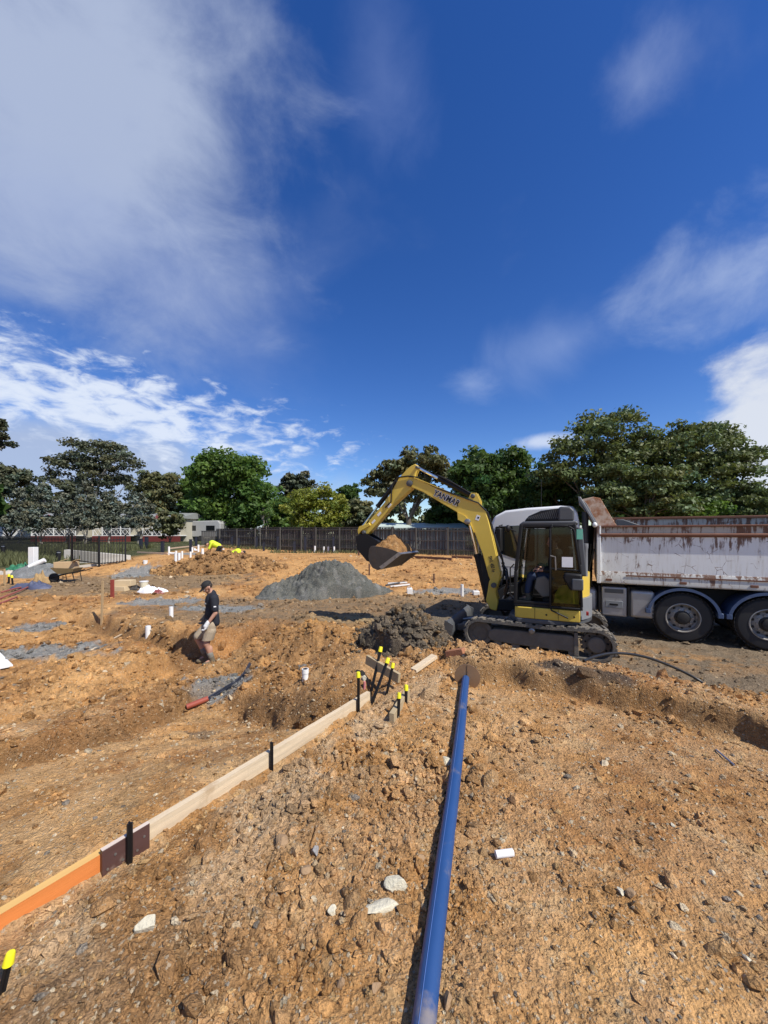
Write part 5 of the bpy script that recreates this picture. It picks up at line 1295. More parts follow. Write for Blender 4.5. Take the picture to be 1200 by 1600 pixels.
# cab
cp = [(1.93, 0.95), (1.90, 2.50), (1.94, 2.72), (2.04, 2.86), (2.30, 2.90), (3.05, 2.87), (3.55, 2.82), (3.82, 2.68), (3.93, 2.40), (4.02, 1.72), (4.08, 1.40), (4.06, 0.55), (3.90, 0.50), (3.86, 0.75), (3.70, 1.05), (3.35, 1.16), (3.0, 1.05), (2.86, 0.75), (2.80, 0.62), (2.2, 0.62), (2.1, 0.95)]
cbo = MB().prism(cp, -2.36, -0.06, 'xz').build('truck_cab', WHT, tr, bevel=0.06, seg=4)
MB().prism([(3.78, 2.42), (3.88, 1.82), (3.30, 1.62), (2.92, 1.58), (2.86, 1.62), (2.86, 2.40), (2.92, 2.46)], -0.062, -0.052, 'xz').build('door_glass', GLD, cbo)
MB().prism([(2.62, 2.40), (2.62, 1.72), (2.52, 1.66), (2.14, 1.66), (2.08, 1.72), (2.08, 2.38), (2.14, 2.44), (2.56, 2.44)], -0.062, -0.052, 'xz').build('sleeper_glass', GLD, cbo)
MB().span((2.78, -0.062, 0.98), (2.795, -0.055, 2.52)).build('door_seam', BLK, cbo)
MB().span((2.1, -0.062, 1.42), (3.9, -0.056, 1.43)).build('body_crease', LGR, cbo)
MB().span((2.86, -0.062, 1.44), (3.0, -0.045, 1.475)).build('door_handle', BLK, cbo)
MB().prism([(3.925, 2.45), (4.03, 1.75), (4.04, 1.755), (3.935, 2.455)], -2.2, -0.22, 'xz').build('windscreen', GLD, cbo)
MB().span((3.60, -0.02, 1.80), (3.72, 0.20, 2.38)).build('wing_mirror', BLK, cbo, bevel=0.03)
MB().tube([(3.62, -0.06, 2.46), (3.66, 0.10, 2.44), (3.66, 0.10, 1.75), (3.70, -0.06, 1.70)], 0.016, 6).build('mirror_arm', BLK, cbo)
MB().prism([(1.96, 2.74), (2.08, 2.86), (2.30, 2.905), (2.30, 2.915), (2.04, 2.885), (1.94, 2.76)], -2.2, -0.2, 'xz').build('roof_seam', LGR, cbo)
MB().span((2.15, -0.055, 0.50), (2.75, -0.30, 0.60)).build('cab_step', CHS, cbo)
MB().tube([(2.75, -0.5, 2.88), (2.75, -0.5, 3.6)], 0.008, 5).build('aerial', BLK, cbo)

# ------------------------------------------------------------------ paling fence
PAL = [mat('paling_dark_%d' % i, c, 0.85, var=0.3, scale=2.5, bump=0.3, bscale=30, stretch=(4, 4, 0.6)) for i, c in enumerate(((0.070, 0.066, 0.060), (0.090, 0.083, 0.074), (0.050, 0.048, 0.045), (0.12, 0.108, 0.095)))]
def fence_xy(u):
    t = (u - 600) / FPX; Y = 29.5 / (1 + 0.52 * t); return Vector((t * Y, Y))
FP = [(1010, 826, 'right end of the dark paling fence beside the tipper'), (868, 826, 'dark paling fence length behind the excavator boom'), (700, 826, 'dark paling fence length right of the raised bucket'), (614, 825, 'dark paling fence length behind the raised bucket'), (472, 825, 'dark paling fence length behind the sand pile'), (400, 827, 'lower dark paling fence length left of the sand pile'), (338, 828, 'far left length of the dark paling fence')]
pal_me = [MB().box((0, 0, 0.5), (0.088, 0.018, 1.0)).mesh('paling', 0) for _ in range(4)]
for me_, m_ in zip(pal_me, PAL): me_.materials.append(m_)
for (ua, va, lab), (ub, vb_, _) in zip(FP[:-1], FP[1:]):
    a = fence_xy(ua); b = fence_xy(ub); d = b - a; L = d.length; d.normalize()
    top = EYE - (va - 0.5 - HZ) / FPX * ((a.y + b.y) / 2)
    f = thing('paling_fence', lab, 'fence', (a.x, a.y, 0), math.atan2(d.y, d.x), 'dark paling fence along the far side of the site')
    k = 0; s = 0.05
    while s < L - 0.04:
        p = a + d * s; zb = gz(p.x, p.y) - 0.05
        o = bpy.data.objects.new('paling', pal_me[(k * 7 + k // 3) % 4]); C.objects.link(o); o.parent = f
        hh = top - zb - random.uniform(0, 0.02)
        o.location = (s, 0.012 * (k % 2), zb); o.scale = (1, 1, hh); o.rotation_euler = (0, rad(random.uniform(-.5, .5)), 0)
        k += 1; s += 0.112 if ub < 700 else 0.118
    zb = gz(a.x, a.y)
    for zz in (0.35, 1.0, top - zb - 0.2):
        MB().span((0, 0.028, zb + zz), (L, 0.07, zb + zz + 0.07)).build('rail', PAL[1], f)
    MB().span((0, -0.03, top + 0.002), (L, 0.06, top + 0.045)).build('capping', PAL[0], f)
    for q in np.arange(0, L + 0.01, 2.4):
        p = a + d * float(q); MB().span((q - 0.05, 0.072, gz(p.x, p.y) - 0.1), (q + 0.05, 0.16, top + 0.02)).build('post', PAL[1], f)
    MB().span((-0.07, -0.05, zb - 0.1), (0.07, 0.07, top + 0.06)).build('step_post', PAL[2], f)
# short return at the left end
a = fence_xy(338); b = Vector((a.x - 1.55, a.y + 0.1))
f = thing('paling_fence', 'short grey return of the paling fence at its left end', 'fence', (a.x, a.y, 0), math.atan2(b.y - a.y, b.x - a.x), 'dark paling fence along the far side of the site')
for k in range(13):
    o = bpy.data.objects.new('paling', pal_me[3 if k % 3 else 1]); C.objects.link(o); o.parent = f; zb = gz(a.x, a.y) - 0.2
    o.location = (0.1 + k * 0.115, 0.012 * (k % 2), zb); o.scale = (1, 1, 1.85 - zb)
MB().span((0.02, -0.03, 1.85), (1.56, 0.05, 1.9)).build('capping', PAL[1], f)

# ------------------------------------------------------------------ cabins and houses, far left
CRM = mat('cream_weatherboard', (0.46, 0.43, 0.34), 0.7, var=0.08, scale=1.5)
RED = mat('red_skirting', (0.16, 0.028, 0.026), 0.7, var=0.2, scale=2)
REDR = mat('red_awning', (0.30, 0.075, 0.075), 0.6, var=0.2, scale=2)
WRF = mat('pale_roof', (0.27, 0.28, 0.27), 0.5, var=0.08, scale=1)
WTR = mat('white_trim', (0.76, 0.76, 0.74), 0.6, var=0.05)
def cabin(u0, u1, Y, label):
    px = Y / FPX; x0 = (u0 - 600) * px; x1 = (u1 - 600) * px; W = x1 - x0; z0 = EYE - 12 * px; zd = EYE - 3.5 * px
    c = thing('cabin', label, 'cabin', (x0, Y, 0), 0, 'cream cabins with red skirting')
    MB().span((0, 0, z0 - 0.6), (W, 0.12, zd)).build('skirting', RED, c)
    MB().span((0, 0, zd + 0.002), (W, 1.6, zd + 0.09)).build('deck', WTR, c)
    wl = MB().span((0.02, 1.6, z0 - 0.4), (W - 0.02, 6.0, zd + 2.25)).build('wall', CRM, c)
    for s in range(8): MB().span((0.02, 1.585, zd + 0.25 + s * 0.25), (W - 0.02, 1.6, zd + 0.262 + s * 0.25)).build('board_joint', mat('cream_shadow', (0.44, 0.41, 0.32), 0.8), wl)
    for fx in (0.18, 0.62):
        w = MB().span((W * fx, 1.54, zd + 0.85), (W * fx + 0.9, 1.60, zd + 1.85)).build('window', WTR, c)
        MB().span((W * fx + 0.07, 1.53, zd + 0.92), (W * fx + 0.83, 1.538, zd + 1.78)).build('pane', GLD, w)
    d_ = MB().span((W * 0.45, 1.55, zd + 0.1), (W * 0.45 + 0.75, 1.60, zd + 2.0)).build('door', mat('grey_door', (0.22, 0.25, 0.26), 0.6), c)
    MB().prism([(-0.3, zd + 2.10), (-0.3, zd + 2.18), (3.6, zd + 2.95), (6.4, zd + 2.3), (6.4, zd + 2.2)], -0.25, W + 0.25, 'yz').build('roof', WRF, c)
    MB().prism([(W * 0.30, zd + 2.05), (W * 0.62, zd + 2.05), (W * 0.46, zd + 2.55)], -0.42, -0.30, 'xz').build('gable_awning', REDR, c)
    MB().span((W * 0.28, -0.40, zd + 2.0), (W * 0.64, 1.5, zd + 2.06)).build('awning_soffit', REDR, c)
    for k in range(5):
        X = 0.05 + (W - 0.1) * k / 4; MB().span((X - 0.04, 0.02, zd + 0.09), (X + 0.04, 0.10, zd + 2.1)).build('veranda_post', WTR, c)
    MB().span((0.05, 0.035, zd + 0.86), (W - 0.05, 0.085, zd + 0.92)).build('hand_rail', WTR, c)
    for k in range(8):
        a_ = 0.07 + (W - 0.14) * k / 8; b_ = 0.07 + (W - 0.14) * (k + 1) / 8
        MB().bar((a_, 0.06, zd + 0.12), (b_, 0.06, zd + 0.86), 0.03, 0.05, (0, 1, 0)).build('brace', WTR, c); MB().bar((a_, 0.075, zd + 0.86), (b_, 0.075, zd + 0.12), 0.012, 0.05, (0, 1, 0)).build('brace', WTR, c)
cabin(48, 118, 46, 'cream cabin behind the leftmost black fence panels'); cabin(144, 203, 46, 'cream cabin directly behind the black gate fence'); cabin(222, 281, 46, 'cream cabin right of the others beside the large round tree')
def house(x0, x1, y0, y1, z0, zw, zr, label, wall, roof, nwin=3, name='house'):
    h = thing(name, label, 'house', (x0, y0, 0), 0)
    W, D = x1 - x0, y1 - y0
    MB().span((0, 0, z0), (W, D, zw)).build('wall', wall, h)
    MB().prism([(-0.4, zw - 0.05), (-0.4, zw + 0.06), (D / 2, zr), (D + 0.4, zw + 0.06), (D + 0.4, zw - 0.05)], -0.4, W + 0.4, 'yz').build('roof', roof, h)
    for k in range(nwin):
        X = W * (k + 0.5) / nwin; w = MB().span((X - 0.7, -0.05, zw - 1.7), (X + 0.7, -0.003, zw - 0.6)).build('window', WTR, h)
        MB().span((X - 0.62, -0.06, zw - 1.62), (X + 0.62, -0.052, zw - 0.68)).build('pane', GLD, w)
house(-62, -49, 60, 70, 0, 4.7, 6.6, 'white house with pale roof at the left edge behind the silver trees', WTR, WRF)
house(-56, -44, 66, 74, 0, 5.8, 7.2, 'cream house showing between the second and third silver trees', mat('pale_cream', (0.60, 0.57, 0.44), 0.7), WRF)
house(-46, -30, 58, 66, 0, 3.6, 4.9, 'low white roofed house behind the middle cabin', CRM, WRF, 4)
house(-1, 8, 38, 44, 0, 2.05, 2.75, 'pale green roofed shed behind the fence under the gum tree', mat('shed_wall', (0.45, 0.47, 0.42), 0.8), mat('pale_green_roof', (0.50, 0.58, 0.52), 0.6), 0, 'shed')
house(11, 19, 36, 42, 0, 2.05, 2.6, 'pale shed behind the fence and truck cab', mat('shed_wall', (0.45, 0.47, 0.42), 0.8), mat('pale_green_roof', (0.50, 0.58, 0.52), 0.6), 0, 'shed')
cv = thing('caravan', 'white caravan in the shade under the large round tree', 'caravan', (-25.6, 49, 0.7), 0)
MB().prism([(0, 0.5), (0.1, 2.1), (0.4, 2.5), (4.4, 2.6), (4.7, 2.2), (4.7, 0.5)], 0, 2.2, 'xz').build('body', mat('dull_caravan', (0.34, 0.34, 0.33), 0.6), cv, bevel=0.08)
for X in (0.5, 2.9): MB().span((X, -0.02, 1.3), (X + 1.1, 0.0, 1.95)).build('window', GLD, cv)
MB().lathe([(0, 0.33), (0.2, 0.33)], (2.2, -0.02, 0.33), 'y', 20).build('wheel', TYR, cv)

# low trees and hedges that close the view at the back
for i, (a_, b_, t_, v_, Y_, kd, lb) in enumerate(((-30, 120, 786, 846, 88, 'con', 'dark hedge row behind the houses at far left'), (110, 300, 790, 848, 86, 'eucd', 'dark hedge row behind the cabins'), (270, 460, 792, 850, 70, 'dark', 'dark hedge behind the large round tree'), (420, 600, 790, 850, 72, 'eucd', 'olive hedge behind the yellow green tree'), (560, 740, 774, 848, 60, 'euc', 'olive hedge behind the pale shed'), (700, 900, 786, 848, 46, 'dark', 'dark hedge behind the excavator boom'), (860, 1060, 770, 850, 40, 'dark', 'dark hedge behind the tipper hood'), (1030, 1290, 776, 852, 38, 'dark', 'dark hedge behind the tipper body at right edge'))):
    tree('hedge', lb, a_, b_, t_, v_, Y_, kd, 5200, 0.42 * Y_ / 60, 60, [(-.75, 0, -.2, .3, .5, .8), (-.35, 0, -.1, .35, .5, .9), (.05, 0, -.25, .35, .5, .75), (.4, 0, -.05, .3, .5, .95), (.78, 0, -.2, .28, .5, .8)], 0.15, 0.02, None, 'hedges closing the view', 0.8, 0, seed=90 + i)

# ------------------------------------------------------------------ black bar fence with gate, far left
BFM = mat('black_fence_steel', (0.012, 0.012, 0.013), 0.4, var=0.1)
def bar_fence(pa, pb, h, label, step=0.115, gatepost=True):
    a = Vector(pa[:2]); b = Vector(pb[:2]); d = b - a; L = d.length; za, zb = pa[2], pb[2]
    f = thing('bar_fence', label, 'fence', (a.x, a.y, 0), math.atan2(d.y, d.x), 'black metal bar fence panels')
    zz = lambda s: za + (zb - za) * s / L
    for hh in (0.12, h - 0.14): MB().bar((0, 0, zz(0) + hh), (L, 0, zz(L) + hh), 0.032, 0.042).build('rail', BFM, f)
    n = max(2, int(L / step)); me = MB().box((0, 0, 0.5), (0.026, 0.026, 1)).mesh('bar', 0); me.materials.append(BFM)
    for k in range(1, n):
        s = L * k / n; o = bpy.data.objects.new('bar', me); C.objects.link(o); o.parent = f; o.location = (s, 0, zz(s) + 0.06); o.scale = (1, 1, h - 0.06)
    for s in (0, L): MB().box((s, 0, zz(s) + h / 2), (0.07, 0.07, h + 0.22)).build('post', BFM, f)
Yf = 21.0
pA = at(196, 881, 20.5); pB = at(155, 884, 20.0); pC = at(112, 878, 20.8); pD = at(56, 872, 24.0); pE = at(-20, 866, 28.0); 
bar_fence(pA, pB, 1.45, 'black bar fence panel nearest the orange spoil, rightmost'); bar_fence(pB, pC, 1.45, 'black bar fence panel behind the wheelbarrow')
bar_fence(at(108, 874, 23), pD, 1.35, 'black bar fence panel behind the white post', 0.13); bar_fence(pD, pE, 1.35, 'black bar fence panel at the left edge in the weeds', 0.13)
CON = mat('pale_concrete', (0.50, 0.47, 0.40), 0.85, var=0.12, scale=2, bump=0.2)
o = MB().prism([at(104, 880, 23.2)[:2], at(196, 882, 22.2)[:2], at(204, 868, 26)[:2], at(104, 860, 26)[:2]], 0, 0.0).v if False else None
pw = MB(); q = [at(100, 884, 22.4), at(198, 882, 21.6), at(198, 868, 21.8), at(100, 859, 22.6)]
pw.add([q[0], q[1], q[2], q[3]] + [p + Vector((0, 0.35, 0)) for p in q], [(0, 1, 2, 3), (7, 6, 5, 4), (0, 4, 5, 1), (3, 2, 6, 7), (0, 3, 7, 4), (1, 5, 6, 2)])
tag(pw.build('retaining_wall', CON), 'low cream retaining wall seen through the black bar fence', 'wall')
kb = MB(); q = [at(112, 887, 20.0), at(196, 877, 20.9)]
kb.bar(q[0], q[1], 0.16, 0.14); tag(kb.build('kerb', CON), 'pale concrete kerb under the black bar fence', 'kerb')

# ------------------------------------------------------------------ posts, stub pipes and other site furniture
PVC = mat('white_pvc', (0.78, 0.78, 0.76), 0.35, var=0.04, dirt=0.12, dcol=(0.45, 0.33, 0.2))
STK = mat('dark_post_steel', (0.030, 0.034, 0.050), 0.5, 0.3, var=0.2)
RST2 = mat('rusty_stake', (0.10, 0.05, 0.035), 0.8, var=0.3)
def G2(u, v):
    """ground point of a pixel, kept on this side of the paling fence"""
    p = G(u, v); lim = fence_xy(u).y - 1.0 - 0.12 * (u % 7)
    if p.y < 1.0 or p.y > lim:
        x = (u - 600) / FPX * lim; p = Vector((x, lim, gz(x, lim)))
    return p
PG = 'dark steel posts standing across the far pad'
for i, (u, vt, vb_, w) in enumerate(((220, 842, 858, 4), (229, 839, 857, 4), (254, 846, 863, 4), (298, 843, 862, 3.5), (306.5, 839, 854, 3), (344.5, 842, 862, 3.2), (362.5, 838, 852, 3), (373, 840, 857, 3), (401, 839, 854, 3), (412, 847, 861, 2.6), (434, 838, 857, 3), (460, 846, 864, 3.2), (477, 838, 858, 3), (521, 839, 858, 3), (560.5, 856, 868, 2.6), (577, 882, 899, 2.2), (678, 897, 911, 2.2))):
    p = G2(u, vb_); Y = p.y; s = Y / FPX; hgt = EYE - (vt - HZ) * s - p.z; ww = w * s
    mb = MB().prism([(-ww / 2, -ww / 2), (ww / 2, -ww / 2), (ww / 2, ww / 2), (-ww / 2, ww / 2)], -0.2, hgt, 'xy'); mb.box((0, 0, hgt + 0.01), (ww * 1.3, ww * 1.3, 0.02))
    o = mb.build('steel_post', STK if u < 550 else RST2, None, bevel=0.008); o.location = p
    tag(o, [('leftmost', 'second', 'third', 'fourth', 'fifth', 'sixth', 'seventh', 'eighth', 'ninth', 'tenth', 'eleventh', 'twelfth', 'thirteenth', 'rightmost')[min(i, 13)] + ' dark steel post from the left along the far pad', 'thin rusty stake %s' % ('below the raised bucket' if u < 570 else 'right of the sand pile tail' if u < 600 else 'before the dug bank right of the white jug')][u > 550], 'post', PG if u < 550 else 'thin rusty stakes')
def stub(u, vt, vb_, w, label, lean=(0, 0), group='white pipe stubs', elbow=None, flange=False):
    p = G2(u, vb_); s = p.y / FPX; h = max(0.12, EYE - (vt - HZ) * s - p.z); r = w * s / 2
    t_ = thing('pipe_stub', label, 'pipe', p, 0, group)
    top = Vector((lean[0] * h, lean[1] * h, h))
    ro, ri = r, r * 0.84
    mb = MB().tube([(0, 0, -0.15), top * 0.5, top], ro, 18, False); mb.tube([top, top - Vector((0, 0, min(0.1, h * 0.4)))], ri, 18, True)
    n = 18; k = len(mb.v)
    mb.build('tube', PVC, t_)
    MB().lathe([(0, ri), (0, ro), (0.006, ro), (0.006, ri), (0, ri)], top, 'z', 20).build('rim', PVC, t_) if False else None
    if flange: MB().lathe([(-0.05 * 1, ro * 1.02), (-0.05, ro * 1.14), (0.0, ro * 1.14), (0.0, ro * 1.02)], top, 'z', 20).build('collar', PVC, t_)
    if elbow: MB().tube([(0, 0, 0.12), (elbow * 0.5, 0, 0.10), (elbow, 0, 0.12)], ro, 12).tube([(elbow, 0, 0.1), (elbow, 0, 0.28)], ro * 1.05, 12).build('elbow', PVC, t_)
    return t_
stub(267.5, 948, 964, 6.2, 'white pipe stub standing left of the walking man'); stub(231.5, 978, 989, 8, 'short grey-white pipe stub in the brown clay left of the trench')
stub(477, 1047, 1061, 9.5, 'white pipe stub in brown clay right of the man', flange=True); stub(722, 913, 932, 4.8, 'tall white pipe stub left of the lift cylinder')
stub(264, 854, 867, 3, 'thin white pipe with elbow at far pad', elbow=0.5); stub(274.5, 864, 886, 4, 'tall white pipe stub, left of the tight pair at the orange heap'); stub(279.8, 864, 882, 4.5, 'thick white pipe stub, right of the tight pair at the orange heap')
stub(284.5, 861, 872, 3, 'small white pipe stub just right of the tight pair'); stub(297.7, 862, 871, 3, 'white pipe stub left of the bent worker, lower'); stub(300.5, 855, 863, 2.6, 'white pipe stub left of the bent worker, upper')
stub(310, 851, 862, 3, 'white pipe stub with bend left of the bent worker', elbow=-0.3); stub(316.5, 857, 869, 4, 'white double pipe stub nearest the bent worker'); stub(349, 857, 862, 3, 'tiny white pipe stub right of the bent worker')
for i, (u, a_, b_) in enumerate(((492, 853, 864), (506, 854, 862), (513, 854, 862), (522, 854, 864))): stub(u, a_, b_, 2.8, ('first', 'second', 'third', 'fourth')[i] + ' of four white pipe stubs behind the sand pile, from the left')
p = at(52, 886, 19.6)
o = MB().span((-0.14, -0.14, -0.1), (0.14, 0.14, 1.26)).build('white_column', WTR, None, bevel=0.01); o.location = (p.x, p.y, gz(p.x, p.y)); tag(o, 'white square column standing behind the gravel pile', 'column')
a_ = at(46, 886, 18.7); b_ = at(70, 875, 18.9); tag(MB().tube([a_, a_.lerp(b_, .5), b_], 0.11, 16).build('white_pipe', PVC), 'fat white pipe lying across the gravel pile', 'pipe')
for u, vt, vb_, lb in ((5, 852, 867, 'black capped bollard at the left edge in the weeds'), (91.5, 861, 880, 'black bollard behind the wheelbarrow')):
    p = at(u, vb_, 22 if u > 50 else 25); h = (vb_ - vt) * p.y / FPX; r = 0.11
    t_ = thing('bollard', lb, 'bollard', p, 0, 'black bollards'); MB().lathe([(-0.2, r), (h * 0.86, r)], (0, 0, 0), 'z', 16).build('body', BLK, t_); MB().lathe([(h * 0.86, r * 0.8), (h * 0.92, r * 0.8)], (0, 0, 0), 'z', 16).build('lamp_band', PAPER, t_); MB().lathe([(h * 0.92, r * 1.05), (h, r), (h + .02, r * .5)], (0, 0, 0), 'z', 16).build('cap', BLK, t_)

# wheelbarrow with a carton in it
p = at(106, 904, 17.0); p.z = gz(p.x, p.y)
wb = thing('wheelbarrow', 'wheelbarrow carrying a cardboard carton beside the gravel pile', 'wheelbarrow', p, rad(8))
MB().add([(-.28, -.22, .38), (.30, -.22, .38), (.30, .22, .38), (-.28, .22, .38), (-.50, -.34, .66), (.44, -.32, .62), (.44, .32, .62), (-.50, .34, .66)], [(0, 1, 2, 3), (0, 4, 5, 1), (1, 5, 6, 2), (2, 6, 7, 3), (3, 7, 4, 0)]).build('tray', mat('barrow_tray', (0.28, 0.21, 0.10), 0.6, dirt=0.4), wb)
for s in (-1, 1):
    MB().tube([(-.58, s * .08, .22), (-.1, s * .22, .36), (.55, s * .27, .48), (.85, s * .27, .58)], 0.02, 8).build('handle', BLK, wb)
    MB().tube([(.05, s * .22, .37), (.12, s * .25, .0), (.42, s * .25, .0), (.34, s * .25, .44)], 0.017, 8).build('leg', BLK, wb)
MB().lathe([(-.05, .12), (-.05, .17), (-.03, .20), (.03, .20), (.05, .17), (.05, .12)], (-.55, 0, .2), 'y', 24).build('wheel', TYR, wb)
CAR = mat('cardboard', (0.50, 0.35, 0.19), 0.85, var=0.12, scale=3)
cb = thing('carton', 'brown cardboard carton sitting in the wheelbarrow', 'carton', p + Vector((-.02, 0, .60)), rad(14))
MB().span((-.42, -.22, 0), (.36, .22, .30)).build('body', CAR, cb, bevel=0.01); MB().bar((.30, -.24, .30), (.52, -.24, .40), .40, .012).build('flap', CAR, cb); MB().bar((-.40, .2, .31), (-.10, .30, .42), .30, .012).build('flap', CAR, cb)

# ------------------------------------------------------------------ formwork boards, stakes, pipe in the foreground
PINE = mat('pale_pine', (0.64, 0.51, 0.34), 0.8, var=0.38, scale=2.6, stretch=(0.5, 14, 14), bump=0.35, bscale=20, dirt=0.34, dcol=(0.38, 0.25, 0.13))
ORG = mat('orange_treated_board', (0.62, 0.20, 0.045), 0.7, var=0.2, scale=2.2, stretch=(0.6, 9, 9), bump=0.2, bscale=20, dirt=0.25, dcol=(0.42, 0.24, 0.11))
ORT = mat('orange_board_edge', (0.66, 0.40, 0.13), 0.75, var=0.2, scale=3, stretch=(0.6, 9, 9))
PLY = mat('dark_film_ply', (0.085, 0.042, 0.036), 0.5, var=0.3, scale=4, dirt=0.35, dcol=(0.36, 0.28, 0.22), stretch=(1, 5, 5))
GTM = mat('treated_grey_pine', (0.40, 0.31, 0.18), 0.8, var=0.25, scale=3, stretch=(0.6, 9, 9), bump=0.2, dirt=0.2)
PKT = mat('picket_steel', (0.016, 0.015, 0.016), 0.45, 0.4, var=0.3, dirt=0.15, dcol=(0.12, 0.08, 0.05))
CAP = mat('yellow_cap', (0.80, 0.72, 0.02), 0.4, var=0.08, spec=0.5)

def board(name, label, a, b, zt0, zt1, h, th, m, edge=None, rough_=0.004, cat='board', group=None, off=0.0):
    """plank on edge between two ground points; top edge at zt"""
    a = Vector(a); b = Vector(b); d = (b - a); L = d.length; d.normalize(); nrm = Vector((-d.y, d.x))
    o_ = thing(name, label, cat, (a.x, a.y, 0), math.atan2(d.y, d.x), group) if edge else None
    n = 24; mb = MB(); vs = []; rr = random.Random(int(L * 1000))
    for i in range(n + 1):
        s = L * i / n; z = zt0 + (zt1 - zt0) * i / n; w = rr.uniform(-rough_, rough_) * 0.6; bz = rr.uniform(-rough_, rough_)
        vs += [(s, off - th / 2 + w, z - h + bz), (s, off + th / 2 + w, z - h + bz), (s, off + th / 2 + w, z), (s, off - th / 2 + w, z)]
    fs = [(i * 4 + k, i * 4 + (k + 1) % 4, i * 4 + 4 + (k + 1) % 4, i * 4 + 4 + k) for i in range(n) for k in range(4)] + [(0, 1, 2, 3), (n * 4 + 3, n * 4 + 2, n * 4 + 1, n * 4)]
    mb.add(vs, fs)
    if edge:
        mb.build('plank', m, o_)
        t = MB(); vs = []
        for i in range(n + 1):
            s = L * i / n; z = zt0 + (zt1 - zt0) * i / n + 0.0015; vs += [(s, off - th / 2 + 0.001, z), (s, off + th / 2 - 0.001, z)]
        t.add(vs, [(i * 2, i * 2 + 2, i * 2 + 3, i * 2 + 1) for i in range(n)]).build('top_edge', edge, o_)
        return o_
    o = mb.build(name, m); o.location = (a.x, a.y, 0); o.rotation_euler = (0, 0, math.atan2(d.y, d.x)); return tag(o, label, cat, group)

ext = BA - BD * 0.9; j1 = BA + BD * 0.40; j2 = BA + BD * 0.58
board('form_board', 'orange formwork board on edge at the lower left', ext, j1, 0.048, 0.05, 0.13, 0.045, ORG, ORT)
board('form_board', 'long pale pine formwork board running up to the yellow capped stakes', j1 + BD * 0.004, BB + BD * 0.03, 0.050, 0.058, 0.105, 0.040, PINE)
sp = thing('splice_plate', 'dark maroon ply splice plate joining the two formwork boards', 'board', (j1.x, j1.y, 0), math.atan2(BD.y, BD.x))
MB().span((-0.057, -0.050, -0.085), (0.158, -0.024, 0.080)).build('plate', PLY, sp, bevel=0.002)
for k in range(6): MB().lathe([(0, .006), (-.003, .006)], (-0.035 + 0.033 * k, -0.0505, -0.02 + 0.05 * (k % 2)), 'y', 8).build('screw_head', STL, sp)
MB().span((-0.057, -0.049, 0.0805), (0.158, -0.025, 0.082)).build('pale_edge', mat('ply_edge', (0.60, 0.50, 0.42), 0.8), sp)

def picket(u, vt, vb_, w, label, cap=False, lean=(0, 0), z=None, along=None, name='star_picket', burial=0.25):
    if along is None: p = G(u, vb_); h = (vb_ - vt) * p.y / FPX
    else:                        # driven against the right face of the formwork line
        q = BA + BD * along - BN * (0.052 if along < 0.6 else 0.036); p = Vector((q.x, q.y, gz(q.x, q.y))); h = EYE - (vt - HZ) / FPX * q.y - p.z
        if along < 0.6: p.x -= BN.x * 0.012; p.y -= BN.y * 0.012
    s = p.y / FPX; r = w * s / 2 * 0.85
    t_ = thing(name, label, 'stake', p, random.uniform(-.4, .4), 'black steel stakes' + (' with yellow caps' if cap else ''))
    top = Vector((lean[0], lean[1], h)); dn = Vector((-lean[0], -lean[1], -h)) * (burial / max(h, .1))
    ax = (top - dn).normalized(); mb = MB()
    for k in range(3):           # three fins of a star section
        a = rad(120 * k + 20); e = Vector((math.cos(a), math.sin(a), 0)); mid = e * r * 0.55
        mb.bar(dn + mid, top + mid, 0.006 + r * 0.25, r * 1.1, e)
    mb.build('shaft', PKT, t_)
    if cap:
        rot = Vector((0, 0, 1)).rotation_difference(ax).to_matrix().to_4x4(); rc = r * 1.5; hc = rc * 2.5
        c = MB().lathe([(-hc * 0.75, rc), (-hc * 0.72, rc * 1.08), (-hc * 0.62, rc * 1.05), (hc * 0.15, rc * 0.88), (hc * 0.25, rc * 0.75), (hc * 0.27, 0.003)], (0, 0, 0), 'z', 18).xf(Matrix.Translation(top) @ rot)
        c.build('cap', CAP, t_)
    return t_
picket(193, 1284, 1345, 9, 'black steel stake against the dark splice plate', along=0.4556); picket(419, 1160, 1193, 6, 'bare black steel stake at the middle of the long pine board', along=1.376)
picket(555, 1052, 1104, 5.2, 'yellow capped stake at the far end of the long pine board', True, along=2.39)
picket(580, 1016, 1080, 5, 'yellow capped leaning stake behind the short tilted board', True, (0.085, 0.10)); picket(581, 1036, 1100, 5.5, 'strongly leaning yellow capped stake crossing the short tilted board', True, (0.19, 0.05))
picket(604, 1040, 1084, 4.8, 'yellow capped stake right behind the crossing leaning one', True, (0.05, 0.06)); picket(622, 1086, 1120, 5.2, 'nearer yellow capped stake of the pair by the short block', True, (0.01, 0.02)); picket(634, 1073, 1102, 5.2, 'farther yellow capped stake of the pair by the short block', True, (0.006, 0.01))
picket(2, 1500, 1552, 11, 'yellow capped stake cut by the lower left edge', True, (0.02, 0.01))

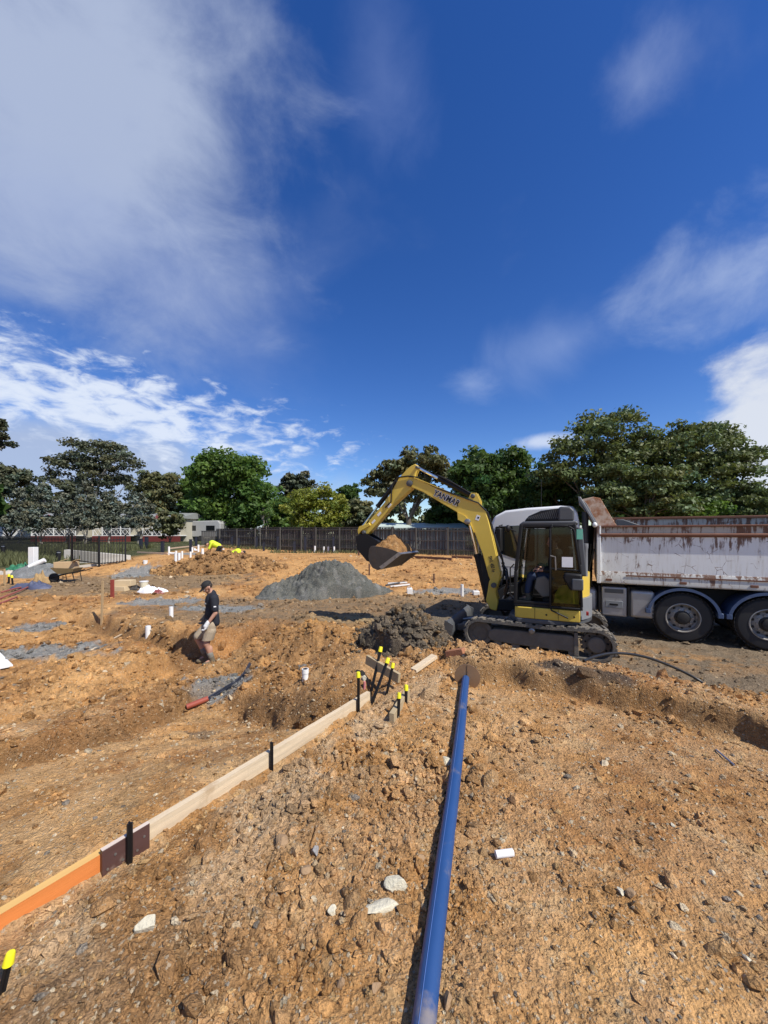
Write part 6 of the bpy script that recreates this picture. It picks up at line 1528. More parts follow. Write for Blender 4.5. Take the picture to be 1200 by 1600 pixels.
# short tilted board held between stakes
def plank3(name, label, p, q, w, h, m, up=(0, 0, 1), cat='board', group=None):
    p = Vector(p); q = Vector(q); mb = MB().bar(Vector((0, 0, 0)), q - p, w, h, up); o = mb.build(name, m, None, bevel=0.003); o.location = p; return tag(o, label, cat, group)
Yp = G(600, 1090).y + 0.12
plank3('timber_offcut', 'short tilted pine board fixed across the leaning stakes', at(573, 1030, Yp + 0.35), at(624, 1060, Yp + 0.02), 0.035, 0.10, GTM)
a_ = G(612, 1131); b_ = G(637, 1092); plank3('timber_offcut', 'short pine block on edge beside the pair of capped stakes', a_ + Vector((0, 0, .035)), b_ + Vector((0, 0, .05)), 0.045, 0.11, GTM)
a_ = G(646, 1052); b_ = G(679, 1033); plank3('timber_offcut', 'loose pale timber offcut lying by the dark clay heap', a_ + Vector((0, 0, .03)), b_ + Vector((0, 0, .06)), 0.09, 0.04, PINE)
a_ = G(699, 1025); b_ = G(725, 1021); plank3('brick_piece', 'reddish broken brick piece in front of the track', a_ + Vector((0, 0, .03)), b_ + Vector((0, 0, .03)), 0.10, 0.07, mat('broken_brick', (0.34, 0.15, 0.075), 0.9, var=0.3, bump=0.5), cat='brick')
p = G(569, 1076); o = MB().tube([(0, 0, -.05), (0.005, 0, .075)], [0.012, 0.013], 10).build('pink_peg', mat('pink_peg', (0.62, 0.22, 0.22), 0.6), None); o.location = p; tag(o, 'small pink survey peg below the leaning stakes', 'peg')

# blue pipe with its end disc
BLU = mat('blue_pipe', (0.017, 0.062, 0.190), 0.5, var=0.18, scale=2.5, dirt=0.38, dcol=(0.30, 0.24, 0.17), stretch=(1, 1, 1), coat=0.1)
R0 = 0.039
pe = Vector((0.885, 4.14)); pn = Vector((0.145, 1.28)); dd = (pe - pn).normalized(); ps = pn - dd * 0.6
zs = [max(gz(*(ps.lerp(pe, t) + Vector((dd.y, -dd.x)) * e)) for e in (-.03, 0, .03)) for t in np.linspace(0, 1, 30)]
z0 = float(np.percentile(zs[:18], 60)) + R0 - 0.004; z1 = float(np.percentile(zs[14:], 60)) + R0 - 0.004
bp = thing('blue_pipe', 'long blue pipe lying towards the camera with a brown disc at its far end', 'pipe', (ps.x, ps.y, z0), math.atan2(dd.y, dd.x))
L = (pe - ps).length; sl = (z1 - z0)
pp = [(L * k / 16, 0.004 * math.sin(k * .5), sl * k / 16) for k in range(17)]
MB().tube(pp, R0, 28).build('tube', BLU, bp)
MB().tube([(p_[0], p_[1] + 0.012, p_[2] + R0 * 0.966) for p_ in pp[:17]], 0.0012, 5).build('mould_line', mat('blue_line', (0.10, 0.18, 0.42), 0.4), bp)
DSC = mat('brown_disc', (0.24, 0.15, 0.085), 0.55, 0.2, var=0.3, scale=5, dirt=0.3, dcol=(0.36, 0.24, 0.13))
for s in (-1, 1):
    h_ = [(s * 0.002, -0.135 + 0.0)] + [(s * (0.002 + 0.135 * math.sin(rad(a))), -0.135 * math.cos(rad(a))) for a in np.linspace(0, 180, 20)]
    MB().prism(h_, L + 0.004 + 0.004 * s, L + 0.016 + 0.004 * s, 'yz').xf(Matrix.Translation((0, -0.012, sl + 0.018))).build('disc_half', DSC, bp)
o = MB().lathe([(-.045, .013), (-.045, .0175), (.045, .0175), (.045, .013)], (0, 0, 0), 'x', 20).build('pvc_offcut', PVC, None); p = G(788, 1338); o.location = p + Vector((0, 0, .014)); o.rotation_euler = (0, 0, rad(8)); tag(o, 'short white plastic pipe offcut lying on the clay right of the blue pipe', 'pipe')
a_ = G(1119, 1174); b_ = G(1147, 1198); tag(MB().tube([a_ + Vector((0, 0, .012)), b_ + Vector((0, 0, .012))], 0.006, 8).build('marker_rod', mat('blue_grey_rod', (0.13, 0.15, 0.22), 0.4)), 'thin blue-grey rod lying on the clay at right', 'rod')
hp_ = [at(912, 1033, 4.75), at(930, 1026, 4.95), at(955, 1021, 5.1), at(985, 1022, 5.2), at(1020, 1030, 5.3), at(1060, 1046, 5.3), at(1092, 1063, 5.25), at(1110, 1078, 5.1)]
def smooth_pts(P, k=5):
    out = []
    for i in range(len(P) - 1):
        p0, p1, p2, p3 = P[max(i - 1, 0)], P[i], P[i + 1], P[min(i + 2, len(P) - 1)]
        for j in range(k):
            t = j / k; out.append(0.5 * ((2 * p1) + (p2 - p0) * t + (2 * p0 - 5 * p1 + 4 * p2 - p3) * t * t + (3 * p1 - p0 - 3 * p2 + p3) * t ** 3))
    return out + [P[-1]]
tag(MB().tube(smooth_pts(hp_), 0.018, 10).build('black_hose', HOS), 'black poly hose arching over the bank beside the track', 'hose')
# conduit bundle with a red-brown sleeve
cp_ = [G(u, v) + Vector((0, 0, .035)) for u, v in ((322, 1099), (345, 1084), (368, 1070), (382, 1056), (390, 1047))]; cp_[-1].z += 0.06
cd = thing('conduit', 'black conduit bundle with red-brown end sleeve lying in the gravel', 'conduit', cp_[0])
for k in (-1, 0, 1): MB().tube([q - cp_[0] + Vector((k * .014, 0, .02 * (k == 0))) for q in smooth_pts(cp_)], 0.012, 8).build('cable', mat('dark_conduit', (0.030, 0.034, 0.048), 0.4), cd)
a_ = G(292, 1110); MB().tube([a_ - cp_[0] + Vector((0, 0, .045)), Vector((0.02, 0.02, .02))], 0.034, 14).build('sleeve', mat('red_sleeve', (0.32, 0.075, 0.045), 0.5), cd)

# ------------------------------------------------------------------ rocks one can pick out
ROCKM = mat('pale_concrete_lump', (0.62, 0.57, 0.43), 0.9, var=0.4, scale=14, bump=0.7, bscale=45, dirt=0.2, dcol=(0.33, 0.22, 0.12))
ROCKB = mat('brown_stone', (0.34, 0.22, 0.12), 0.9, var=0.3, scale=14, bump=0.6, bscale=40)
ROCKG = mat('grey_stone', (0.30, 0.29, 0.28), 0.85, var=0.3, scale=14, bump=0.6, bscale=40)
def rock(u, v, w, hgt, m, label, dep=None, seed=1, rz=None):
    p = G(u, v); s = p.y / FPX; a = w * s / 2; r = random.Random(seed)
    bm = bmesh.new(); bmesh.ops.create_icosphere(bm, subdivisions=3, radius=1)
    cuts = [(Vector((r.gauss(0, 1), r.gauss(0, 1), r.gauss(0, 1))).normalized(), r.uniform(.38, .8)) for _ in range(12)]
    for vv in bm.verts:
        c = vv.co.copy()
        for n_, k in cuts:
            e = c.dot(n_)
            if e > k: c -= n_ * (e - k) * 0.92
        vv.co = Vector((c.x * a, c.y * (dep or a * 0.8), c.z * hgt))
    me = bpy.data.meshes.new('rock'); bm.to_mesh(me); bm.free()
    for f in me.polygons: f.use_smooth = False
    o = obj('rock', me, m); o.location = p + Vector((0, 0, hgt * 0.18)); o.rotation_euler = (r.uniform(-.2, .2), r.uniform(-.2, .2), r.uniform(0, 6) if rz is None else rz); return tag(o, label, 'rock', 'separate rocks on the near clay')
rock(620, 1385, 42, .045, ROCKM, 'pale speckled concrete lump, upper of the two left of the blue pipe', .05, 3, .2); rock(592, 1420, 66, .030, ROCKM, 'long flat pale concrete fragment, lower of the two left of the blue pipe', .045, 4, .05)
rock(518, 1425, 22, .03, ROCKM, 'small pale pointed stone left of the concrete fragments', None, 5); rock(492, 1330, 22, .03, ROCKG, 'grey-white stone left of the concrete fragments, higher up', None, 6)
rock(533, 1537, 20, .02, ROCKB, 'tan pebble left of the pipe near the bottom', None, 7); rock(588, 1545, 22, .018, ROCKB, 'flat tan pebble close to the pipe near the bottom', None, 8)
rock(700, 1568, 26, .035, ROCKB, 'brown stone touching the right side of the blue pipe', None, 9); rock(657, 1345, 18, .022, ROCKB, 'brown stone on the left edge of the pipe shadow', None, 10)
rock(695, 1192, 30, .05, ROCKM, 'pale lump touching the left side of the blue pipe', None, 11); rock(569, 1062, 14, .045, ROCKM, 'pale upright stone left of the leaning stakes', None, 12)
rock(985, 1398, 22, .028, ROCKB, 'brown angular stone on the open clay at right', None, 13); rock(970, 1394, 16, .02, ROCKM, 'pale stone beside the brown angular one at right', None, 14); rock(1112, 1366, 13, .015, ROCKM, 'oval cream pebble far right', None, 15); rock(1051, 1290, 11, .012, ROCKM, 'white pebble on the clay right of centre', None, 16)
rock(440, 1318, 26, .04, ROCKB, 'brown clod left of the grey-white stone', None, 17); rock(230, 1450, 36, .05, ROCKM, 'large pale weathered stone low left', None, 18); rock(1168, 1500, 14, .014, ROCKM, 'cream flat pebble near the right lower edge', None, 19); rock(480, 1360, 24, .035, ROCKB, 'brown stone below the grey-white one', None, 20)

# ------------------------------------------------------------------ clutter in the middle distance
STK2 = mat('timber_stake', (0.42, 0.29, 0.15), 0.8, var=0.2)
def stake(u, vt, vb_, w, m, label, lean=0.0):
    p = G(u, vb_); s = p.y / FPX; h = (vb_ - vt) * s; ww = w * s
    o = MB().bar((0, 0, -.15), (lean * h, 0, h), ww, ww * .7, (0, 1, 0)).build('timber_stake', m, None, bevel=.003); o.location = p; tag(o, label, 'stake')
stake(158.5, 908, 975, 3, STK2, 'tall thin timber stake left of the trench', .03); stake(175.5, 906, 934, 4.5, mat('red_stake', (0.25, 0.045, 0.03), 0.7), 'red painted stake beside the boxes'); stake(7, 889, 915, 2.2, STK2, 'thin timber stake near the left edge, left of the capped ones')
for u, vt, vb_, lb, ln in ((14, 898, 912, 'left of two small yellow capped stakes near the left edge', 0), (20, 900, 914, 'right of two small yellow capped stakes near the left edge', -.05)): picket(u, vt, vb_, 2.6, lb, True, (ln, 0))
a_ = G(143, 1018); b_ = G(190, 993); plank3('lath', 'thin pale timber lath lying left of the trench', a_ + Vector((0, 0, .03)), b_ + Vector((0, 0, .03)), .035, .02, PINE)
a_ = G(-12, 1028); b_ = G(10, 1047); plank3('white_board', 'white board end at the left edge on the grey gravel', a_ + Vector((0, 0, .10)), b_ + Vector((0, 0, .05)), .16, .03, WTR)
p = G(193, 922)
for (x0, x1, z0_, z1_, y0_, lb, rz) in ((-.32, .30, .18, .40, .1, 'pale plywood box on top beside the red stake', .05), (-.30, .22, .0, .176, -.05, 'lower pale box under the plywood box', -.1)):
    o = MB().span((x0, -.18, z0_), (x1, .2, z1_)).build('plywood_box', mat('raw_ply', (0.58, 0.45, 0.27), .8, var=.15), None, bevel=.008); o.location = p + Vector((0, y0_, -.02)); o.rotation_euler = (0, 0, rz); tag(o, lb, 'box', 'boxes by the red stake')
p = G(225, 921); t_ = thing('bucket', 'cream plastic bucket behind the white bag', 'bucket', p)
MB().lathe([(0, .125), (.30, .15), (.30, .14), (.02, .115), (.02, .01)], (0, 0, 0), 'z', 24).build('tub', mat('cream_plastic', (0.70, 0.64, 0.46), .5), t_); MB().lathe([(.30, .16), (.33, .16), (.335, .01)], (0, 0, 0), 'z', 24).build('lid', PVC, t_)
def crumple(name, label, u, v, rx, ry, h, m, cat, seed, rz=0.0):
    p = G(u, v); t = np.linspace(0, 2 * np.pi, 60, endpoint=False); r = np.linspace(.02, 1, 18)[:, None]
    wob = 1 + .25 * np.sin(3 * t + seed) + .15 * np.sin(5 * t + 2 * seed)
    X = r * np.cos(t) * wob * rx; Yy = r * np.sin(t) * wob * ry; Z = h * np.clip(1 - r ** 2.2, 0, 1) * (0.65 + .9 * np.abs(fbm(X * 5 + seed, Yy * 5, 3, 500 + seed))) + .02 * fbm(X * 14, Yy * 14, 2, seed)
    c_, s_ = math.cos(rz), math.sin(rz)
    Xw = p.x + c_ * X - s_ * Yy; Yw = p.y + s_ * X + c_ * Yy
    Zw = np.where(r > .96, -0.06, Z) + H(Xw.ravel(), Yw.ravel()).reshape(X.shape) + .012
    o = obj(name, grid_mesh(name, Xw - p.x, Yw - p.y, Zw - p.z, True, None), m); o.location = p; return tag(o, label, cat)
crumple('white_bag', 'crumpled white bulk bag in front of the cream bucket', 235, 925, .52, .26, .24, mat('white_bag', (.76, .76, .76), .6, var=.06), 'bag', 1)
crumple('red_rag', 'dark red and white rag at the right end of the white bag', 247, 927, .20, .14, .13, mat('red_rag', (.22, .05, .05), .9, var=.6, scale=9, dirt=.5, dcol=(.6, .55, .5)), 'rag', 2)
crumple('dark_jacket', 'dark patterned cloth lying between boxes and bag', 210, 921, .34, .2, .16, mat('dark_cloth', (.05, .045, .04), .9, var=.6, scale=12, dirt=.4, dcol=(.4, .36, .3)), 'cloth', 3)
crumple('blue_tarp', 'blue-grey crumpled tarp beside the left capped stakes', 53, 920, .75, .3, .26, mat('blue_tarp', (.075, .085, .14), .6, var=.4, scale=4), 'tarp', 4)
crumple('green_tarp', 'green tarp and tools heap left of the white column', 36, 891, .75, .5, .36, mat('green_tarp', (.03, .16, .08), .6, var=.5, scale=4, dirt=.3, dcol=(.3, .3, .28)), 'tarp', 5)
crumple('straw_bundle', 'tan bundle of debris between tarp and gravel pile', 62, 912, .30, .2, .55, mat('tan_debris', (.36, .24, .11), .9, var=.5, scale=9, bump=.6), 'debris', 6)
crumple('teal_sheet', 'small teal plastic sheet on the right flank of the sand pile', 556, 916, .24, .16, .14, mat('teal_plastic', (.10, .42, .50), .4, var=.2), 'plastic', 7)
crumple('grey_sheet', 'grey weed mat lying on the pale debris by the kerb left', 16, 896, .9, .35, .16, mat('pale_debris', (.42, .38, .32), .9, var=.5, scale=6), 'debris', 8)
for k, (u, v, u2, v2, m_, lb) in enumerate(((0, 938, 52, 916, 'red_hose_paint', 'upper faded red hose at the left edge'), (0, 946, 30, 934, 'red_hose_paint', 'lower faded red hose at the left edge'), (2, 928, 34, 920, 'red_hose_paint', 'short faded red hose beside the blue tarp'))):
    a_ = G(u, v) + Vector((0, 0, .06)); b_ = G(u2, v2) + Vector((0, 0, .06)); tag(MB().tube(smooth_pts([a_, a_.lerp(b_, .4) + Vector((0, .15, .03)), b_]), .03, 10).build('red_hose', mat(m_, (.28, .075, .06), .6, var=.3)), lb, 'hose', 'faded red hoses')
p = G(640, 929); j = thing('water_jug', 'white plastic jug standing on grey ground right of the sand pile', 'jug', p)
MB().span((-.105, -.07, 0), (.105, .07, .23)).build('body', PVC, j, bevel=.025, seg=3); MB().lathe([(.225, .035), (.27, .03)], (.05, 0, 0), 'z', 14).build('cap', PVC, j); MB().tube([(-.08, 0, .22), (-.07, 0, .275), (0, 0, .275), (.02, 0, .23)], .013, 8).build('handle', PVC, j)
for i, (u, v, u2, v2) in enumerate(((606, 913, 636, 912), (603, 916, 632, 911), (610, 918, 640, 915))):
    a_ = G(u, v) + Vector((0, 0, .04)); b_ = G(u2, v2) + Vector((0, 0, .05)); plank3('pale_batten', ('farthest', 'middle', 'nearest')[i] + ' of three pale battens lying right of the sand pile', a_, b_, .07, .05, PVC if i != 1 else GRY, group='pale battens')
p = G(744, 930); o = MB().span((-.12, -.1, 0), (.10, .1, .16)).build('white_block', PVC, None, bevel=.02); o.location = p; tag(o, 'white plastic block beside the lift cylinder', 'block')
p = G(227, 880); o = MB().lathe([(-.05, .10), (.15, .12), (.15, .10), (.0, .08)], (0, 0, 0), 'z', 18).build('white_tub', PVC, None); o.location = p; tag(o, 'small white tub half buried at the far orange mound', 'tub')
# sleepers along the foot of the fence, pad edge boards
SLP = mat('brown_sleeper', (0.17, 0.085, 0.05), .85, var=.3, scale=2, stretch=(.5, 6, 6))
for i, (u, v, u2, v2, h_, lb) in enumerate(((640, 872, 706, 876, .16, 'brown sleeper at the fence foot, right of the bucket'), (706, 872, 738, 873, .14, 'brown sleeper at the fence foot near the boom'), (520, 858, 590, 863, .14, 'brown sleeper behind the sand pile'), (426, 853, 520, 858, .12, 'long brown edge board left of the white stubs'), (300, 856, 345, 850, .10, 'pale edge board behind the bent worker'), (215, 864, 262, 866, .10, 'pink edge board at far left pad'), (265, 858, 300, 854, .1, 'pale edge board left of the bent worker'))):
    a_ = G(u, v); b_ = G(u2, v2); plank3('edge_sleeper', lb, a_ + Vector((0, 0, h_ / 2)), b_ + Vector((0, 0, h_ / 2)), .12, h_, SLP if i < 4 else mat('pale_edge_board', (.48, .34, .24), .8), group='sleepers and edge boards')
a_ = G(383, 893) + Vector((0, 0, .06)); b_ = G(402, 884) + Vector((0, 0, .06)); tag(MB().tube([a_, b_], .07, 10).tube([a_ + Vector((.3, .2, 0)), b_ + Vector((.4, 0, .02))], .07, 10).build('grey_conduit', mat('grey_conduit', (.16, .19, .26), .5)), 'blue-grey pipes lying on the gravel right of the orange heap', 'pipes')

# ------------------------------------------------------------------ people
SKIN = mat('skin', (0.46, 0.25, 0.17), 0.55, var=0.1, scale=8)
NAVY = mat('navy_cotton', (0.012, 0.014, 0.022), 0.85, var=0.25, scale=6, bump=0.3, bscale=14)
KHK = mat('khaki_shorts', (0.36, 0.29, 0.20), 0.85, var=0.2, scale=7, bump=0.3, bscale=16, dirt=0.25)
BOOT = mat('muddy_boot', (0.13, 0.105, 0.07), 0.85, var=0.35, scale=9, dirt=0.5, dcol=(0.24, 0.18, 0.10))
SOCK = mat('muddy_sock', (0.20, 0.19, 0.16), 0.9, var=0.3, dirt=0.4)
GLV = mat('white_glove', (0.66, 0.66, 0.64), 0.8, var=0.12, dirt=0.2)
HAIR = mat('dark_hair', (0.03, 0.02, 0.014), 0.7)
BEARD = mat('reddish_beard', (0.17, 0.085, 0.05), 0.9)
JEAN = mat('denim', (0.035, 0.055, 0.11), 0.85, var=0.25, scale=8)
HIV = mat('hi_vis_yellow', (0.62, 0.74, 0.03), 0.7, var=0.08)
BCAP = mat('black_cap', (0.012, 0.012, 0.012), 0.8, var=0.2)

def cap_mesh(mb, p, q, r1, r2, n=12):
    p = Vector(p); q = Vector(q); d = (q - p); L = d.length
    d = d.normalized() if L > 1e-6 else Vector((0, 0, 1))
    pts = []; rs = []
    for k in range(5): a = rad(-85 + 85 * k / 4); pts.append(p + d * (r1 * math.sin(a))); rs.append(max(r1 * math.cos(a), .002))
    for k in range(5): a = rad(85 * k / 4); pts.append(q + d * (r2 * math.sin(a))); rs.append(max(r2 * math.cos(a), .002))
    mb.tube(pts, rs, n)

def body(name, parts, m, parent, voxel=0.010, smooth=6, hem=None):
    """continuous surface grown from joined limbs and masses"""
    mb = MB()
    for q in parts:
        if q[0] == 'c': cap_mesh(mb, *q[1:])
        elif q[0] == 'b': mb.ball(q[1], q[2], 16, 10)
        else:
            t = MB().ball((0, 0, 0), q[2], 16, 10); t.xf(Matrix.Translation(q[1]) @ Matrix.Rotation(q[3], 4, 'Y')); mb.add(t.v, t.f)
    me = mb.mesh('tmp', 0); o = bpy.data.objects.new('tmp_body', me); C.objects.link(o)
    r = o.modifiers.new('r', 'REMESH'); r.mode = 'VOXEL'; r.voxel_size = voxel
    s = o.modifiers.new('s', 'SMOOTH'); s.iterations = smooth; s.factor = 0.5
    me2 = bpy.data.meshes.new_from_object(o.evaluated_get(bpy.context.evaluated_depsgraph_get())); me2.name = name
    bpy.data.objects.remove(o)
    if hem is not None:
        bm = bmesh.new(); bm.from_mesh(me2)
        bmesh.ops.bisect_plane(bm, geom=bm.verts[:] + bm.edges[:] + bm.faces[:], plane_co=(0, 0, hem), plane_no=(0, 0, 1), clear_inner=True)
        bm.to_mesh(me2); bm.free()
    for f in me2.polygons: f.use_smooth = True
    me2.materials.clear()
    return obj(name, me2, m, parent)

def head_parts(c, tilt, r=1.0, yaw=0.0):
    """skull, jaw, nose, ears about centre c; looks along +x, tilted down by tilt"""
    M = Matrix.Translation(c) @ Matrix.Rotation(yaw, 4, 'Z') @ Matrix.Rotation(tilt, 4, 'Y')
    P = lambda x, y, z: tuple(M @ Vector((x * r, y * r, z * r)))
    return [('e', P(-.005, 0, .03), (.098 * r, .077 * r, .095 * r), tilt), ('e', P(.03, 0, -.05), (.066 * r, .058 * r, .068 * r), tilt), ('b', P(.062, 0, -.085), (.026 * r, .026 * r, .022 * r)),
            ('c', P(.088, 0, .01), P(.108, 0, -.025), .010 * r, .015 * r), ('c', P(.078, -.022, -.060), P(.078, .022, -.060), .012 * r, .012 * r), ('c', P(.080, -.04, .025), P(.080, .04, .025), .014 * r, .014 * r),
            ('b', P(-.01, .078, -.01), (.020 * r, .012 * r, .032 * r)), ('b', P(-.01, -.078, -.01), (.020 * r, .012 * r, .032 * r))], M

def hand_parts(w, d, palm_n, k=1.0, curl=0.5):
    """palm and five separate curled fingers from wrist w pointing along d"""
    w = Vector(w); d = Vector(d).normalized(); n = Vector(palm_n).normalized(); s = d.cross(n).normalized(); out = []
    for j in (-1, 0, 1): out.append(('c', w + s * .022 * j * k, w + d * .085 * k + s * .026 * j * k, .017 * k, .015 * k))
    for j, L in ((-1.5, .060), (-.5, .072), (.5, .078), (1.5, .070)):
        b = w + d * .088 * k + s * .0215 * j * k; m1 = b + (d * math.cos(curl * .6) + n * math.sin(curl * .6)) * L * .5 * k; e = m1 + (d * math.cos(curl * 1.7) + n * math.sin(curl * 1.7)) * L * .55 * k
        out += [('c', b, m1, .0098 * k, .0092 * k), ('c', m1, e, .0092 * k, .008 * k)]
    b = w + d * .022 * k + s * .030 * k; m1 = b + (d * .6 + s * .6 + n * .35).normalized() * .045 * k; out += [('c', b, m1, .013 * k, .0105 * k), ('c', m1, m1 + (d * .8 + n * .5).normalized() * .034 * k, .0105 * k, .009 * k)]
    return out

# --- walking man with cap; local frame: +x the way he walks, +y his left
def V3(*a): return Vector(a)
Ym = 7.75
pm = at(331, 1036, Ym); gzm = gz(pm.x, pm.y)
pm.z = -1.02
man = thing('person', 'man in navy t-shirt, khaki shorts and black cap walking through the trench', 'person', pm, rad(206))
hipL, hipR = V3(.02, .095, .80), V3(.02, -.095, .80)
kneL, ankL = V3(.10, .11, .43), V3(.00, .10, .11)
kneR, ankR = V3(.27, -.10, .52), V3(.10, -.10, .14)
chest, neck = V3(-.005, 0, 1.25), V3(-.02, 0, 1.415)
shL, shR = V3(-.03, .185, 1.345), V3(-.03, -.185, 1.345)
elL, wrL = V3(-.055, .235, 1.055), V3(.085, .225, .855)
elR, wrR = V3(-.04, -.25, 1.06), V3(.12, -.23, .90)
hc = V3(.075, 0, 1.545)
hp, HM = head_parts(hc, rad(40), 1.0, rad(8))
flesh = hp + [('c', neck - V3(0, 0, .05), hc - V3(.02, 0, .05), .062, .060), ('e', chest, (.115, .165, .19), 0), ('e', V3(.0, 0, 1.02), (.105, .145, .20), 0), ('e', V3(.0, 0, .84), (.115, .155, .12), 0),
         ('c', V3(-.02, -.10, 1.36), shR, .06, .062), ('c', V3(-.02, .10, 1.36), shL, .06, .062), ('c', shL, elL, .055, .043), ('c', elL, wrL, .042, .029), ('c', shR, elR, .055, .043), ('c', elR, wrR, .042, .029),
         ('c', hipL, kneL, .085, .058), ('c', kneL, ankL, .055, .036), ('c', hipR, kneR, .085, .058), ('c', kneR, ankR, .055, .036), ('b', V3(.035, .10, .30), (.054, .05, .10)), ('b', V3(.178, -.10, .36), (.054, .05, .10))]
flesh += hand_parts(wrL, (.30, -.05, -.95), (.75, -.4, .2), 1.0, .7) + hand_parts(wrR, (.35, .05, -.9), (.7, .4, .2), 1.0, .7)
for a in (ankL, ankR): flesh += [('c', a, a + V3(.10, 0, -.05), .035, .032)]
bd = body('body', flesh, SKIN, man, 0.0075, 5)
sh = [('e', chest + V3(0, 0, .0), (.135, .182, .205), 0), ('e', V3(-.0, 0, 1.05), (.128, .168, .24), 0), ('e', V3(.005, 0, .87), (.140, .178, .10), 0), ('c', V3(-.02, -.09, 1.365), shR, .072, .078), ('c', V3(-.02, .09, 1.365), shL, .072, .078),
      ('c', shL, shL.lerp(elL, .74), .078, .071), ('c', shR, shR.lerp(elR, .74), .078, .071), ('c', neck - V3(0, 0, .04), neck + V3(.008, 0, .005), .078, .070)]
sh += [('e', V3(.012, 0, .83), (.152, .192, .075), 0), ('c', V3(-.05, .10, .98), V3(-.07, .12, .84), .085, .075), ('c', V3(.05, -.10, .98), V3(.06, -.11, .85), .085, .075)]
body('t_shirt', sh, NAVY, man, 0.0085, 4, 0.785)
so = [('e', V3(.0, 0, .84), (.128, .170, .115), 0), ('c', hipL + V3(0, .005, 0), hipL.lerp(kneL, .80), .112, .100), ('c', hipR - V3(0, .005, 0), hipR.lerp(kneR, .80), .112, .100), ('c', hipL.lerp(kneL, .3) + V3(-.02, .02, 0), hipL.lerp(kneL, .86), .105, .104), ('c', hipR.lerp(kneR, .3), hipR.lerp(kneR, .86), .105, .100)]
body('shorts', so, KHK, man, 0.0085, 3, 0.515)
for a, k, nm in ((ankL, kneL, 'boot'), (ankR, kneR, 'boot')):
    bt = [('c', a + (k - a) * .22, a + V3(-.01, 0, -.03), .056, .054), ('c', a + V3(-.035, 0, -.06), a + V3(.13, 0, -.075), .050, .040), ('c', a + V3(.05, 0, -.05), a + V3(.15, 0, -.078), .046, .036), ('b', a + V3(.05, 0, -.098), (.145, .050, .018))]
    bo_ = body('boot', bt, BOOT, man, 0.0085, 2)
    body('sock', [('c', a + (k - a) * .16, a + (k - a) * .36, .055, .060)], SOCK, man, 0.008, 2)
gl = [(q[0], q[1], q[2], q[3] + .006, q[4] + .006) for q in hand_parts(wrL, (.30, -.05, -.95), (.75, -.4, .2), 1.06, .8)] + [('c', wrL - V3(.01, 0, -.03), wrL + V3(.03, 0, -.04), .040, .046)]
body('glove', gl, GLV, man, 0.006, 2)
gl = [(q[0], q[1], q[2], q[3] + .006, q[4] + .006) for q in hand_parts(wrR, (.35, .05, -.9), (.7, .4, .2), 1.06, .8)] + [('c', wrR - V3(.01, 0, -.03), wrR + V3(.03, 0, -.04), .040, .046)]
body('glove', gl, mat('dark_glove', (0.16, 0.13, 0.10), 0.85), man, 0.006, 2)  # right glove in a darker colour than the left
def HL(x, y, z): return tuple(HM @ Vector((x, y, z)))
capm = MB().ball((0, 0, 0), (.108, .090, .088), 20, 12); capm.v = [(x - .008, y, max(z, -.012) + .052) for x, y, z in capm.v]
br = MB(); n = 11
vs = []
for i in range(n):
    t = rad(-75 + 150 * i / (n - 1)); vs += [(.085 * math.cos(t) * 1.0 + .0, .080 * math.sin(t), .052), (.06 + .125 * math.cos(t), .076 * math.sin(t), .036 - .012 * abs(math.sin(t)))]
vs2 = [(x, y, z + .006) for x, y, z in vs]; m_ = len(vs)
br.add(vs + vs2, [(2 * i, 2 * i + 1, 2 * i + 3, 2 * i + 2) for i in range(n - 1)] + [(m_ + 2 * i, m_ + 2 * i + 2, m_ + 2 * i + 3, m_ + 2 * i + 1) for i in range(n - 1)] + [(2 * i + 1, m_ + 2 * i + 1, m_ + 2 * i + 3, 2 * i + 3) for i in range(n - 1)])
capo = capm.xf(HM).build('cap', BCAP, man, smooth=60); br.xf(HM).build('cap_brim', BCAP, capo)
lg = MB().box((0, 0, 0), (.003, .075, .012), None); lg.v = [tuple(HM @ Vector((.088 - .16 * abs(y) ** 1.2 + x, y + .012, z + .095))) for x, y, z in lg.v]; lg.build('cap_print', PAPER, capo)
bm_ = MB(); 
body('beard', [('e', HL(.035, 0, -.068), (.062, .060, .050), rad(32)), ('b', HL(.066, 0, -.092), (.028, .032, .026)), ('c', HL(.0, .062, -.03), HL(.03, .05, -.07), .018, .02), ('c', HL(.0, -.062, -.03), HL(.03, -.05, -.07), .018, .02)], BEARD, man, .007, 2)
body('hair', [('e', HL(-.025, 0, .015), (.082, .080, .07), rad(32))], HAIR, man, .008, 2)
for s in (-1, 1):
    MB().ball(HL(.086, s * .031, .006), (.009, .011, .008)).build('eye', PAPER, bd); MB().ball(HL(.094, s * .031, .005), .0045).build('iris', BCAP, bd)
MB().tube([HL(.090, -.02, -.061), HL(.094, 0, -.060), HL(.090, .02, -.061)], .005, 6).build('lips', mat('lips', (.36, .13, .11), .5), bd)
MB().box((.122, .085, 1.235), (.006, .045, .028), Matrix.Rotation(rad(32), 3, 'Z')).build('chest_print', mat('faded_print', (.42, .45, .46), .8), man)
MB().box((-.045, .296, 1.195), (.045, .006, .022)).build('sleeve_print', PAPER, man)

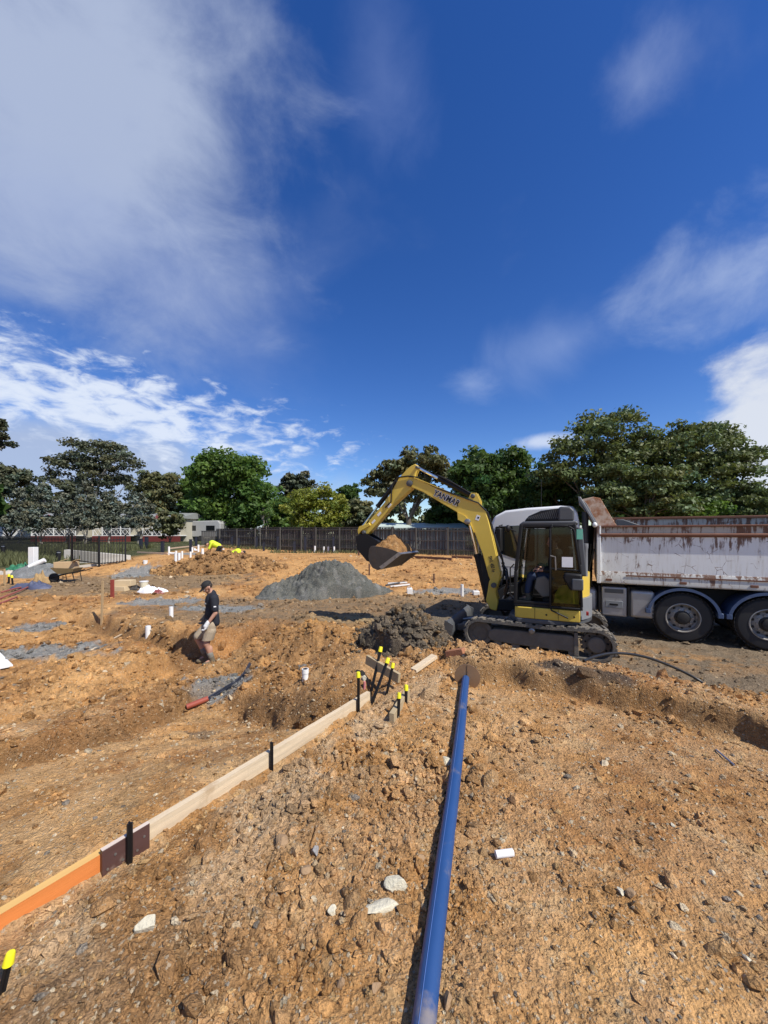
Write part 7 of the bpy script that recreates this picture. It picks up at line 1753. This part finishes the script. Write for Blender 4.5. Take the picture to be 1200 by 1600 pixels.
# --- operator in the excavator cab
ox = thing('person', 'operator in dark top and blue jeans sitting in the excavator cab', 'person', EXC + Vector((0, 0, 0)), TH)
def O(x, y, z): return Vector((x, y, z))
hpO, HMO = head_parts(O(-.30, .43, 2.10), rad(8))
kO = [O(.10, .30, 1.42), O(.10, .56, 1.42)]; aO = [O(.13, .30, 1.02), O(.16, .56, 1.02)]
fl = hpO + [('c', O(-.36, .43, 1.88), O(-.32, .43, 2.03), .06, .056), ('e', O(-.36, .43, 1.72), (.13, .18, .24), rad(-8)), ('e', O(-.33, .43, 1.45), (.14, .18, .13), 0)]
for i, s in enumerate((-1, 1)):
    y = .43 + s * .20; e = O(-.30, y + s * .05, 1.56); w = O(-.09, y + s * .06, 1.56)
    fl += [('c', O(-.38, y, 1.84), e, .06, .045), ('c', e, w, .042, .030), ('c', O(-.30, .43 + s * .1, 1.43), kO[i], .085, .06), ('c', kO[i], aO[i], .056, .04), ('c', aO[i], aO[i] + O(.1, 0, -.05), .035, .03)]
    fl += hand_parts(w, (.85, 0, .25), (.2, -s * .4, -.9), 1.05, 1.0)
bdO = body('body', fl, SKIN, ox, .010, 4)
body('jumper', [('e', O(-.36, .43, 1.72), (.15, .20, .26), rad(-8))] + [q for s in (-1, 1) for q in (('c', O(-.38, .43 + s * .2, 1.84), O(-.30, .43 + s * .25, 1.56), .074, .058), ('c', O(-.30, .43 + s * .25, 1.56), O(-.16, .43 + s * .258, 1.56), .056, .044))], BCAP, ox, .011, 3)
body('jeans', [('e', O(-.33, .43, 1.44), (.155, .195, .13), 0)] + [q for i, s in enumerate((-1, 1)) for q in (('c', O(-.30, .43 + s * .1, 1.43), kO[i], .10, .075), ('c', kO[i], aO[i] + O(0, 0, .10), .072, .06))], JEAN, ox, .011, 3)
for a in aO: body('boot', [('c', a + O(0, 0, .06), a + O(-.01, 0, -.02), .052, .05), ('c', a + O(-.03, 0, -.05), a + O(.15, 0, -.06), .046, .04)], BOOT, ox, .010, 2)
body('hair', [('e', O(-.325, .43, 2.145), (.10, .082, .085), 0)], HAIR, ox, .011, 2)

# --- two workers in hi-vis behind the orange heap
def worker(u, v, Y, rz, label, crouch, scale=1.0):
    p = at(u, v, Y); p.z = max(gz(p.x, p.y), -.2) if not crouch else gz(p.x, p.y) - .45
    w = thing('person', label, 'person', p, rz, 'workers in hi-vis')
    hip = O(-.10, 0, .80); ch = O(.30, 0, 1.00); hd = O(.60, 0, .93)
    hpW, M = head_parts(hd, rad(75))
    f = hpW + [('c', ch, hd, .07, .06), ('c', hip, ch, .15, .15)]
    for s in (-1, 1):
        f += [('c', hip + O(0, s * .1, 0), O(.06, s * .12, .45), .085, .06), ('c', O(.06, s * .12, .45), O(-.02, s * .12, .08), .055, .04), ('c', O(-.02, s * .12, .05), O(.12, s * .12, .03), .04, .035), ('c', ch + O(0, s * .18, 0), O(.42, s * .22, .70), .055, .042), ('c', O(.42, s * .22, .70), O(.48, s * .16, .45), .04, .03)]
        f += hand_parts(O(.48, s * .16, .45), (.2, 0, -1), (1, 0, 0), 1.0, .6)
    body('body', f, SKIN, w, .013, 3)
    body('hi_vis_shirt', [('c', hip + O(.04, 0, .03), ch, .17, .185), ('b', ch + O(-.05, 0, .02), (.16, .22, .14))] + [('c', ch + O(0, s * .18, 0), O(.42, s * .22, .70), .075, .06) for s in (-1, 1)], HIV, w, .014, 3)
    body('trousers', [('b', hip + O(-.02, 0, -.04), (.15, .18, .13))] + [q for s in (-1, 1) for q in (('c', hip + O(0, s * .1, -.02), O(.06, s * .12, .45), .10, .075), ('c', O(.06, s * .12, .45), O(-.02, s * .12, .10), .07, .062))], BCAP, w, .014, 3)
    for s in (-1, 1): body('boot', [('c', O(-.03, s * .12, .07), O(.14, s * .12, .045), .055, .045)], BOOT, w, .014, 2)
    body('hair', [('e', tuple(M @ Vector((-.02, 0, .045))), (.10, .085, .09), rad(75))], BCAP, w, .014, 2)
worker(340, 872, 22.6, rad(190), 'hi-vis worker bent double behind the orange heap', False)
worker(363, 880, 22.0, rad(20), 'second hi-vis worker mostly hidden behind the orange heap', True)
